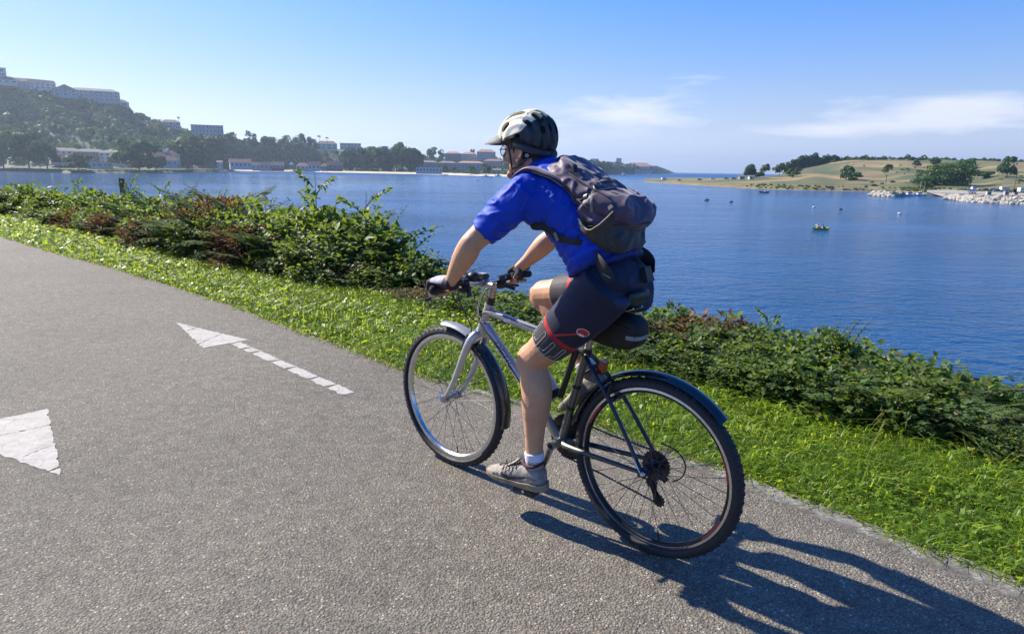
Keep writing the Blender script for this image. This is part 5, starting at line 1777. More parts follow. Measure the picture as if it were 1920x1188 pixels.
# stand-out plants
plant('sapling', 500, .8, 330, 'tall elder shoot with paired leaves rising above the left hedge', .95, v=0)
plant('sapling', 592, .8, 366, 'shorter elder shoot with spreading leaves right of the tall one', 1.0, v=1)
plant('sapling', 1372, .5, 588, 'single leafy sprig standing above the bramble right of the cyclist', .34, v=1)
plant('sapling', 1497, .5, 618, 'short leafy shoot on top of the bramble at the middle of the right bank', .4, v=0)
plant('sapling', 690, .6, 456, 'thin leafy sprig at the low end of the left hedge', .5, v=1)
plant('sapling', 80, .9, 338, 'small leafy sprig above the far left end of the hedge', .5, v=0)
plant('sapling', 172, .9, 336, 'leafy shoot just right of the wooden post in the left hedge', .5, v=1)
plant('sapling', 220, .9, 345, 'third small shoot rising over the left hedge', .5, v=0)
# wooden post and bare pale stems
b = BL[int(np.argmin(abs(PX - 143)))] + NRM[int(np.argmin(abs(PX - 143)))] * 1.0
zt = at(143, 333, b[1]).z
MBp = MB().box((0, 0, (zt - .3) / 2), (.09, .09, zt + .9), .3)
o = MBp.build('wooden_post', mat('grey_wood', (.10, .085, .07), .9, var=.3, vscale=15), angle=30, loc=(b[0], b[1], -.3))
tag(o, 'weathered wooden post sticking up out of the left hedge', 'post')
for i, (x0, y0, x1, y1) in enumerate(((1785, 842, 1828, 776), (1742, 815, 1776, 760), (1635, 800, 1642, 742))):
    p0 = on_z(x0, y0, -.1)
    p1 = at(x1, y1, p0.y + .12)
    q = (p0 + p1) / 2 + Vector((.02, 0, -.05))
    mb = MB(); mb.tube([tuple(p0), tuple(q), tuple(p1)], [.006, .006, .004], 6, smooth=4)
    mb.tube([tuple(q), tuple(q.lerp(p1, .4) + Vector((.04, .02, .02)))], [.003, .001], 5)
    tag(mb.build('bare_stem', m_stem), ['long bare pale stem leaning out of the right bank', 'bare pale stem left of the long leaning one', 'thin straight bare stem in the middle of the right bank'][i], 'stem', 'bare stems on the right bank')
# ================================================================== BICYCLE
BIKE_O = Vector((0.5178, 2.1007, 0))
BIKE_RZ = R(138.898)
WR, WB = 0.338, 1.06
m_rubber = mat('tyre_rubber', (.022, .022, .023), .72, var=.35, vscale=30, bump=.2, bscale=200, bdist=.001)
m_alu = mat('polished_aluminium', (.62, .62, .63), .28, 1.0, var=.08, vscale=40)
m_alu_dull = mat('dull_aluminium', (.40, .38, .34), .42, 1.0, var=.2, vscale=40)
m_blackmetal = mat('black_metal', (.018, .018, .02), .38, .4, var=.3, vscale=40)
m_blackplastic = mat('black_plastic', (.016, .016, .017), .5, var=.3, vscale=50)
m_grip = mat('grip_rubber', (.012, .012, .012), .8, var=.3, vscale=60, bump=.4, bscale=260, bdist=.002)
m_chain = mat('oily_steel', (.06, .055, .05), .4, .8, var=.4, vscale=120)
m_spoke = mat('spoke_steel', (.09, .09, .095), .5, .6, var=.1)
m_guard_grey = mat('grey_mudguard', (.23, .235, .26), .35, var=.12, vscale=15, coat=.3)
m_guard_black = mat('black_mudguard', (.012, .016, .022), .28, var=.3, vscale=15, coat=.5)
m_redlens = mat('red_reflector', (.30, .012, .014), .2, var=.1, coat=.6)
m_decal_dark = mat('frame_lettering', (.035, .03, .04), .4, var=.1)
m_decal_white = mat('white_lettering', (.70, .70, .72), .5, var=.05)
m_red_sticker = mat('red_rim_sticker', (.35, .03, .05), .4, var=.2, vscale=60)
m_bottle = mat('milky_bottle', (.62, .64, .66), .35, var=.05)
m_frame = bpy.data.materials.new('frame_paint')
t = NT(m_frame)
sx = t.n('ShaderNodeSeparateXYZ'); t.l(t.obj(), sx.inputs[0])
g = t.math('ADD', sx.outputs[0], t.math('MULTIPLY', t.noise(40, 2), .02))
c = t.ramp(g, [(.20, (.018, .022, .034)), (.29, (.022, .027, .032)), (.312, (.10, .105, .088)), (.42, (.16, .165, .15)), (.56, (.40, .40, .42)), (.9, (.50, .50, .52))])
chip = t.ramp(t.noise(55, 6, .7), [(.67, (0, 0, 0)), (.71, (1, 1, 1))])
c = t.mix(t.math('MULTIPLY', chip, .6), c, (.16, .13, .11))
t.set(Base_Color=c, Metallic=.55, Roughness=.36)
t.p.inputs['Coat Weight'].default_value = .5
t.p.inputs['Coat Roughness'].default_value = .12

bike = thing('bicycle', 'silver and black mountain bike ridden along the path with black mudguards', 'bicycle', BIKE_O, BIKE_RZ)

def arc_ring(c, prof, a0, a1, n):
    mb = MB()
    return mb.lathe(prof, n, 'y', c, True, (R(a0), R(a1)))
SPOKE_CACHE = {}
def wheel(cx, rear, steer=0.0):
    w = bpy.data.objects.new('wheel', None); COL.objects.link(w); w.parent = bike
    w.location = (cx, 0, WR)
    # tyre: casing plus rows of knobs
    mb = MB()
    prof = []
    for k in range(18):
        a = 2 * PI * k / 18
        prof.append((.313 + .0225 * math.cos(a) * (1.0 if math.cos(a) > -.2 else .6), .0235 * math.sin(a)))
    mb.lathe(prof, 96)
    nk = 64
    for i in range(nk):
        a = 2 * PI * i / nk
        for (b, wy, wl, h) in ((-.92, .006, .010, .0038), (.92, .006, .010, .0038), (-.36, .0075, .009, .0042), (.36, .0075, .009, .0042)):
            aa = a + (PI / nk if abs(b) < .5 else 0)
            r0 = .313 + .0215 * math.cos(b); y0 = .0225 * math.sin(b)
            er = np.array([math.cos(aa), 0, math.sin(aa)]); et = np.array([-math.sin(aa), 0, math.cos(aa)]); ey = np.array([0, 1., 0])
            nrm = er * math.cos(b) + ey * math.sin(b); s = -er * math.sin(b) + ey * math.cos(b)
            c = er * r0 + ey * y0 + nrm * h * .3
            Mx = np.stack([et, s, nrm], 1)
            mb.box(c, (wl, wy * 1.6, h * 1.0), mat=Mx, taper=.85)
    mb.build('tyre', m_rubber, w, angle=35)
    rim_prof = [(.3005, -.012), (.3005, .012), (.291, .0135), (.283, .0115), (.2785, .004), (.2785, -.004), (.283, -.0115), (.291, -.0135)]
    MB().lathe(rim_prof, 96).build('rim', m_alu if not rear else m_blackmetal, w, angle=30)
    if rear:
        for s in (-1, 1):
            MB().lathe([(.2995, .0128 * s), (.2915, .0142 * s), (.291, .0136 * s), (.299, .0122 * s)], 96).build('brake_track', m_alu, w)
        for a0, a1 in ((150, 172), (200, 222), (20, 38)):
            arc_ring((0, 0, 0), [(.2905, .0143), (.2838, .0127), (.2832, .0119), (.290, .0137)], a0, a1, 12).build('rim_sticker', m_red_sticker, w)
    # hub
    if rear:
        MB().lathe([(.004, -.062), (.010, -.06), (.012, -.024), (.027, -.022), (.027, -.018), (.016, -.014), (.015, .02), (.024, .024), (.024, .029), (.015, .031), (.015, .05), (.009, .052), (.006, .070)], 24, closed=False).build('hub', m_blackmetal, w)
        for k, (r_, y_) in enumerate(((.056, -.0255), (.049, -.0305), (.043, -.0355), (.037, -.0405), (.031, -.0450), (.025, -.0495))):
            mb = MB(); n_ = int(r_ * 2 * PI / .0127) * 4
            ring = [(r_ * (1 + (.045 if j % 4 in (1, 2) else -.03)) * math.cos(2 * PI * j / n_), r_ * (1 + (.045 if j % 4 in (1, 2) else -.03)) * math.sin(2 * PI * j / n_)) for j in range(n_)]
            mb.rings([[(x, y_ - .001, z) for x, z in ring], [(x, y_ + .001, z) for x, z in ring]])
            mb.build('sprocket', m_chain, w, angle=20)
    else:
        MB().lathe([(.004, -.052), (.009, -.05), (.009, -.034), (.019, -.032), (.019, -.028), (.011, -.022), (.011, .022), (.019, .028), (.019, .032), (.009, .034), (.009, .05), (.004, .052)], 24, closed=False).build('hub', m_alu_dull, w)
    # axle ends with quick release
    ye = .073 if rear else .062
    MB().lathe([(.003, -ye), (.0075, -ye), (.008, -ye + .006), (.003, -ye + .008), (.003, ye - .010), (.009, ye - .008), (.0105, ye), (.006, ye + .006), (0, ye + .007)], 16, closed=False).build('axle', m_alu, w)
    mb = MB()
    if rear:
        mb.tube([(.006, ye, .0), (.018, ye + .004, .022), (.030, ye + .010, .048)], [(.006, .003), (.008, .0025), (.006, .002)], 8)
    else:
        mb.tube([(0, ye, .0), (.008, ye + .004, .02), (.016, ye + .008, .05)], [(.006, .003), (.008, .0025), (.005, .002)], 8)
    mb.build('quick_release', m_alu, w)
    # spokes
    fl = (.0245, -.020, .0265) if rear else (.0175, -.030, .030)
    for i in range(32):
        side = 1 if i % 2 else -1
        ph = 2 * PI * i / 32
        tw = (1 if (i // 2) % 2 else -1) * R(48)
        yh = fl[2] if side > 0 else fl[1]
        a = (fl[0] * math.cos(ph + tw), yh, fl[0] * math.sin(ph + tw))
        b = (.2790 * math.cos(ph), .002 * side, .2790 * math.sin(ph))
        MB().tube([a, b], .00115, 4).build('spoke', m_spoke, w, False)
    MB().tube([(.2785 * math.cos(4.55), 0, .2785 * math.sin(4.55)), (.243 * math.cos(4.55), 0, .243 * math.sin(4.55))], [.0035, .0028], 6).build('valve', m_blackplastic, w)
    return w
wf = wheel(WB, False)
wr_ = wheel(0.0, True)

# ---- frame
BB = (.412, 0, .315)
mb = MB()
mb.tube([(.818, 0, .815), (.866, 0, .697)], .0185, 16)
mb.tube([(.815, 0, .822), (.819, 0, .810)], .021, 16)
mb.tube([(.863, 0, .704), (.868, 0, .692)], .021, 16)
mb.tube([(.829, 0, .786), (.56, 0, .752), (.310, 0, .706)], .0165, 16)
mb.tube([(.850, 0, .736), (.63, 0, .527), BB], .020, 16)
mb.tube([BB, (.302, 0, .728)], .0160, 16)
mb.tube([(BB[0], -.036, BB[2]), (BB[0], .036, BB[2])], .021, 16)
for s in (-1, 1):
    mb.tube([(.398, .014 * s, .314), (.355, .034 * s, .317), (.20, .047 * s, .326), (.012, .061 * s, .337)], [.013, .012, .010, .008], 10, smooth=3)
    mb.tube([(.304, .010 * s, .704), (.275, .026 * s, .675), (.16, .046 * s, .552), (.012, .061 * s, .345)], [.010, .009, .0085, .007], 10, smooth=3)
    mb.box((.008, .061 * s, .338), (.034, .005, .040))
mb.tube([(.165, -.046, .556), (.165, .046, .556)], .006, 8)
mb.build('frame', m_frame, bike, angle=35)
MB().tube([(.312, 0, .695), (.303, 0, .722)], .0195, 16).build('seat_clamp', m_blackmetal, bike)
MB().tube([(.3035, 0, .722), (.262, 0, .885)], .0135, 14).build('seatpost', m_alu_dull, bike)
for (z_, n_) in ((.565, 'clamp_band'), (.470, 'clamp_band')):
    x_ = BB[0] + (.302 - BB[0]) * (z_ - BB[2]) / (.728 - BB[2])
    MB().tube([(x_ + .002, 0, z_ - .007), (x_ - .002, 0, z_ + .007)], .0185, 14).build(n_, m_blackplastic, bike)
# ---- fork
mb = MB()
mb.tube([(.866, 0, .697), (.872, 0, .668)], .019, 14)
for s in (-1, 1):
    mb.tube([(.869, .0, .682), (.872, .030 * s, .678), (.885, .050 * s, .650), (.918, .055 * s, .580), (.975, .054 * s, .460), (1.020, .053 * s, .385), (1.056, .053 * s, .343)], [.016, .018, .0185, .0165, .0135, .011, .0085], 12, smooth=4)
    mb.box((1.058, .053 * s, .338), (.026, .005, .034))
mb.build('fork', m_frame, bike, angle=40)
# ---- stem, spacers, handlebar
MB().tube([(.8145, 0, .822), (.805, 0, .850)], .0185, 14).build('headset_spacer', m_blackplastic, bike)
mb = MB()
mb.tube([(.806, 0, .848), (.795, 0, .893), (.797, 0, .905)], [.0155, .0165, .015], 14)
mb.tube([(.793, 0, .899), (.825, 0, .905), (.851, 0, .909)], [.0155, .014, .014], 14)
mb.tube([(.855, -.022, .909), (.855, .022, .909)], .020, 14)
mb.build('stem', m_alu_dull, bike)
def bar_pt(y):
    tab = [(-.31, .848, .912), (-.22, .853, .914), (-.12, .857, .911), (-.06, .857, .908), (.06, .857, .910), (.13, .850, .926), (.22, .835, .926), (.33, .818, .922)]
    a = np.array(tab)
    return np.array([np.interp(y, a[:, 0], a[:, 1]), y, np.interp(y, a[:, 0], a[:, 2])])
MB().tube([bar_pt(y) for y in (-.305, -.22, -.15, -.11, -.06, 0, .06, .11, .15, .22, .325)], .0118, 12, smooth=3).build('handlebar', m_alu, bike)
for y0, y1 in ((-.305, -.185), (.185, .325)):
    MB().tube([bar_pt(y0 + (y1 - y0) * q) for q in (0, .04, .2, .4, .6, .8, .96, 1)], [.014, .0165, .0155, .016, .0155, .016, .017, .0145], 14).build('grip', m_grip, bike)
MB().ell(bar_pt(.328), (.0125, .005, .0125), 10).build('bar_plug', m_grip, bike)
for s in (-1, 1):
    c = bar_pt(.155 * s)
    mb = MB()
    mb.tube([c + (0, -.012, 0), c + (0, .012, 0)], .0165, 12)
    mb.tube([c + (.008, 0, -.004), c + (.034, .004 * s, -.016), c + (.044, .012 * s, -.024)], [.012, .011, .009], 10)
    mb.build('brake_mount', m_blackmetal, bike)
    mb = MB()
    mb.tube([c + (.042, .006 * s, -.022), c + (.056, .045 * s, -.040), c + (.052, .095 * s, -.052), c + (.050, .130 * s, -.060)], [(.008, .006), (.009, .005), (.009, .005), (.011, .007)], 10, smooth=3)
    mb.build('brake_lever', m_blackmetal, bike)
    c = bar_pt(.115 * s)
    mb = MB()
    mb.ell(c + (.004, .0, -.026), (.036, .030, .020), 14)
    mb.tube([c + (-.005, -.012, 0), c + (.0, .014, -.002)], .018, 12)
    mb.tube([c + (-.015, .0, -.028), c + (-.040, .012 * s, -.034), c + (-.058, .030 * s, -.040)], [.009, .008, .011], 8)
    mb.build('shifter', m_blackplastic, bike)
mb = MB(); mb.ell((.870, .045, .934), (.026, .028, .024), 14); mb.tube([(.858, .045, .908), (.864, .045, .93)], .009, 8)
mb.build('bell', m_blackplastic, bike)
mb = MB(); mb.box((.862, -.004, .936), (.046, .040, .016), taper=.86); mb.build('bike_computer', m_blackplastic, bike, angle=30)
MB().box((.861, -.004, .9455), (.030, .028, .003)).build('computer_screen', mat('lcd_grey', (.30, .33, .32), .25), bike, False)
mb = MB(); mb.tube([(.866, .085, .930), (.905, .082, .938)], [.018, .024], 14); mb.tube([(.852, .085, .916), (.872, .085, .928)], .012, 8)
mb.build('front_lamp', m_blackplastic, bike)
# ---- cables
CAB = [[bar_pt(.155) + (.03, .0, -.015), (.915, .125, .870), (.915, .075, .800), (.885, .04, .755), (.850, .022, .735), (.70, .0, .765)],
       [bar_pt(.115) + (.02, 0, -.03), (.905, .10, .850), (.900, .06, .770), (.895, .03, .700), (.905, .045, .655)],
       [bar_pt(-.155) + (.03, .0, -.015), (.925, -.10, .880), (.910, -.03, .800), (.850, .024, .740), (.74, .022, .640), (.62, .021, .52)],
       [bar_pt(-.115) + (.02, 0, -.03), (.905, -.06, .85), (.880, .0, .78), (.845, .024, .760), (.80, .020, .790), (.55, .016, .764), (.36, .012, .728)],
       [(.012, -.075, .405), (-.050, -.08, .392), (-.088, -.08, .350), (-.080, -.08, .300), (-.045, -.075, .268)]]
for k, p in enumerate(CAB):
    MB().tube(p, .0027, 6, smooth=8).build('cable', m_blackplastic, bike)
MB().tube([(.897, .056, .684), (.905, .060, .640)], .0012, 4).build('brake_cable', m_spoke, bike)
# ---- v brakes
for (cx, cz, dx, dz, y0) in ((.918, .600, -.030, .075, .048), (.150, .560, .035, .060, .040)):
    for s in (-1, 1):
        mb = MB()
        mb.tube([(cx + .012, y0 * s, cz - .01), (cx + .012 + dx * .4, (y0 + .006) * s, cz + dz * .45), (cx + dx * .6, (y0 - .004) * s, cz + dz)], [.008, .0065, .006], 8)
        mb.box((cx + .006, (y0 - .022) * s, cz + .012), (.046, .012, .012), mat=Matrix.Rotation(R(50), 3, 'Y'))
        mb.tube([(cx + .008, (y0 - .018) * s, cz + .012), (cx + .008, (y0 + .014) * s, cz + .012)], .004, 6)
        mb.build('brake_arm', m_blackmetal, bike)
# ---- mudguards
gp = [(.347, -.029), (.357, -.022), (.3625, 0), (.357, .022), (.347, .029), (.3455, .027), (.355, .020), (.360, 0), (.355, -.020), (.3455, -.027)]
arc_ring((WB, 0, WR), gp, 84, 121, 14).build('mudguard', m_guard_grey, bike, angle=60)['label'] = 'short grey front mudguard ahead of the fork'
arc_ring((WB, 0, WR), gp, 124, 189, 22).build('mudguard', m_guard_black, bike, angle=60)['label'] = 'black mudguard behind the front wheel'
arc_ring((0, 0, WR), gp, 12, 135, 40).build('mudguard', m_guard_black, bike, angle=60)['label'] = 'long black mudguard over the rear wheel'
for s in (-1, 1):
    MB().tube([(.01, .058 * s, .35), (-.06, .052 * s, .50), (-.165, .030 * s, .660)], .002, 5).build('mudguard_stay', m_blackmetal, bike) if False else None
# ---- drivetrain on the far side
mb = MB(); n_ = 44 * 4
ring = [(BB[0] + (.088 + (.003 if j % 4 in (1, 2) else -.002)) * math.cos(2 * PI * j / n_), BB[2] + (.088 + (.003 if j % 4 in (1, 2) else -.002)) * math.sin(2 * PI * j / n_)) for j in range(n_)]
inn = [(BB[0] + .062 * math.cos(2 * PI * j / n_), BB[2] + .062 * math.sin(2 * PI * j / n_)) for j in range(n_)]
mb.rings([[(x, -.046, z) for x, z in inn], [(x, -.046, z) for x, z in ring], [(x, -.050, z) for x, z in ring], [(x, -.050, z) for x, z in inn]], False, True)
mb.build('chainring', m_chain, bike, angle=20)
MB().lathe([(.0, -.058), (.095, -.058), (.097, -.056), (.095, -.054), (.0, -.054)], 40, 'y', (BB[0], 0, BB[2]), closed=False).build('chain_guard', m_blackplastic, bike)
up_ = [(BB[0] + .02, -.047, BB[2] + .088), (.20, -.043, .388), (.0, -.037, WR + .048)]
lo_ = [(BB[0] + .03, -.047, BB[2] - .088), (.25, -.046, .212), (-.002, -.047, .178)]
def chain(pts, n):
    P = np.array(pts); L = [np.linalg.norm(P[i + 1] - P[i]) for i in range(len(P) - 1)]
    cum = np.concatenate([[0], np.cumsum(L)])
    out, rr = [], []
    for i in range(n * 4 + 1):
        s = cum[-1] * i / (n * 4)
        out.append([np.interp(s, cum, P[:, k]) for k in range(3)])
        rr.append((.0034, .0046) if i % 4 in (0, 1) else ((.0026, .0024) if i % 2 == 0 else (.003, .0036)))
    return MB().tube(out, rr, 6, up=(0, 0, 1))
mb = chain(up_, 34); mb2 = chain(lo_, 34)
mb.build('chain', m_chain, bike, False); mb2.build('chain', m_chain, bike, False)
mb = MB()
mb.tube([(.010, -.062, .325), (.004, -.068, .290), (-.028, -.066, .268)], [.010, .014, .012], 8)
mb.tube([(.006, -.070, .285), (.028, -.052, .262), (.022, -.050, .250)], [.013, .012, .008], 8)
mb.build('derailleur', m_blackmetal, bike)
for y in (-.056, -.041):
    MB().tube([(.026, y, .262), (.010, y, .220), (-.016, y, .182)], [(.0015, .010), (.0015, .008), (.0015, .011)], 8, up=(1, 0, .4)).build('derailleur_cage', m_blackmetal, bike)
for p in ((.024, -.0485, .254), (-.010, -.0485, .190)):
    mb = MB(); n_ = 44
    ring = [(.0225 * (1 + (.1 if j % 4 in (1, 2) else -.06)) * math.cos(2 * PI * j / n_), .0225 * (1 + (.1 if j % 4 in (1, 2) else -.06)) * math.sin(2 * PI * j / n_)) for j in range(n_)]
    mb.rings([[(p[0] + x, p[1] - .003, p[2] + z) for x, z in ring], [(p[0] + x, p[1] + .003, p[2] + z) for x, z in ring]]); mb.build('jockey_wheel', m_blackplastic, bike, angle=20)
mb = MB(); mb.box((.372, -.046, .408), (.060, .014, .030), mat=Matrix.Rotation(R(20), 3, 'Y')); mb.tube([(.366, -.04, .405), (.37, 0, .43)], .008, 8); mb.build('front_derailleur', m_blackmetal, bike)
PED_L, PED_R = (.477, .122, .128), (.350, -.122, .492)
for s, ped in ((1, PED_L), (-1, PED_R)):
    mb = MB()
    mb.tube([(BB[0], .040 * s, BB[2]), (BB[0], .072 * s, BB[2])], [.016, .0175], 14)
    mb.tube([(BB[0], .064 * s, BB[2]), (BB[0] + (ped[0] - BB[0]) * .5, .074 * s, BB[2] + (ped[2] - BB[2]) * .5), (ped[0], .080 * s, ped[2])], [(.008, .0165), (.0075, .012), (.0075, .0135)], 10, up=(1, 0, .35))
    mb.build('crank_arm', m_alu_dull, bike)
    MB().tube([(BB[0], .070 * s, BB[2]), (BB[0], .074 * s, BB[2])], .010, 12).build('crank_bolt', m_blackmetal, bike)
    p_ = bpy.data.objects.new('pedal', None); COL.objects.link(p_); p_.parent = bike; p_.location = ped
    if s < 0:
        p_.rotation_euler = (0, R(28), 0)
    MB().tube([(0, -.045 * s, 0), (0, .045, 0) if s > 0 else (0, -.045, 0)], .006, 8) if False else None
    MB().tube([(0, -.042, 0), (0, .038, 0)], .007, 10).build('pedal_axle', m_alu, p_)
    mb = MB()
    for y in (-.036, .034):
        mb.box((0, y, 0), (.090, .007, .022))
    for x in (-.045, .045):
        mb.box((x, .002, 0), (.007, .076, .020))
    mb.box((0, .002, 0), (.028, .070, .018))
    mb.build('pedal_cage', m_blackplastic, p_, False)
# ---- saddle
mb = MB()
rings = []
for (x, hw, zt, th) in ((.345, .010, .938, .016), (.330, .018, .944, .028), (.28, .022, .950, .036), (.22, .034, .956, .046), (.16, .060, .966, .054), (.118, .074, .976, .058), (.096, .070, .980, .050), (.086, .050, .974, .032)):
    ring = []
    for k in range(16):
        a = 2 * PI * k / 16
        y = hw * math.copysign(abs(math.cos(a)) ** .7, math.cos(a)); z = math.sin(a)
        ring.append((x, y, zt - th / 2 + (th / 2) * math.copysign(abs(z) ** .6, z) - (.010 if z > 0 else 0) * (1 - abs(y) / hw) * .4))
    rings.append(ring)
mb.rings(rings); sd = mb.build('saddle', m_blackplastic, bike, angle=50)
MB().tube([(.10, .03, .915), (.14, .022, .900), (.22, .020, .895), (.31, .012, .915)], .0035, 8, smooth=4).build('saddle_rail', m_alu, bike)
MB().tube([(.10, -.03, .915), (.14, -.022, .900), (.22, -.020, .895), (.31, -.012, .915)], .0035, 8, smooth=4).build('saddle_rail', m_alu, bike)
MB().box((.248, 0, .892), (.034, .05, .022)).build('rail_clamp', m_alu_dull, bike, angle=30)
# ---- pump, bottle, rear lamp
mb = MB(); mb.tube([(.334, .032, .722), (.338, .032, .706), (.342, .032, .694), (.395, .032, .532), (.401, .032, .514)], [.010, .0135, .0125, .0125, .011], 12)
mb.build('pump', m_blackplastic, bike)
mb = MB(); mb.tube([(.535, 0, .585), (.545, 0, .600), (.475, 0, .520), (.452, 0, .494)][1:], [.030, .034, .033], 16); mb.build('water_bottle', m_bottle, bike)
MB().tube([(.466, 0, .510), (.447, 0, .488)], [.0352, .034], 16).build('bottle_cage', m_blackmetal, bike)
mb = MB(); mb.box((.232, .0, .668), (.024, .036, .052), mat=Matrix.Rotation(R(-15), 3, 'Y'), taper=.85); mb.build('rear_lamp', m_redlens, bike, angle=30)
MB().tube([(.25, 0, .665), (.268, .028, .668)], .008, 8).build('lamp_bracket', m_blackplastic, bike)
# ---- lettering along the down tube
def text_mesh(s, size, cuts=2):
    cu = bpy.data.curves.new('t', 'FONT'); cu.body = s; cu.size = size; cu.resolution_u = 3
    o = bpy.data.objects.new('t', cu); COL.objects.link(o)
    dg = bpy.context.evaluated_depsgraph_get()
    me = bpy.data.meshes.new_from_object(o.evaluated_get(dg))
    bpy.data.objects.remove(o)
    bm = bmesh.new(); bm.from_mesh(me)
    bmesh.ops.triangulate(bm, faces=bm.faces)
    for _ in range(cuts):
        bmesh.ops.subdivide_edges(bm, edges=[e for e in bm.edges if e.calc_length() > size * .18], cuts=1)
        bmesh.ops.triangulate(bm, faces=bm.faces)
    return bm
def on_tube(bm, a, b, r, ang0, name, m, parent, u0=0.0, shear=0.0):
    """wrap flat lettering round the tube a-b, its baseline running along the tube at angle ang0"""
    a, b = Vector(a), Vector(b)
    T = (b - a).normalized()
    n1 = Vector((0, 1, 0)); n1 = (n1 - T * n1.dot(T)).normalized()
    n2 = T.cross(n1)
    for v in bm.verts:
        u, w = v.co.x * 1.42 + u0 + shear * v.co.y, v.co.y
        th = ang0 - w / r
        v.co = a + T * u + (n1 * math.cos(th) + n2 * math.sin(th)) * (r + .0006)
    bmesh.ops.recalc_face_normals(bm, faces=bm.faces)
    me = bpy.data.meshes.new(name); bm.to_mesh(me); bm.free()
    me.materials.append(m)
    return link(name, me, parent)
on_tube(text_mesh('DETIC', .0350), (.850, 0, .736), (.63, 0, .527), .0207, .22, 'frame_lettering', m_decal_dark, bike, .112, .15)
on_tube(text_mesh('DETIC', .0350), (.850, 0, .736), (.63, 0, .527), .0203, .34, 'lettering_outline', m_decal_white, bike, .115, .15)
# white stickers on the top tube
MB().box((.700, .0166, .7705), (.040, .001, .013), mat=Matrix.Rotation(R(7), 3, 'Y')).build('sticker', m_decal_white, bike, False)

# ================================================================== SADDLE BAG (hangs below the saddle: its own thing)
m_nylon = mat('black_nylon', (.007, .007, .008), .7, var=.25, vscale=25, bump=.4, bscale=500, bdist=.0008)
bag = thing('saddle_bag', 'black wedge saddle bag with pale reflective strip hanging under the saddle', 'bag', BIKE_O, BIKE_RZ)
mb = MB(); rings = []
for (x, hw, z0, z1) in ((.295, .026, .775, .860), (.285, .036, .765, .878), (.22, .045, .758, .884), (.15, .052, .756, .886), (.105, .052, .764, .884), (.080, .045, .780, .872), (.068, .030, .800, .850)):
    ring = []
    for k in range(20):
        a = 2 * PI * k / 20
        ca, sa = math.cos(a), math.sin(a)
        ring.append((x, hw * math.copysign(abs(ca) ** .55, ca), (z0 + z1) / 2 + (z1 - z0) / 2 * math.copysign(abs(sa) ** .55, sa)))
    rings.append(ring)
mb.rings(rings); mb.build('pouch', m_nylon, bag, angle=60)
mb = MB(); pr = []
for (x, hw) in ((.112, .0535), (.092, .0500), (.076, .0412), (.068, .030)):
    pr.append([(x, hw, .806), (x, hw, .820)])
V = [p for q in pr for p in q]; F = [(2 * i, 2 * i + 2, 2 * i + 3, 2 * i + 1) for i in range(len(pr) - 1)]
V += [(x, -y, z) for x, y, z in V]; n_ = len(pr) * 2; F += [tuple(i + n_ for i in f) for f in F]; F.append((n_ - 2, n_ - 1, 2 * n_ - 1, 2 * n_ - 2))
mb.add(np.array(V) + (-.0012, 0, 0), F); mb.build('reflective_strip', mat('reflective_grey', (.24, .245, .25), .4, var=.05), bag, False)
MB().tube([(.215, .02, .88), (.215, .022, .905)], .006, 6).build('strap', m_nylon, bag)
MB().tube([(.215, -.02, .88), (.215, -.022, .905)], .006, 6).build('strap', m_nylon, bag)
MB().tube([(.285, .0373, .842), (.22, .0463, .850), (.15, .0530, .852), (.10, .0508, .846)], .0022, 6, smooth=3).build('zip', m_blackmetal, bag)
# ================================================================== PERSON
V3 = lambda *a: np.array(a, float)
def remeshed(mb, name, voxel, smooth=6, fac=.5):
    o = mb.build('tmp', [], angle=180)
    r = o.modifiers.new('r', 'REMESH'); r.mode = 'VOXEL'; r.voxel_size = voxel; r.use_smooth_shade = True
    if smooth:
        s = o.modifiers.new('s', 'SMOOTH'); s.factor = fac; s.iterations = smooth
    dg = bpy.context.evaluated_depsgraph_get()
    me = bpy.data.meshes.new_from_object(o.evaluated_get(dg))
    old = o.data
    bpy.data.objects.remove(o); bpy.data.meshes.remove(old)
    me.name = name
    return me
def get_co(me):
    a = np.empty(len(me.vertices) * 3, np.float32); me.vertices.foreach_get('co', a)
    n = np.empty(len(me.vertices) * 3, np.float32); me.vertices.foreach_get('normal', n)
    return a.reshape(-1, 3).astype(float), n.reshape(-1, 3).astype(float)
def set_co(me, P):
    me.vertices.foreach_set('co', np.asarray(P, np.float32).ravel()); me.update()
def set_attr(me, k, v):
    a = me.attributes.new(k, 'FLOAT', 'POINT'); a.data.foreach_set('value', np.asarray(v, np.float32))
def finish(me, name, m, parent, smooth=True):
    me.materials.clear()
    for q in (m if isinstance(m, list) else [m]):
        me.materials.append(q)
    me.polygons.foreach_set('use_smooth', np.full(len(me.polygons), smooth))
    return link(name, me, parent)
def sstep(a, b, x):
    u = np.clip((x - a) / (b - a), 0, 1)
    return u * u * (3 - 2 * u)

# ---- materials
m_skin = bpy.data.materials.new('skin')
t = NT(m_skin)
n1 = t.noise(14, 5, .6)
c = t.ramp(n1, [(.3, (.53, .275, .145)), (.7, (.64, .355, .200))])
c = t.mix(t.ramp(t.noise(160, 3, .6), [(.45, (0, 0, 0)), (.75, (.35, .35, .35))]), c, (.42, .22, .14))
c = t.mix(t.attr('beard').outputs['Fac'], c, (.075, .048, .036))
c = t.mix(t.attr('flush').outputs['Fac'], c, (.50, .20, .14))
hr = t.ramp(t.noise(1.0, 3, .6, t.scaled((420, 420, 70))), [(.54, (0, 0, 0)), (.66, (.55, .55, .55))])
c = t.mix(t.math('MULTIPLY', hr, t.ramp(t.noise(9, 4, .6), [(.35, (.2, .2, .2)), (.65, (1, 1, 1))])), c, (.20, .12, .075))
t.set(Base_Color=c, Roughness=.52)
t.p.inputs['Subsurface Weight'].default_value = .12
t.p.inputs['Subsurface Radius'].default_value = (.02, .008, .004)
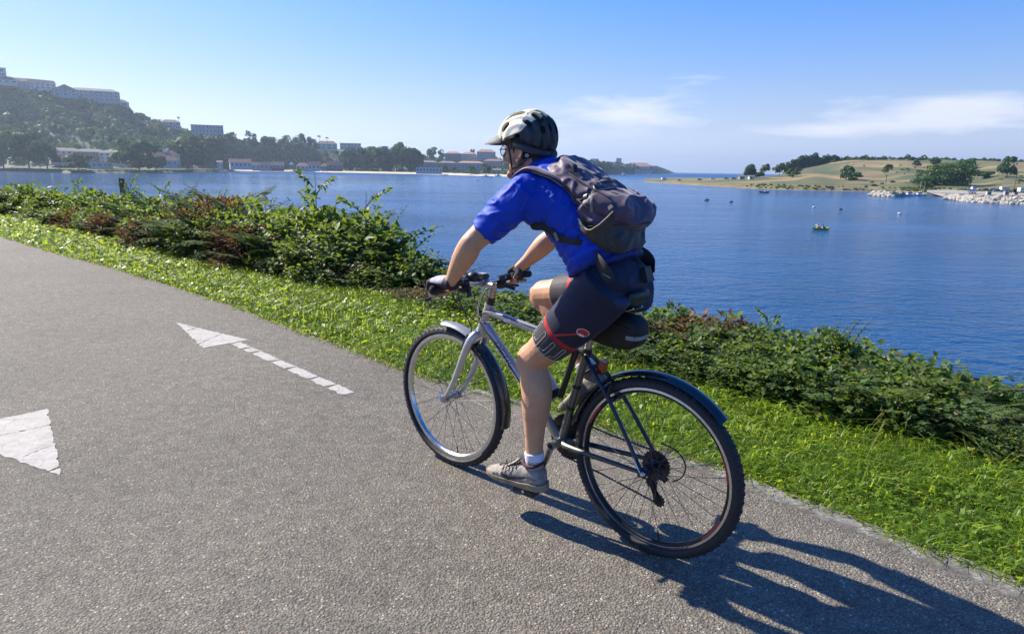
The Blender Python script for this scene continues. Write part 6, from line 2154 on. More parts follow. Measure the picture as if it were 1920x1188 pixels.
t.p.inputs['Subsurface Scale'].default_value = .5
t.bump(t.noise(220, 3, .6), .12, .002)
m_jersey = bpy.data.materials.new('blue_jersey')
t = NT(m_jersey)
c = t.ramp(t.noise(9, 5, .6), [(.3, (.004, .036, .36)), (.7, (.007, .058, .50))])
c = t.mix(t.attr('hemdark').outputs['Fac'], c, (.012, .024, .15))
t.set(Base_Color=c, Roughness=.62)
t.p.inputs['Specular IOR Level'].default_value = .3
t.p.inputs['Sheen Weight'].default_value = .10
t.p.inputs['Sheen Roughness'].default_value = .35
t.p.inputs['Sheen Tint'].default_value = (.45, .55, 1, 1)
t.bump(t.noise(700, 2), .25, .0006)
m_shorts = bpy.data.materials.new('bib_shorts')
t = NT(m_shorts)
navy = t.ramp(t.noise(12, 4), [(.3, (.013, .015, .034)), (.7, (.018, .021, .046))])
tt_ = t.attr('thigh').outputs['Fac']
def band(a, b):
    return t.math('MULTIPLY', t.math('GREATER_THAN', tt_, a), t.math('LESS_THAN', tt_, b))
c = t.mix(t.attr('panel').outputs['Fac'], navy, (.030, .036, .085))
c = t.mix(band(.500, .545), c, (.40, .020, .022))
c = t.mix(band(.545, .80), c, (.050, .045, .048))
t.set(Base_Color=c, Roughness=.6)
t.p.inputs['Specular IOR Level'].default_value = .22
t.p.inputs['Sheen Weight'].default_value = .06
t.bump(t.noise(800, 2), .2, .0005)
m_sock = mat('white_sock', (.72, .72, .76), .9, var=.06, vscale=30, bump=.5, bscale=400, bdist=.001)
m_shoe = mat('grey_mesh_shoe', (.27, .245, .215), .8, var=.25, vscale=35, bump=.6, bscale=300, bdist=.002, wear=((.36, .31, .24), 18, .56))
m_shoe2 = mat('shoe_overlay', (.15, .135, .12), .6, var=.2, vscale=40)
m_sole = mat('worn_sole', (.30, .24, .15), .8, var=.3, vscale=30, bump=.5, bscale=120, bdist=.002, wear=((.10, .09, .07), 25, .6))
m_lace = mat('dark_lace', (.045, .025, .035), .8, var=.3, vscale=80)
m_hair = mat('dark_hair', (.012, .010, .009), .5, var=.5, vscale=60, bump=.8, bscale=180, bdist=.004)
m_glove = bpy.data.materials.new('cycling_glove')
t = NT(m_glove)
c = t.ramp(t.noise(50, 4), [(.3, (.016, .015, .020)), (.7, (.034, .028, .038))])
c = t.mix(t.attr('panel').outputs['Fac'], c, (.36, .35, .42))
t.set(Base_Color=c, Roughness=.75)
t.bump(t.noise(400, 3), .4, .001)

person = thing('person', 'cyclist in blue jersey, dark shorts and pale helmet leaning forward on the bicycle', 'person', BIKE_O, BIKE_RZ)

# ---- joints (bicycle frame: x forward, y left, z up)
SH_L, SH_R = V3(.500, .178, 1.285), V3(.500, -.178, 1.285)
EL_L, EL_R = V3(.628, .300, 1.118), V3(.700, -.285, 1.100)
WR_L, WR_R = V3(.752, .288, .955), V3(.838, -.224, .952)
HIP_L, HIP_R = V3(.198, .092, .958), V3(.198, -.092, .958)
KN_L, KN_R = V3(.472, .125, .672), V3(.618, -.118, .872)
AN_L, AN_R = V3(.448, .125, .258), V3(.378, -.122, .592)

HEAD = Matrix.Translation((.614, .0, 1.441)) @ Matrix.Rotation(R(9), 4, 'Z') @ Matrix.Rotation(R(-2), 4, 'Y')
HS = .93
HM = np.array(HEAD)
HM[:3, :3] *= HS
def hp(x, y, z):
    return HM[:3, :3] @ V3(x, y, z) + HM[:3, 3]
def limb(mb, pts, rr, n=18, k=5, up=None):
    mb.tube(pts, rr, n, True, k, up)
def leg(mb, hip, kn, an, grow=0.0, upto=None):
    th, sh = kn - hip, an - kn
    ft = V3(0, 1, 0)
    b = np.cross(sh, V3(0, 1, 0)); b /= np.linalg.norm(b)       # backwards of the shank
    if b[0] > 0:
        b = -b
    f = -b
    limb(mb, [hip - th * .05, hip + th * .2, hip + th * .45, hip + th * .7, hip + th * .9, kn + f * .004, kn + sh * .08 + f * .002], [(.094, .094), (.092, .090), (.083, .083), (.071, .071), (.062, .062), (.060, .058), (.056, .055)], up=(0, 1, 0))
    mb.ell(kn + f * .026 - sh * .01, (.036, .036, .040), 14)
    limb(mb, [kn - sh * .03, kn + sh * .08 + b * .004, kn + sh * .20 + b * .014, kn + sh * .32 + b * .018, kn + sh * .48 + b * .012, kn + sh * .66 + b * .004, kn + sh * .85, an, an + sh * .08],
         [(.056, .055), (.056, .055), (.060, .058), (.060, .058), (.054, .053), (.043, .043), (.035, .036), (.035, .037), (.034, .034)], up=(0, 1, 0))
    # inner and outer calf
    mb.ell(kn + sh * .27 + b * .026 + V3(0, .016, 0), (.036, .032, .075), 14)
    mb.ell(kn + sh * .27 + b * .026 - V3(0, .018, 0), (.036, .032, .080), 14)
def arm(mb, sh, el, wr):
    u, f = el - sh, wr - el
    limb(mb, [sh, sh + u * .3, sh + u * .6, sh + u * .85, el], [(.056, .056), (.053, .053), (.048, .048), (.043, .043), (.041, .041)])
    limb(mb, [el - u * .06, el, el + f * .18, el + f * .35, el + f * .6, el + f * .85, wr, wr + f * .06], [(.040, .040), (.042, .041), (.046, .044), (.045, .043), (.037, .035), (.030, .027), (.029, .024), (.029, .023)])
    mb.ell(el + V3(-.012, 0, -.012), (.030, .030, .030), 12)
def hand(mb, y0, wr, s, grow=0.0, glove=False):
    """fist closed round the handlebar at y0; s is +1 for the left hand"""
    def B(y):
        return bar_pt(y0 + y)
    kn = [B(o_) + V3(.004, 0, .031) for o_ in (-.033, -.011, .011, .033)]
    kc = (kn[1] + kn[2]) / 2
    d = kc - wr
    mb.tube([wr - d * (.28 if glove else .1), wr, wr + d * .35, wr + d * .7, kc], [(.031 + grow, .025 + grow), (.031 + grow, .024 + grow), (.038 + grow, .021 + grow), (.044 + grow, .018 + grow), (.044 + grow, .015 + grow)], 16, True, 4, up=V3(.3, 0, 1))
    for i, o_ in enumerate((-.033, -.011, .011, .033)):
        c = B(o_)
        ln = (1.0, 1.06, 1.03, .9)[i if s > 0 else 3 - i]
        pts = [c + V3(-.018, 0, .030), c + V3(.008, 0, .033), c + V3(.033, 0, .018), c + V3(.036 * ln, 0, -.010), c + V3(.016, 0, -.030), c + V3(-.006 * ln, 0, -.027)]
        r_ = [.0100, .0105, .0100, .0092, .0086, .0074]
        if glove:
            pts, r_ = pts[:4], [q + grow for q in r_[:4]]
        mb.tube(pts, r_, 10, True, 4, up=(0, 1, 0))
    q = -s                                                    # thumb on the inner side
    c = B(q * .045)
    pts = [wr + d * .30 + V3(0, q * .022, -.006), c + V3(-.030, 0, .016), c + V3(-.022, q * .014, -.008), c + V3(.002, q * .018, -.024), c + V3(.022, q * .016, -.022)]
    r_ = [.0150, .0135, .0115, .0100, .0080]
    if glove:
        pts, r_ = pts[:3], [x + grow for x in r_[:3]]
    mb.tube(pts, r_, 10, True, 4, up=(0, 1, 0))

# ---- the body: one surface
mb = MB()
leg(mb, HIP_L, KN_L, AN_L); leg(mb, HIP_R, KN_R, AN_R)
limb(mb, [V3(.20, 0, .97), V3(.26, 0, 1.08), V3(.35, 0, 1.19), V3(.43, 0, 1.275), V3(.495, 0, 1.34)], [(.085, .135), (.082, .128), (.090, .14), (.095, .15), (.07, .14)], 20, up=(0, 1, 0))
for sh, el, wr, s, y0 in ((SH_L, EL_L, WR_L, 1, .272), (SH_R, EL_R, WR_R, -1, -.243)):
    arm(mb, sh, el, wr)
    mb.tube([V3(.49, 0, 1.32), sh], [.06, .055], 14)
    hand(mb, y0, wr, s)
for kn, an, s in ((KN_L, AN_L, 1), (KN_R, AN_R, -1)):
    if s > 0:
        mb.tube([an, an + V3(.035, 0, -.065), an + V3(.15, .008, -.098)], [.030, .024, .014], 10)
    else:
        mb.tube([an, an + V3(.02, 0, -.070), an + V3(.07, -.004, -.13)], [.030, .024, .014], 10)
# neck and head
mb.tube([V3(.485, 0, 1.355), hp(-.055, 0, -.075), hp(-.025, 0, -.02)], [(.068, .066), (.060, .058), (.062, .060)], 18, True, 4)
hb = MB()
hb.ell((-.012, 0, .048), (.098, .077, .092), 24)
hb.ell((.022, 0, .010), (.070, .068, .080), 20)
hb.ell((.036, 0, -.045), (.058, .056, .058), 20)
hb.ell((.078, 0, -.088), (.022, .028, .020), 14)
for s in (-1, 1):
    hb.ell((.058, .040 * s, -.012), (.030, .024, .030), 12)
    hb.ell((.020, .058 * s, -.055), (.040, .012, .030), 12)
    hb.ell((.0795, .030 * s, .028), (.016, .022, .007), 10)
    hb.ell((.088, .031 * s, .010), (.010, .014, .008), 10)
    hb.ell((.106, .010 * s, -.024), (.011, .008, .008), 8)
hb.ell((.083, 0, .034), (.014, .040, .012), 12)
hb.tube([(.088, 0, .030), (.102, 0, .008), (.117, 0, -.016), (.112, 0, -.026), (.094, 0, -.032)], [.009, .0095, .0115, .010, .009], 10, True, 3)
hb.ell((.090, 0, -.051), (.011, .025, .0065), 12)
hb.ell((.089, 0, -.0625), (.010, .022, .0065), 12)
for s in (-1, 1):
    # ear: bowl, helix rim, lobe
    rot = Matrix.Rotation(R(-14), 3, 'Y') @ Matrix.Rotation(R(-20 * s), 3, 'Z')
    hb.ell((-.006, .081 * s, .0), (.018, .0055, .030), 14, rot)
    ring = [np.array(rot @ Vector((.019 * math.cos(a), .006 * s, .032 * math.sin(a)))) + V3(-.006, .0835 * s, .0) for a in np.linspace(-1.9, 2.3, 14)[::-1] + PI / 2 - .2]
    hb.tube(ring, .0048, 8)
    hb.ell((.004, .081 * s, -.031), (.009, .006, .010), 10)
    hb.ell((.012, .076 * s, -.004), (.005, .006, .009), 8)
hb.xf(HM)
for v in hb.V:
    pass
mb.V += hb.V; off = mb.n
mb.F += [tuple(i + off for i in f) for f in hb.F]; mb.n += hb.n
me = remeshed(mb, 'body', .0034, 5)
P, N = get_co(me)
Hq = (P - HM[:3, 3]) @ HM[:3, :3] / HS ** 2                # into the head's own frame
inhead = (np.linalg.norm(Hq - V3(.02, 0, 0), axis=1) < .16) & (Hq[:, 2] > -.115)
bd = inhead * sstep(-.012, -.030, Hq[:, 2] + .10 * np.clip(.03 - Hq[:, 0], 0, 1)) * sstep(-.035, -.01, Hq[:, 0]) * (.55 + .3 * vnoise(Hq, 60, 3)) * sstep(-.125, -.09, Hq[:, 2])
bd *= 1 - .8 * (np.abs(Hq[:, 2] + .056) < .011) * (np.abs(Hq[:, 1]) < .022)
brow = inhead * (np.abs(Hq[:, 2] - .030) < .005) * (np.abs(np.abs(Hq[:, 1]) - .032) < .018) * (Hq[:, 0] > .07) * .9
set_attr(me, 'beard', np.clip(np.maximum(bd * .8, brow), 0, 1))
ear = inhead * (np.abs(Hq[:, 1]) > .070) * (np.abs(Hq[:, 0] + .004) < .028) * (np.abs(Hq[:, 2]) < .045)
kneeflush = sum(np.exp(-((P - k - V3(.03, 0, 0)) ** 2).sum(1) / .003) for k in (KN_L, KN_R)) * .35
set_attr(me, 'flush', np.clip(ear * .45 + kneeflush, 0, 1))
# light modelling of muscle and tendon, so limbs are not plain tubes
amp = .002 * fbm(P * V3(1, 1, .6), 16, 3, 2)
P += N * (amp * (~inhead))[:, None]
set_co(me, P)
body = finish(me, 'body', m_skin, person)
# eyes, glasses
for s in (-1, 1):
    mb = MB(); mb.ell(hp(.081, .031 * s, .010), .0115, 12); mb.build('eye', mat('eye_white', (.65, .62, .60), .2, var=.03), person)
    mb = MB(); mb.ell(hp(.0905, .031 * s, .009), .0042, 8); mb.build('iris', mat('dark_iris', (.02, .012, .008), .1), person)
m_lens = bpy.data.materials.new('spectacle_lens')
t = NT(m_lens)
tr = t.n('ShaderNodeBsdfTransparent'); tr.inputs[0].default_value = (.82, .86, .86, 1)
t.set(Base_Color=(.9, .9, .9, 1), Roughness=.03)
mx = t.n('ShaderNodeMixShader'); mx.inputs[0].default_value = .14
t.l(tr.outputs[0], mx.inputs[1]); t.l(t.p.outputs[0], mx.inputs[2]); t.l(mx.outputs[0], t.o.inputs['Surface'])
gl = bpy.data.objects.new('glasses', None); COL.objects.link(gl); gl.parent = person
for s in (-1, 1):
    c = V3(.108, .033 * s, .006)
    ring = [hp(c[0] - .10 * abs(.026 * math.cos(a) * s + .0) * 0 - .006 * (1 + s * math.cos(a)) * .5, c[1] + .026 * math.cos(a), c[2] + .0205 * math.sin(a)) for a in np.linspace(0, 2 * PI, 24, endpoint=False)]
    MB().tube(ring, .0016, 6, close=True).build('lens_rim', m_blackplastic, gl)
    mb = MB(); mb.add(ring, [tuple(range(24))]); mb.build('lens', m_lens, gl, False)
    MB().tube([hp(.103, .059 * s, .010), hp(.097, .066 * s, .012), hp(.04, .075 * s, .014), hp(-.008, .080 * s, .014), hp(-.030, .080 * s, -.008)], .0018, 6, smooth=3).build('temple', m_blackplastic, gl)
MB().tube([hp(.108, .008, .012), hp(.112, 0, .014), hp(.108, -.008, .012)], .0016, 6, smooth=3).build('bridge', m_blackplastic, gl)
# hair
mb = MB()
mb.ell((-.014, 0, .046), (.1035, .0795, .096), 40)
mb.ell((-.052, 0, -.022), (.055, .060, .062), 28)
for s in (-1, 1):
    mb.ell((.022, .072 * s, .018), (.012, .008, .030), 14)
mb.xf(HM)
me = remeshed(mb, 'hair', .004, 3)
P, N = get_co(me)
P += N * (.0035 * fbm(P * V3(1, 1, .35), 90, 3, 6))[:, None]
Hq = (P - HM[:3, 3]) @ HM[:3, :3] / HS ** 2
cut = (Hq[:, 0] > .062 + .0 * Hq[:, 2])
set_co(me, P)
bm = bmesh.new(); bm.from_mesh(me); bm.verts.ensure_lookup_table()
bmesh.ops.delete(bm, geom=[v for v in bm.verts if cut[v.index]], context='VERTS')
bm.to_mesh(me); bm.free()
finish(me, 'hair', m_hair, person)

# ---- jersey
mb = MB()
limb(mb, [V3(.240, 0, 1.045), V3(.262, 0, 1.090), V3(.302, 0, 1.14), V3(.352, 0, 1.20), V3(.432, 0, 1.282), V3(.488, 0, 1.340), V3(.528, 0, 1.380)],
     [(.126, .168), (.121, .158), (.119, .156), (.117, .164), (.118, .178), (.096, .150), (.070, .078)], 28, up=(0, 1, 0))
# shoulders, collar, sleeves
for sh, el, s in ((SH_L, EL_L, 1), (SH_R, EL_R, -1)):
    u = el - sh
    mb.tube([V3(.478, .05 * s, 1.340), V3(.492, .115 * s, 1.318), sh + V3(0, 0, .002)], [(.078, .062), (.074, .064), (.064, .064)], 18, True, 4, up=(0, 0, 1))
    limb(mb, [sh - u * .12, sh + u * .10, sh + u * .32, sh + u * .55, sh + u * .78], [(.063, .063), (.068, .068), (.066, .066), (.060, .060), (.055, .055)], 20)
    mb.ell(V3(.452, .140 * s, 1.255), (.075, .052, .080), 16)
mb.tube([V3(.500, 0, 1.362), hp(-.052, 0, -.082)], [(.070, .072), (.0655, .0635)], 22, True)
me = remeshed(mb, 'jersey', .0052, 8)
P, N = get_co(me)
ax0, ax1 = V3(.240, 0, 1.045), V3(.528, 0, 1.380)
ax = (ax1 - ax0) / np.linalg.norm(ax1 - ax0)
tt2 = ((P - ax0) @ ax) / np.linalg.norm(ax1 - ax0)
arm_w = np.zeros(len(P))
for sh, el in ((SH_L, EL_L), (SH_R, EL_R)):
    u = el - sh
    q = ((P - sh) @ u) / (u @ u)
    dd = np.linalg.norm(P - (sh + np.clip(q, 0, 1)[:, None] * u), axis=1)
    arm_w = np.maximum(arm_w, sstep(.05, .30, q) * (dd < .095))
tor = 1 - arm_w
# gathered folds round the waist
ph = tt2 * 75 + 2.6 * vnoise(P, 9, 3) + 6 * P[:, 1]
fold = (np.abs(np.sin(ph * .5)) ** .6 - .6) * sstep(.42, .10, tt2) * tor
fold2 = (1 - np.abs(vnoise(np.stack([(P @ V3(.6, .2, .75)) * 3.2, P[:, 1] * 2.0, (P @ V3(.75, .3, -.6)) * 1.0], 1), 11, 8))) ** 4
fold3 = (1 - np.abs(vnoise(np.stack([(P @ V3(.75, .45, .5)) * 4.5, P[:, 1] * 1.5, (P @ V3(.5, .2, -.85)) * 1.6], 1), 15, 18))) ** 5
P += N * (.0105 * fold + .004 * (fold3 - .2) * tor * (P[:, 2] < 1.33) + .006 * (fold2 - .3) * tor * sstep(0, .3, tt2) + .004 * fbm(P, 13, 3, 5) * tor)[:, None]
# pull folds from armpit, and on the sleeves
s_ = (1 - np.abs(vnoise(np.stack([P[:, 0] * 1.2, P[:, 1] * 1.2, P[:, 2] * 3.0], 1), 14, 15))) ** 5
P += N * (.0075 * (s_ - .25) * arm_w)[:, None]
set_co(me, P)
set_attr(me, 'hemdark', np.clip(sstep(.10, .0, tt2) * tor, 0, 1))
jersey = finish(me, 'jersey', m_jersey, person)
bvh_j = BVHTree.FromPolygons([tuple(p) for p in P], [tuple(p.vertices) for p in me.polygons])
# collar edge, side seam
mb = MB()
cc, ca = hp(-.052, 0, -.082), hp(-.052, 0, -.082) - V3(.500, 0, 1.362)
# ---- shorts
mb = MB()
limb(mb, [V3(.250, 0, 1.065), V3(.236, 0, 1.03), V3(.212, 0, .985), V3(.205, 0, .935)], [(.095, .138), (.108, .152), (.112, .158), (.080, .120)], 26, up=(0, 1, 0))
for hip, kn, s in ((HIP_L, KN_L, 1), (HIP_R, KN_R, -1)):
    th = kn - hip
    L_end = .755 if s > 0 else .775
    mb.ell(V3(.206, .070 * s, 1.000), (.092, .084, .088), 20)
    mb.ell(V3(.200, .0, 1.005), (.094, .050, .090), 20)
    limb(mb, [hip - th * .10 + V3(0, 0, .02), hip + th * .1 + V3(0, 0, .006), hip + th * .3, hip + th * .5, hip + th * .68, hip + th * L_end], [(.106, .100), (.104, .098), (.097, .094), (.087, .086), (.0785, .078), (.0745, .074)], 26, up=(0, 1, 0))
me = remeshed(mb, 'shorts', .0048, 6)
P, N = get_co(me)
th_attr = np.zeros(len(P))
for hip, kn, s in ((HIP_L, KN_L, 1), (HIP_R, KN_R, -1)):
    th = kn - hip
    q = ((P - hip) @ th) / (th @ th)
    dd = np.linalg.norm(P - (hip + q[:, None] * th), axis=1)
    near = (P[:, 1] * s > .012) & (dd < .125)
    th_attr = np.where(near, np.maximum(th_attr, q), th_attr)
P += N * (.0022 * fbm(P, 12, 3, 21) + .003 * (1 - np.abs(vnoise(P * V3(1, 1, 2.2), 12, 4))) ** 5 * sstep(.25, .1, th_attr))[:, None]
set_co(me, P)
set_attr(me, 'thigh', th_attr)
pan = sstep(.112, .107, P[:, 0] - .12 * (P[:, 2] - 1.0)) * (P[:, 2] > .93)
set_attr(me, 'panel', pan)
shorts = finish(me, 'shorts', m_shorts, person)
bvh_s = BVHTree.FromPolygons([tuple(p) for p in P], [tuple(p.vertices) for p in me.polygons])
# print on the left thigh: outlined letters, red diagonal, badge
m_silver = mat('silver_print', (.48, .45, .42), .5, var=.05)
m_red = mat('red_print', (.45, .02, .03), .5, var=.08)
m_whitep = mat('white_print', (.72, .70, .70), .5, var=.05)
def thigh_frame(hip, kn, s):
    th = kn - hip; T = th / np.linalg.norm(th)
    out = V3(0, s, 0); out = out - T * (out @ T); out /= np.linalg.norm(out)
    fr = np.cross(T, out) * (-s); fr = fr if fr[2] > 0 else -fr            # upper/front side
    return T, out, fr, np.linalg.norm(th)
def on_thigh(hip, kn, s, u, a, off=.0012):
    """u along the thigh 0..1, a degrees from the outer side towards the front"""
    T, out, fr, L = thigh_frame(hip, kn, s)
    d = out * math.cos(R(a)) + fr * math.sin(R(a))
    o = hip + T * (u * L)
    h = bvh_s.ray_cast(Vector(o + d * .25), Vector(-d), .3)
    p = np.array(h[0]) if h[0] is not None else o + d * .08
    return p + d * off
def stroke(name, pts, hip, kn, s, r, m, n=6):
    out = []
    for (u0, a0), (u1, a1) in zip(pts[:-1], pts[1:]):
        for k in range(n):
            q = k / n
            out.append(on_thigh(hip, kn, s, u0 + (u1 - u0) * q, a0 + (a1 - a0) * q, .0004))
    out.append(on_thigh(hip, kn, s, *pts[-1], .0004))
    return MB().tube(out, r, 5).build(name, m, person)
for hip, kn, s in ((HIP_L, KN_L, 1), (HIP_R, KN_R, -1)):
    for a0 in ((-64, -30, 6, 40, 72) if s > 0 else (-20, 30, 60)):
        w = 24
        stroke('letter_outline', [(.565, a0 + w * .1), (.565, a0 + w * .42), (.695, a0 + w * .42), (.715, a0 + w * .52), (.715, a0 + w), (.745, a0 + w), (.745, a0 + w * .05), (.725, a0 - w * .02), (.58, a0 - w * .02), (.565, a0 + w * .1)][0:9 if a0 % 2 else 10], hip, kn, s, .0011, m_silver)
T_, o_, f_, L_ = thigh_frame(HIP_L, KN_L, 1)
dg = []
V, F = [], []
for k in range(13):
    q = k / 12
    u, a = .515 + (.305 - .515) * q, -6 + (-44 + 6) * q
    V += [on_thigh(HIP_L, KN_L, 1, u, a - 4.2, .0012), on_thigh(HIP_L, KN_L, 1, u + .012, a + 4.2, .0012)]
F = [(2 * k, 2 * k + 1, 2 * k + 3, 2 * k + 2) for k in range(12)]
MB().add(V, F).build('red_stripe', m_red, person)
def badge(name, cu, ca, ru, ra, off, m, holes=None):
    V = [on_thigh(HIP_L, KN_L, 1, cu, ca, off)]
    V += [on_thigh(HIP_L, KN_L, 1, cu + ru * math.sin(a) + .0 * ra, ca + ra * math.cos(a), off) for a in np.linspace(0, 2 * PI, 28, endpoint=False)]
    return MB().add(V, [(0, 1 + k, 1 + (k + 1) % 28) for k in range(28)]).build(name, m, person)
badge('badge_rim', .275, -50, .047, 15.0, .0016, m_whitep)
badge('badge', .275, -50, .041, 13.2, .0022, m_red)
sc = [(-9, .0), (-6, -.012), (-1, -.014), (5, -.008), (9, .006), (5, .004), (7, .014), (3, .008), (0, .013), (-4, .006), (-8, .010)]
V = [on_thigh(HIP_L, KN_L, 1, .305 + q[1], -50 + q[0], .0029) for q in sc]
MB().add(V, [tuple(range(len(sc)))]).build('badge_emblem', m_whitep, person, False)
# ---- socks and shoes
for an, kn, s in ((AN_L, KN_L, 1), (AN_R, KN_R, -1)):
    up = (kn - an) / np.linalg.norm(kn - an)
    mb = MB()
    limb(mb, [an - up * .055 + V3(.006, 0, 0), an - up * .03, an - up * .006, an + up * .02, an + up * .040], [(.024, .023), (.029, .028), (.035, .035), (.038, .039), (.0392, .040)], 22, 4, up=(0, 1, 0))
    me = remeshed(mb, 'sock', .003, 3)
    P, N = get_co(me)
    q = (P - an) @ up
    P += N * (.0008 * np.sin(q * 420 + 1.5 * vnoise(P, 30, 2)) * sstep(.03, -.03, q) + .0003 * np.sin(np.arctan2(P[:, 1] - an[1], P[:, 0] - an[0]) * 46))[:, None]
    set_co(me, P)
    so = finish(me, 'sock', m_sock, person)
    # small dark mark on the outer side
    bvh_k = BVHTree.FromPolygons([tuple(p) for p in P], [tuple(p.vertices) for p in me.polygons])
    for k, ox in enumerate((-.010, .004, .017)):
        pts = []
        for a in np.linspace(0, 2 * PI, 10, endpoint=(k == 2)) if k < 2 else np.linspace(.6, 2.6, 6):
            tgt = an + up * .004 + V3(-.012 - ox + .0045 * math.cos(a), 0, .006 * math.sin(a))
            h = bvh_k.ray_cast(Vector(tgt + V3(0, .2 * s, 0)), Vector((0, -s, 0)), .4)
            if h[0] is not None:
                pts.append(np.array(h[0]) + V3(0, .0005 * s, 0))
        if len(pts) > 4:
            MB().tube(pts, .0009, 5, close=(k < 2)).build('sock_mark', m_decal_dark, so)
def shoe(heel, toe, roll_s, left):
    heel, toe = np.array(heel), np.array(toe)
    d = toe - heel; L = np.linalg.norm(d); x = d / L
    y = np.cross(V3(0, 0, 1), x); y /= np.linalg.norm(y); z = np.cross(x, y)
    FM = np.eye(4); FM[:3, 0], FM[:3, 1], FM[:3, 2], FM[:3, 3] = x, y, z, heel
    k = L / .315
    secs = [(.0, .018, .030, .070, 0), (.012, .031, .022, .094, 0), (.035, .039, .018, .108, 0), (.07, .041, .016, .104, 0), (.105, .041, .015, .096, .001), (.14, .041, .014, .086, .002), (.175, .045, .014, .072, .004), (.21, .048, .014, .058, .006), (.245, .047, .015, .050, .007), (.275, .041, .017, .044, .006), (.298, .029, .020, .037, .004), (.310, .014, .024, .031, .002)]
    o = bpy.data.objects.new('shoe', None); COL.objects.link(o); o.parent = person
    mb = MB(); rings = []
    for (px, hw, z0, z1, oy) in secs:
        ring = []
        for j in range(22):
            a = 2 * PI * j / 22
            ca, sa = math.cos(a), math.sin(a)
            ex = .62 if sa < 0 else .92
            yy = hw * math.copysign(abs(ca) ** (.6 if sa < 0 else .8), ca)
            ring.append((px * k, -oy * roll_s + yy, (z0 + z1) / 2 + (z1 - z0) / 2 * math.copysign(abs(sa) ** ex, sa)))
        rings.append(ring)
    mb.rings(rings)
    mb.xf(FM)
    me = remeshed(mb, 'upper', .0036, 2)
    P, N = get_co(me)
    P += N * (.0012 * fbm(P, 60, 2, 4))[:, None]
    # ankle opening pushed in
    Fq = (P - heel) @ np.stack([x, y, z], 1)
    op = np.exp(-(((Fq[:, 0] - .062) / .030) ** 2 + (Fq[:, 1] / .024) ** 2)) * (Fq[:, 2] > .075)
    P -= op[:, None] * z * .006
    set_co(me, P)
    finish(me, 'upper', m_shoe, o)
    bvh = BVHTree.FromPolygons([tuple(p) for p in P], [tuple(p.vertices) for p in me.polygons])
    mb = MB(); rings = []
    for (px, hw, z0, z1, oy) in secs:
        rise = .012 * max(0, (px - .22) / .09) ** 2
        hh = hw + .0035
        pxx = -.006 + px * 1.025
        ring = [(pxx * k, -oy * roll_s - hh, .009 + rise), (pxx * k, -oy * roll_s - hh * .92, .003 + rise), (pxx * k, -oy * roll_s + hh * .92, .003 + rise), (pxx * k, -oy * roll_s + hh, .009 + rise), (pxx * k, -oy * roll_s + hh * 1.0, .024 + rise * .8 + (.006 if px < .1 else 0)), (pxx * k, -oy * roll_s - hh * 1.0, .024 + rise * .8 + (.006 if px < .1 else 0))]
        rings.append(ring)
    mb.rings(rings); mb.xf(FM); mb.build('sole', m_sole, o, angle=50)
    def P3(px, py, pz):
        return heel + x * px * k + y * py + z * pz
    def side(px, pz, off=.0012):
        src = P3(px, .15 * roll_s, pz)
        h = bvh.ray_cast(Vector(src), Vector(-y * roll_s), .3)
        return (np.array(h[0]) if h[0] is not None else P3(px, .04 * roll_s, pz)) + y * roll_s * off
    # swoosh-like side mark, toe cap and heel overlays
    top = [(.200, .064), (.196, .052), (.182, .043), (.160, .040), (.120, .045), (.080, .054), (.040, .066)]
    bot = [(.200, .064), (.207, .046), (.193, .029), (.165, .025), (.120, .035), (.080, .048), (.040, .065)]
    V, F = [], []
    tq, nq = np.linspace(0, len(top) - 1, 22), 5
    for q in tq:
        a = [np.interp(q, range(len(top)), [p[i] for p in top]) for i in (0, 1)]
        b = [np.interp(q, range(len(bot)), [p[i] for p in bot]) for i in (0, 1)]
        for r_ in np.linspace(0, 1, nq):
            V.append(side(a[0] + (b[0] - a[0]) * r_, a[1] + (b[1] - a[1]) * r_, .0022))
    F = [(nq * i + j, nq * (i + 1) + j, nq * (i + 1) + j + 1, nq * i + j + 1) for i in range(21) for j in range(nq - 1)]
    MB().add(V, F).build('side_mark', m_decal_dark, o, False)
    for pts in ([(.005, .060), (.03, .050), (.05, .038), (.055, .026)], [(.235, .048), (.25, .035), (.255, .026)], [(.15, .078), (.175, .060), (.19, .040)], [(.125, .084), (.150, .062), (.160, .045)], [(.21, .055), (.225, .042), (.235, .028)]):
        MB().tube([side(a, b, .0004) for a, b in pts], .0018, 5, smooth=3).build('overlay', m_shoe2, o)
    # heel counter and collar lining
    mb = MB(); ring = []
    for a in np.linspace(0, 2 * PI, 22, endpoint=False):
        ring.append(P3(.056 + .046 * math.cos(a), .0405 * math.sin(a), .1035 + .010 * max(0, -math.cos(a)) ** 3 + .008 * max(0, math.cos(a)) ** 3))
    mb.tube(ring, .0065, 8, close=True); mb.build('collar', m_lace, o)
    mb = MB(); mb.tube([P3(.195, 0, .068), P3(.15, 0, .092), P3(.115, 0, .118)], [(.018, .004), (.022, .005), (.022, .006)], 10, smooth=3, up=z); mb.build('tongue', m_shoe, o)
    for i in range(5):
        px = .125 + .019 * i
        h0, h1 = side(px, .075 - .008 * i), side(px + .012, .074 - .008 * i)
        pz = .104 - .0095 * i
        MB().tube([h0, P3(px + .004, .016 * roll_s, pz), P3(px + .008, -.016 * roll_s, pz - .001), P3(px + .01, -.036 * roll_s, .074 - .008 * i)], .0022, 6, smooth=4).build('lace', m_lace, o)
    c = P3(.205, 0, .066)
    MB().tube([c, c + y * .016 + z * .010 + x * .006, c + y * .024 + x * .018 + z * .002, c + y * .008 + x * .008], .0020, 6, smooth=4).build('lace', m_lace, o)
    MB().tube([c, c - y * .014 + z * .010 + x * .008, c - y * .022 + x * .020 + z * .001, c - y * .006 + x * .008], .0020, 6, smooth=4).build('lace', m_lace, o)
    return o
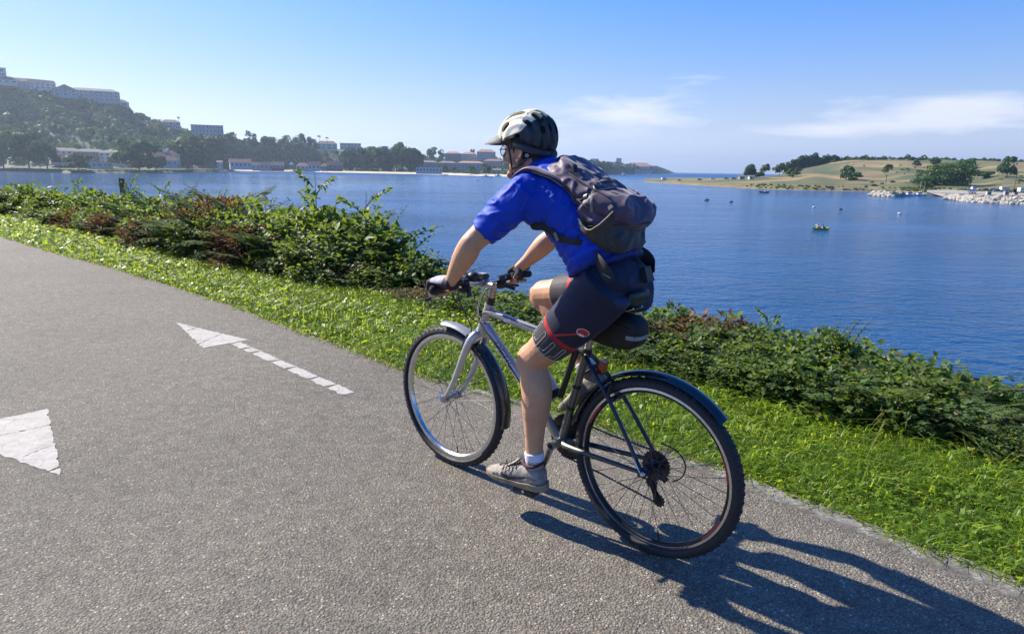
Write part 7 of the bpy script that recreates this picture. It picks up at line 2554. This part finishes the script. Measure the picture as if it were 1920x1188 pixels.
shoe((.393, .122, .148), (.683, .142, .130), 1, True)
shoe((.300, -.120, .520), (.490, -.130, .385), -1, False) if False else shoe((.262, -.122, .540), (.500, -.130, .372), -1, False)
# ---- gloves
for wr, s, y0 in ((WR_L, 1, .272), (WR_R, -1, -.243)):
    mb = MB(); hand(mb, y0, wr, s, .0028, True)
    me = remeshed(mb, 'glove', .003, 3)
    P, N = get_co(me)
    d = bar_pt(y0) + V3(.004, 0, .031) - wr
    q = ((P - wr) @ d) / (d @ d)
    pan = (sstep(.25, .5, N @ V3(-.25, .55, .80)) * sstep(.08, .16, q) * sstep(1.0, .9, q)) if s > 0 else q * 0
    P += N * (.0012 * fbm(P, 60, 2, 3) + .0012 * np.sin(q * 60) * (q < .05))[:, None]
    set_co(me, P)
    set_attr(me, 'panel', pan)
    finish(me, 'glove', m_glove, person)

# ================================================================== HELMET
m_shell = bpy.data.materials.new('helmet_shell')
t = NT(m_shell)
c = t.ramp(t.noise(20, 4), [(.3, (.72, .66, .48)), (.7, (.80, .74, .55))])
t.set(Base_Color=c, Roughness=.32)
t.p.inputs['Coat Weight'].default_value = .4
m_hblack = mat('helmet_black', (.030, .030, .033), .5, var=.25, vscale=30)
m_foam = mat('helmet_foam', (.020, .020, .021), .85, var=.4, vscale=60, bump=.5, bscale=300, bdist=.001)
helm = bpy.data.objects.new('helmet', None); COL.objects.link(helm); helm.parent = person
HC = V3(-.006, 0, .062)
VENTS = [  # alpha centre, beta centre, half sizes (degrees); alpha runs front (0) over the top (90) to the back (180)
    (52, 8.5, 27, 4.0), (114, 8.5, 24, 4.4), (64, 27, 23, 3.6), (124, 28, 18, 5.0), (33, 50, 17, 6.2), (118, 54, 20, 4.8), (158, 12, 11, 5.0), (160, 33, 10, 5.4)]
def helm_pt(al, be, g=0.0):
    a, b = R(al), R(be)
    ax_, by_, cz_ = (.144 if al < 90 else .108) + g, .104 + g, .110 + g
    x = ax_ * math.cos(a) * math.cos(b); y = by_ * math.sin(b); z = cz_ * math.sin(a) * math.cos(b)
    # ridges between the vent rows, a squarer tail
    rid = (.0045 if al < 95 else .008) * math.cos(R(be * 17.2)) * max(0, math.cos(b))
    k = 1 + rid / .12
    if x < -.06:
        z += .012 * min(1, (-.06 - x) / .06) * max(0, z) / .1
    return HC + V3(x, y, z) * k
na, nbt = 150, 116
AL = np.linspace(-14, 205, na); BE = np.linspace(-84, 84, nbt)
def rim_ok(p):
    q = p
    lo = -.004 + (.030 * sstep(.02, .13, q[0])) - .014 * sstep(-.04, -.12, q[0]) - .020 * math.exp(-((q[0] + .035) / .035) ** 2)
    return q[2] > lo + .022
V = np.array([[helm_pt(a, b) for b in BE] for a in AL]).reshape(-1, 3)
ok = np.array([rim_ok(p) for p in V]).reshape(na, nbt)
AA, BBm = np.meshgrid(AL, BE, indexing='ij')
vent = np.zeros((na, nbt), bool)
for (a0, b0, ha, hb_) in VENTS:
    for s in (-1, 1):
        # teardrop: narrower towards the front
        ww = hb_ * (1 + .25 * np.clip((AA - a0) / ha, -1, 1))
        vent |= ((AA - a0) / ha) ** 2 + ((BBm - s * b0) / ww) ** 2 < 1
F, MI = [], []
for i in range(na - 1):
    for j in range(nbt - 1):
        ids = (i * nbt + j, i * nbt + j + 1, (i + 1) * nbt + j + 1, (i + 1) * nbt + j)
        if not (ok[i, j] and ok[i + 1, j] and ok[i, j + 1] and ok[i + 1, j + 1]):
            continue
        if vent[i, j] or vent[i + 1, j + 1] or vent[i, j + 1] or vent[i + 1, j]:
            continue
        c = V[list(ids)].mean(0)
        # the pale front shell ends on a slanted line, its tips running back over the crown
        lim = -.104 + (.172 - c[2]) * 1.0 + .055 * sstep(.085, .05, c[2])
        F.append(ids); MI.append(0 if c[0] > lim else 1)
def helm_obj(name, sel, m, thick, off=0.0):
    mb = MB(); mb.add(V, [f for f, q in zip(F, MI) if q == sel])
    me = bpy.data.meshes.new(name)
    me.from_pydata((V @ HM[:3, :3].T + HM[:3, 3]).tolist(), [], mb.F)
    bm = bmesh.new(); bm.from_mesh(me)
    bmesh.ops.delete(bm, geom=[v for v in bm.verts if not v.link_faces], context='VERTS')
    for _ in range(3):
        bmesh.ops.smooth_vert(bm, verts=[v for v in bm.verts if v.is_boundary], factor=.5, use_axis_x=True, use_axis_y=True, use_axis_z=True)
    bmesh.ops.recalc_face_normals(bm, faces=bm.faces)
    cen = HM[:3, :3] @ HC + HM[:3, 3]
    f0 = bm.faces[:][0]
    if f0.normal.dot(f0.calc_center_median() - Vector(cen)) < 0:
        bmesh.ops.reverse_faces(bm, faces=bm.faces)
    bm.to_mesh(me); bm.free()
    me.materials.append(m)
    o = link(name, me, helm)
    so = o.modifiers.new('s', 'SOLIDIFY'); so.thickness = thick; so.offset = -1 + off
    me.polygons.foreach_set('use_smooth', np.ones(len(me.polygons), bool))
    dg = bpy.context.evaluated_depsgraph_get()
    m2 = bpy.data.meshes.new_from_object(o.evaluated_get(dg)); o.modifiers.clear(); o.data = m2; m2.name = name
    m2.set_sharp_from_angle(angle=R(48))
    return o
helm_obj('shell', 0, m_shell, .010)
helm_obj('rear_shell', 1, m_hblack, .012)
mb = MB()
inner = np.array([[helm_pt(a, b, -.0115) for b in np.linspace(-80, 80, 40)] for a in np.linspace(-8, 198, 60)])
kk = np.array([[rim_ok(q + V3(0, 0, -.004)) for q in r_] for r_ in inner])
Vi = inner.reshape(-1, 3)
Fi = [(i * 40 + j, i * 40 + j + 1, (i + 1) * 40 + j + 1, (i + 1) * 40 + j) for i in range(59) for j in range(39) if kk[i, j] and kk[i + 1, j] and kk[i, j + 1] and kk[i + 1, j + 1]]
mb.add(Vi, Fi); mb.xf(HM); mb.build('foam_liner', m_foam, helm, angle=60)
# visor
rings = []
for q in np.linspace(-1, 1, 15):
    a = q * R(52)
    bx, by = .132 * math.cos(a) + .004, .100 * math.sin(a)
    tipl = .074 * (1 - abs(q) ** 2.4) + .004
    z0 = .078 - .014 * abs(q)
    rings.append([(bx, by, z0), (bx + tipl * .5, by * 1.02, z0 - .014 - .10 * tipl), (bx + tipl, by * 1.03 * (1 - .12 * tipl / .09), z0 - .022 - .26 * tipl), (bx + tipl, by * 1.03 * (1 - .12 * tipl / .09), z0 - .0255 - .26 * tipl), (bx + tipl * .5, by * 1.02, z0 - .019 - .10 * tipl), (bx - .004, by, z0 - .006)])
mb = MB(); mb.rings(rings); mb.xf(HM); mb.build('visor', mat('visor_grey', (.050, .049, .050), .6, var=.15, vscale=30), helm, angle=40)
# rear cradle with dial, straps, buckle
pts = [hp(.02, .092, .032), hp(-.05, .093, .016), hp(-.095, .060, .004), hp(-.112, 0, .0), hp(-.095, -.060, .004), hp(-.05, -.093, .016), hp(.02, -.092, .032)]
MB().tube(pts, [(.006, .012)] * 7, 10, smooth=4, up=(0, 0, 1)).build('cradle', m_hblack, helm)
MB().tube([hp(-.104, 0, .004), hp(-.122, 0, .0)], [.020, .016], 14).build('dial', m_hblack, helm)
m_strap = mat('black_webbing', (.014, .014, .016), .7, var=.3, vscale=60, bump=.5, bscale=400, bdist=.0008)
for s in (-1, 1):
    MB().tube([hp(.048, .090 * s, .040), hp(.042, .079 * s, -.010), hp(.036, .071 * s, -.055), hp(.040, .045 * s, -.100), hp(.046, 0, -.110)], [(.0045, .0014)] * 5, 6, smooth=4, up=HM[:3, 1] * s).build('chin_strap', m_strap, helm)
    MB().tube([hp(-.056, .088 * s, .022), hp(-.040, .084 * s, -.022), hp(.000, .079 * s, -.050), hp(.034, .073 * s, -.060)], [(.0045, .0014)] * 4, 6, smooth=4, up=HM[:3, 1] * s).build('side_strap', m_strap, helm)
    ring = [hp(-.044 + .007 * math.cos(a), .0885 * s, -.008 + .0045 * math.sin(a)) for a in np.linspace(0, 2 * PI, 12, endpoint=False)]
    MB().tube(ring, .0016, 5, close=True).build('strap_ring', m_whitep, helm)
# lettering on the shell
bm = text_mesh('THERM', .013, 1)
for v in bm.verts:
    u, w = v.co.x, v.co.y
    al = 46 + u * 57.3 / .13
    be = 20.5 - w * 57.3 / .115
    p = helm_pt(al, be, .0026)
    v.co = HM[:3, :3] @ p + HM[:3, 3]
me = bpy.data.meshes.new('helmet_lettering'); bm.to_mesh(me); bm.free(); me.materials.append(m_decal_dark)
link('helmet_lettering', me, helm)

# ================================================================== BACKPACK (carried: its own thing)
pack = thing('backpack', 'worn purplish grey backpack with mesh side pocket on the cyclist back', 'backpack', BIKE_O, BIKE_RZ)
m_pack = bpy.data.materials.new('pack_fabric')
t = NT(m_pack)
c = t.ramp(t.noise(7, 6, .6), [(.3, (.042, .022, .047)), (.7, (.095, .053, .100))])
c = t.mix(t.attr('low').outputs['Fac'], c, (.022, .021, .023))
t.set(Base_Color=c, Roughness=.56)
t.p.inputs['Sheen Weight'].default_value = .3
t.bump(t.noise(420, 2), .3, .0008)
m_packdark = mat('pack_dark', (.020, .019, .021), .7, var=.3, vscale=30, bump=.5, bscale=400, bdist=.001)
m_mesh = mat('olive_mesh', (.060, .055, .045), .8, var=.3, vscale=60, bump=.8, bscale=350, bdist=.002)
m_pipe = mat('pale_piping', (.22, .20, .16), .7, var=.2, vscale=40)
PROF = [(.468, 1.392), (.430, 1.408), (.375, 1.400), (.318, 1.368), (.25, 1.338), (.18, 1.310), (.130, 1.282), (.112, 1.240), (.135, 1.205), (.128, 1.145), (.145, 1.105), (.20, 1.088), (.248, 1.102), (.262, 1.16), (.275, 1.23), (.325, 1.295), (.40, 1.352), (.445, 1.380)]
def packrings(prof, hw, n=19, shrink=.30, power=3.2):
    P = np.array(prof); c = P.mean(0)
    rings = []
    for q in np.linspace(-1, 1, n):
        k = 1 - shrink * abs(q) ** power
        if abs(q) > .999:
            k *= .75
        # keep the face on the rider's back in place, pull the outer face in
        R_ = c + (P - c) * k
        rings.append([(x, q * hw, z) for x, z in R_])
    return rings
mb = MB(); mb.rings(packrings(PROF, .130))
# soft bulges of the load and the outer pockets
rot = Matrix.Rotation(R(-36), 3, 'Y')
mb.ell((.185, 0, 1.262), (.105, .118, .050), 18, rot)
mb.ell((.160, .055, 1.255), (.060, .060, .048), 14, rot)
mb.ell((.150, -.05, 1.245), (.060, .070, .048), 14, rot)
mb.ell((.185, 0, 1.140), (.066, .124, .052), 16)
mb.ell((.350, 0, 1.372), (.095, .112, .028), 16, rot)
me = remeshed(mb, 'pack_body', .0058, 5)
P, N = get_co(me)
wr1 = (1 - np.abs(vnoise(np.stack([P @ V3(.8, .2, .5), P[:, 1] * .8, P @ V3(-.5, .6, .8)], 1) * V3(1, 1, 2.4), 10, 3))) ** 3
wr2 = (1 - np.abs(vnoise(P * V3(1.0, 1.6, 1.0), 22, 9))) ** 4
P += N * (.0105 * (wr1 - .35) + .0055 * (wr2 - .3) + .006 * fbm(P, 7, 2, 14))[:, None]
# a gully where the compression strap pulls in
gul = np.exp(-(((P @ V3(.68, 0, .73)) - 1.120) / .012) ** 2) * (P[:, 2] > 1.2)
P -= N * (.010 * gul)[:, None]
set_co(me, P)
set_attr(me, 'low', sstep(1.215, 1.185, P[:, 2] - .25 * (P[:, 0] - .15) + .01 * vnoise(P, 20, 2)))
finish(me, 'pack_body', m_pack, pack)
bvh_p = BVHTree.FromPolygons([tuple(p) for p in P], [tuple(p.vertices) for p in me.polygons])
def on_pack(x, y, z, d, off=.002):
    d = V3(*d) / np.linalg.norm(d)
    h = bvh_p.ray_cast(Vector(V3(x, y, z) + d * .4), Vector(-d), .8)
    return (np.array(h[0]) if h[0] is not None else V3(x, y, z)) + d * off
OUT = (-.60, .0, .80)
# zips and pockets on the outer face
for pts, n_ in (([(.40, .10), (.33, .105), (.25, .11), (.18, .105)], 'zip'), ([(.40, -.10), (.33, -.105), (.25, -.11), (.18, -.105)], 'zip')):
    L_ = [on_pack(x, y, 1.42 - (.42 - x) * .55, OUT, .001) for x, y in pts]
    MB().tube(L_, .0035, 6, smooth=5).build(n_, m_blackplastic, pack)
L_ = [on_pack(x, y, 1.33, OUT, .001) for x, y in ((.21, .10), (.25, .085), (.265, .0), (.25, -.085), (.21, -.10))]
MB().tube(L_, .004, 6, smooth=5).build('pocket_zip', m_blackplastic, pack)
MB().tube([on_pack(.352, .075, 1.40, OUT, .004), on_pack(.335, .082, 1.40, OUT, .010), on_pack(.315, .090, 1.39, OUT, .006)], [(.010, .004), (.012, .005), (.008, .003)], 8, smooth=3).build('lid_fold', m_packdark, pack)
# sewn panels: piped seams across the pack
for pts, d in (([(.435, .112, 1.38), (.36, .120, 1.33), (.30, .124, 1.29), (.25, .126, 1.26), (.20, .126, 1.24), (.15, .118, 1.23)], (-.25, 1, .45)),
               ([(.150, -.12, 1.205), (.135, -.06, 1.205), (.130, 0, 1.205), (.135, .06, 1.205), (.155, .115, 1.205), (.20, .135, 1.200), (.255, .135, 1.195)], (-.8, .35, .1)),
               ([(.285, .06, 1.36), (.22, .07, 1.33), (.165, .07, 1.30), (.130, .05, 1.27)], OUT), ([(.285, -.06, 1.36), (.22, -.07, 1.33), (.165, -.07, 1.30), (.130, -.05, 1.27)], OUT),
               ([(.250, .13, 1.19), (.245, .13, 1.15), (.235, .125, 1.115)], (0, 1, 0)), ([(.170, .125, 1.19), (.165, .125, 1.15), (.165, .12, 1.11)], (-.3, 1, 0))):
    MB().tube([on_pack(*p, d, .0005) for p in pts], .0021, 5, smooth=5).build('seam', m_packdark, pack)
for p, d in (((.232, .128, 1.318), (-.3, 1, .5)), ((.262, .05, 1.35), OUT), ((.170, .10, 1.255), (-.5, .8, .4))):
    c_ = on_pack(*p, d, .004)
    MB().box(c_, (.020, .006, .012), mat=Matrix.Rotation(R(36), 3, 'Y'), taper=.8).build('tab', m_pipe, pack, angle=30)
MB().tube([on_pack(.232, .126, 1.315, (-.3, 1, .5), .004), on_pack(.222, .130, 1.275, (-.2, 1, .3), .010), on_pack(.218, .130, 1.245, (-.1, 1, .1), .012)], [(.0045, .001)] * 3, 6, smooth=4).build('strap_tail', m_pipe, pack)
# grab loop at the top
MB().tube([(.458, .03, 1.402), (.442, .026, 1.424), (.438, 0, 1.430), (.442, -.026, 1.424), (.458, -.03, 1.402)], [(.004, .009)] * 5, 8, smooth=4).build('grab_loop', m_strap, pack)
# compression straps with buckles
for y0, y1 in ((.16, .02),):
    pass
for s in (1, -1):
    L_ = [on_pack(.300, .150 * s, 1.285, (0, s, .15), .001), on_pack(.255, .140 * s, 1.300, (-.3, s, .5), .002), on_pack(.215, .10 * s, 1.32, (-.5, s * .5, .8), .002), on_pack(.190, .03 * s, 1.33, OUT, .002)]
    MB().tube(L_, [(.007, .0018)] * 4, 6, smooth=5, up=(-.5, .4 * s, .7)).build('compression_strap', m_strap, pack)
    MB().tube([L_[1] + V3(.006, 0, -.002), L_[1] - V3(.012, 0, -.004)], [(.011, .004)] * 2, 8, up=(-.3, s, .5)).build('strap_buckle', m_blackplastic, pack)
# mesh side pocket with a sagging elastic mouth, near side
V, F = [], []
cols, rows_ = 14, 9
for i in range(cols):
    u = i / (cols - 1)
    for j in range(rows_):
        v = j / (rows_ - 1)
        x = .262 - .125 * u
        zt = 1.222 - .055 * math.sin(PI * u) * (1 - .3 * u) + .03 * u
        zb = 1.118 + .0 * u
        z = zb + (zt - zb) * v
        p = on_pack(x, .15, z, (-.15, 1, 0), .003)
        p = p + V3(0, (.010 + .016 * math.sin(PI * u)) * v ** 1.5, 0) + V3(0, .002 * math.sin(u * 31 + v * 9), 0)
        V.append(p)
F = [(i * rows_ + j, (i + 1) * rows_ + j, (i + 1) * rows_ + j + 1, i * rows_ + j + 1) for i in range(cols - 1) for j in range(rows_ - 1)]
MB().add(V, F).build('mesh_pocket', m_mesh, pack, angle=80)
MB().tube([V[i * rows_ + rows_ - 1] for i in range(cols)], [(.005, .0025)] * cols, 8, smooth=2).build('pocket_elastic', m_pipe, pack)
# shoulder straps: over the shoulder, and from the armpit back to the pack
def jersey_hit(p, d, off):
    d = np.array(d, float) / np.linalg.norm(d)
    h = bvh_j.ray_cast(Vector(np.array(p) + d * .4), Vector(-d), .8)
    return (np.array(h[0]) if h[0] is not None else np.array(p)) + d * off
for s in (1, -1):
    top = [jersey_hit((x, y * s, 1.30), (-.35, .25 * s, 1), .007) for x, y in ((.36, .105), (.41, .108), (.455, .112), (.495, .115), (.528, .118))]
    fr = [jersey_hit((.50, .125 * s, z), (1, .15 * s, .15), .006) for z in (1.345, 1.30, 1.25)]
    MB().tube(top + fr, [(.024, .006), (.030, .008), (.033, .009), (.034, .009), (.033, .009), (.031, .008), (.029, .008), (.025, .007)], 12, smooth=4, up=None).build('shoulder_strap', m_pack, pack)
    low = []
    for q in ((.512, .105, 1.238), (.485, .140, 1.214), (.445, .165, 1.194), (.40, .172, 1.176), (.35, .166, 1.160), (.30, .158, 1.146), (.262, .146, 1.136)):
        h = bvh_j.find_nearest(Vector((q[0], q[1] * s, q[2])))
        low.append(np.array(h[0]) + np.array(h[1]) * .004)
    low.append(V3(.230, .125 * s, 1.130))
    MB().tube(low, [(.0035, .016)] * 3 + [(.003, .014)] * 2 + [(.0025, .012)] * 3, 8, smooth=4, up=(0, 0, 1)).build('lower_strap', m_strap, pack)
    MB().tube([low[4] + V3(.005, .004 * s, .012), low[4] + V3(-.012, .006 * s, -.014)], [(.003, .007)] * 2, 8).build('strap_slider', m_pipe if s > 0 else m_strap, pack)
    # pale piping along the edge of the near strap
    MB().tube([p + V3(-.002, .026 * s, -.008) for p in top[:4]], .0022, 6, smooth=4).build('piping', m_pipe, pack)
# waist belt hanging down over the shorts, with buckle
for s in (1, -1):
    MB().tube([(.215, .125 * s, 1.105), (.172, .148 * s, 1.080), (.142, .152 * s, 1.050), (.125, .142 * s, 1.022)], [(.004, .020), (.005, .024), (.005, .022), (.003, .014)], 8, smooth=4, up=(0, 0, 1)).build('hip_belt', m_packdark, pack)
MB().tube([(.165, -.02, 1.10), (.128, -.03, 1.075), (.098, -.03, 1.045), (.104, -.025, 1.015)], [(.012, .002)] * 4, 6, smooth=4, up=(1, 0, .4)).build('belt_tail', m_strap, pack)
mb = MB(); mb.box((.092, -.035, 1.030), (.022, .050, .055), mat=Matrix.Rotation(R(18), 3, 'Y'), taper=.8); mb.build('belt_buckle', m_blackplastic, pack, angle=30)
MB().tube([(.150, .158, 1.048), (.122, .156, 1.036)], [(.004, .0025)] * 2, 6).build('belt_tab', m_pipe, pack)
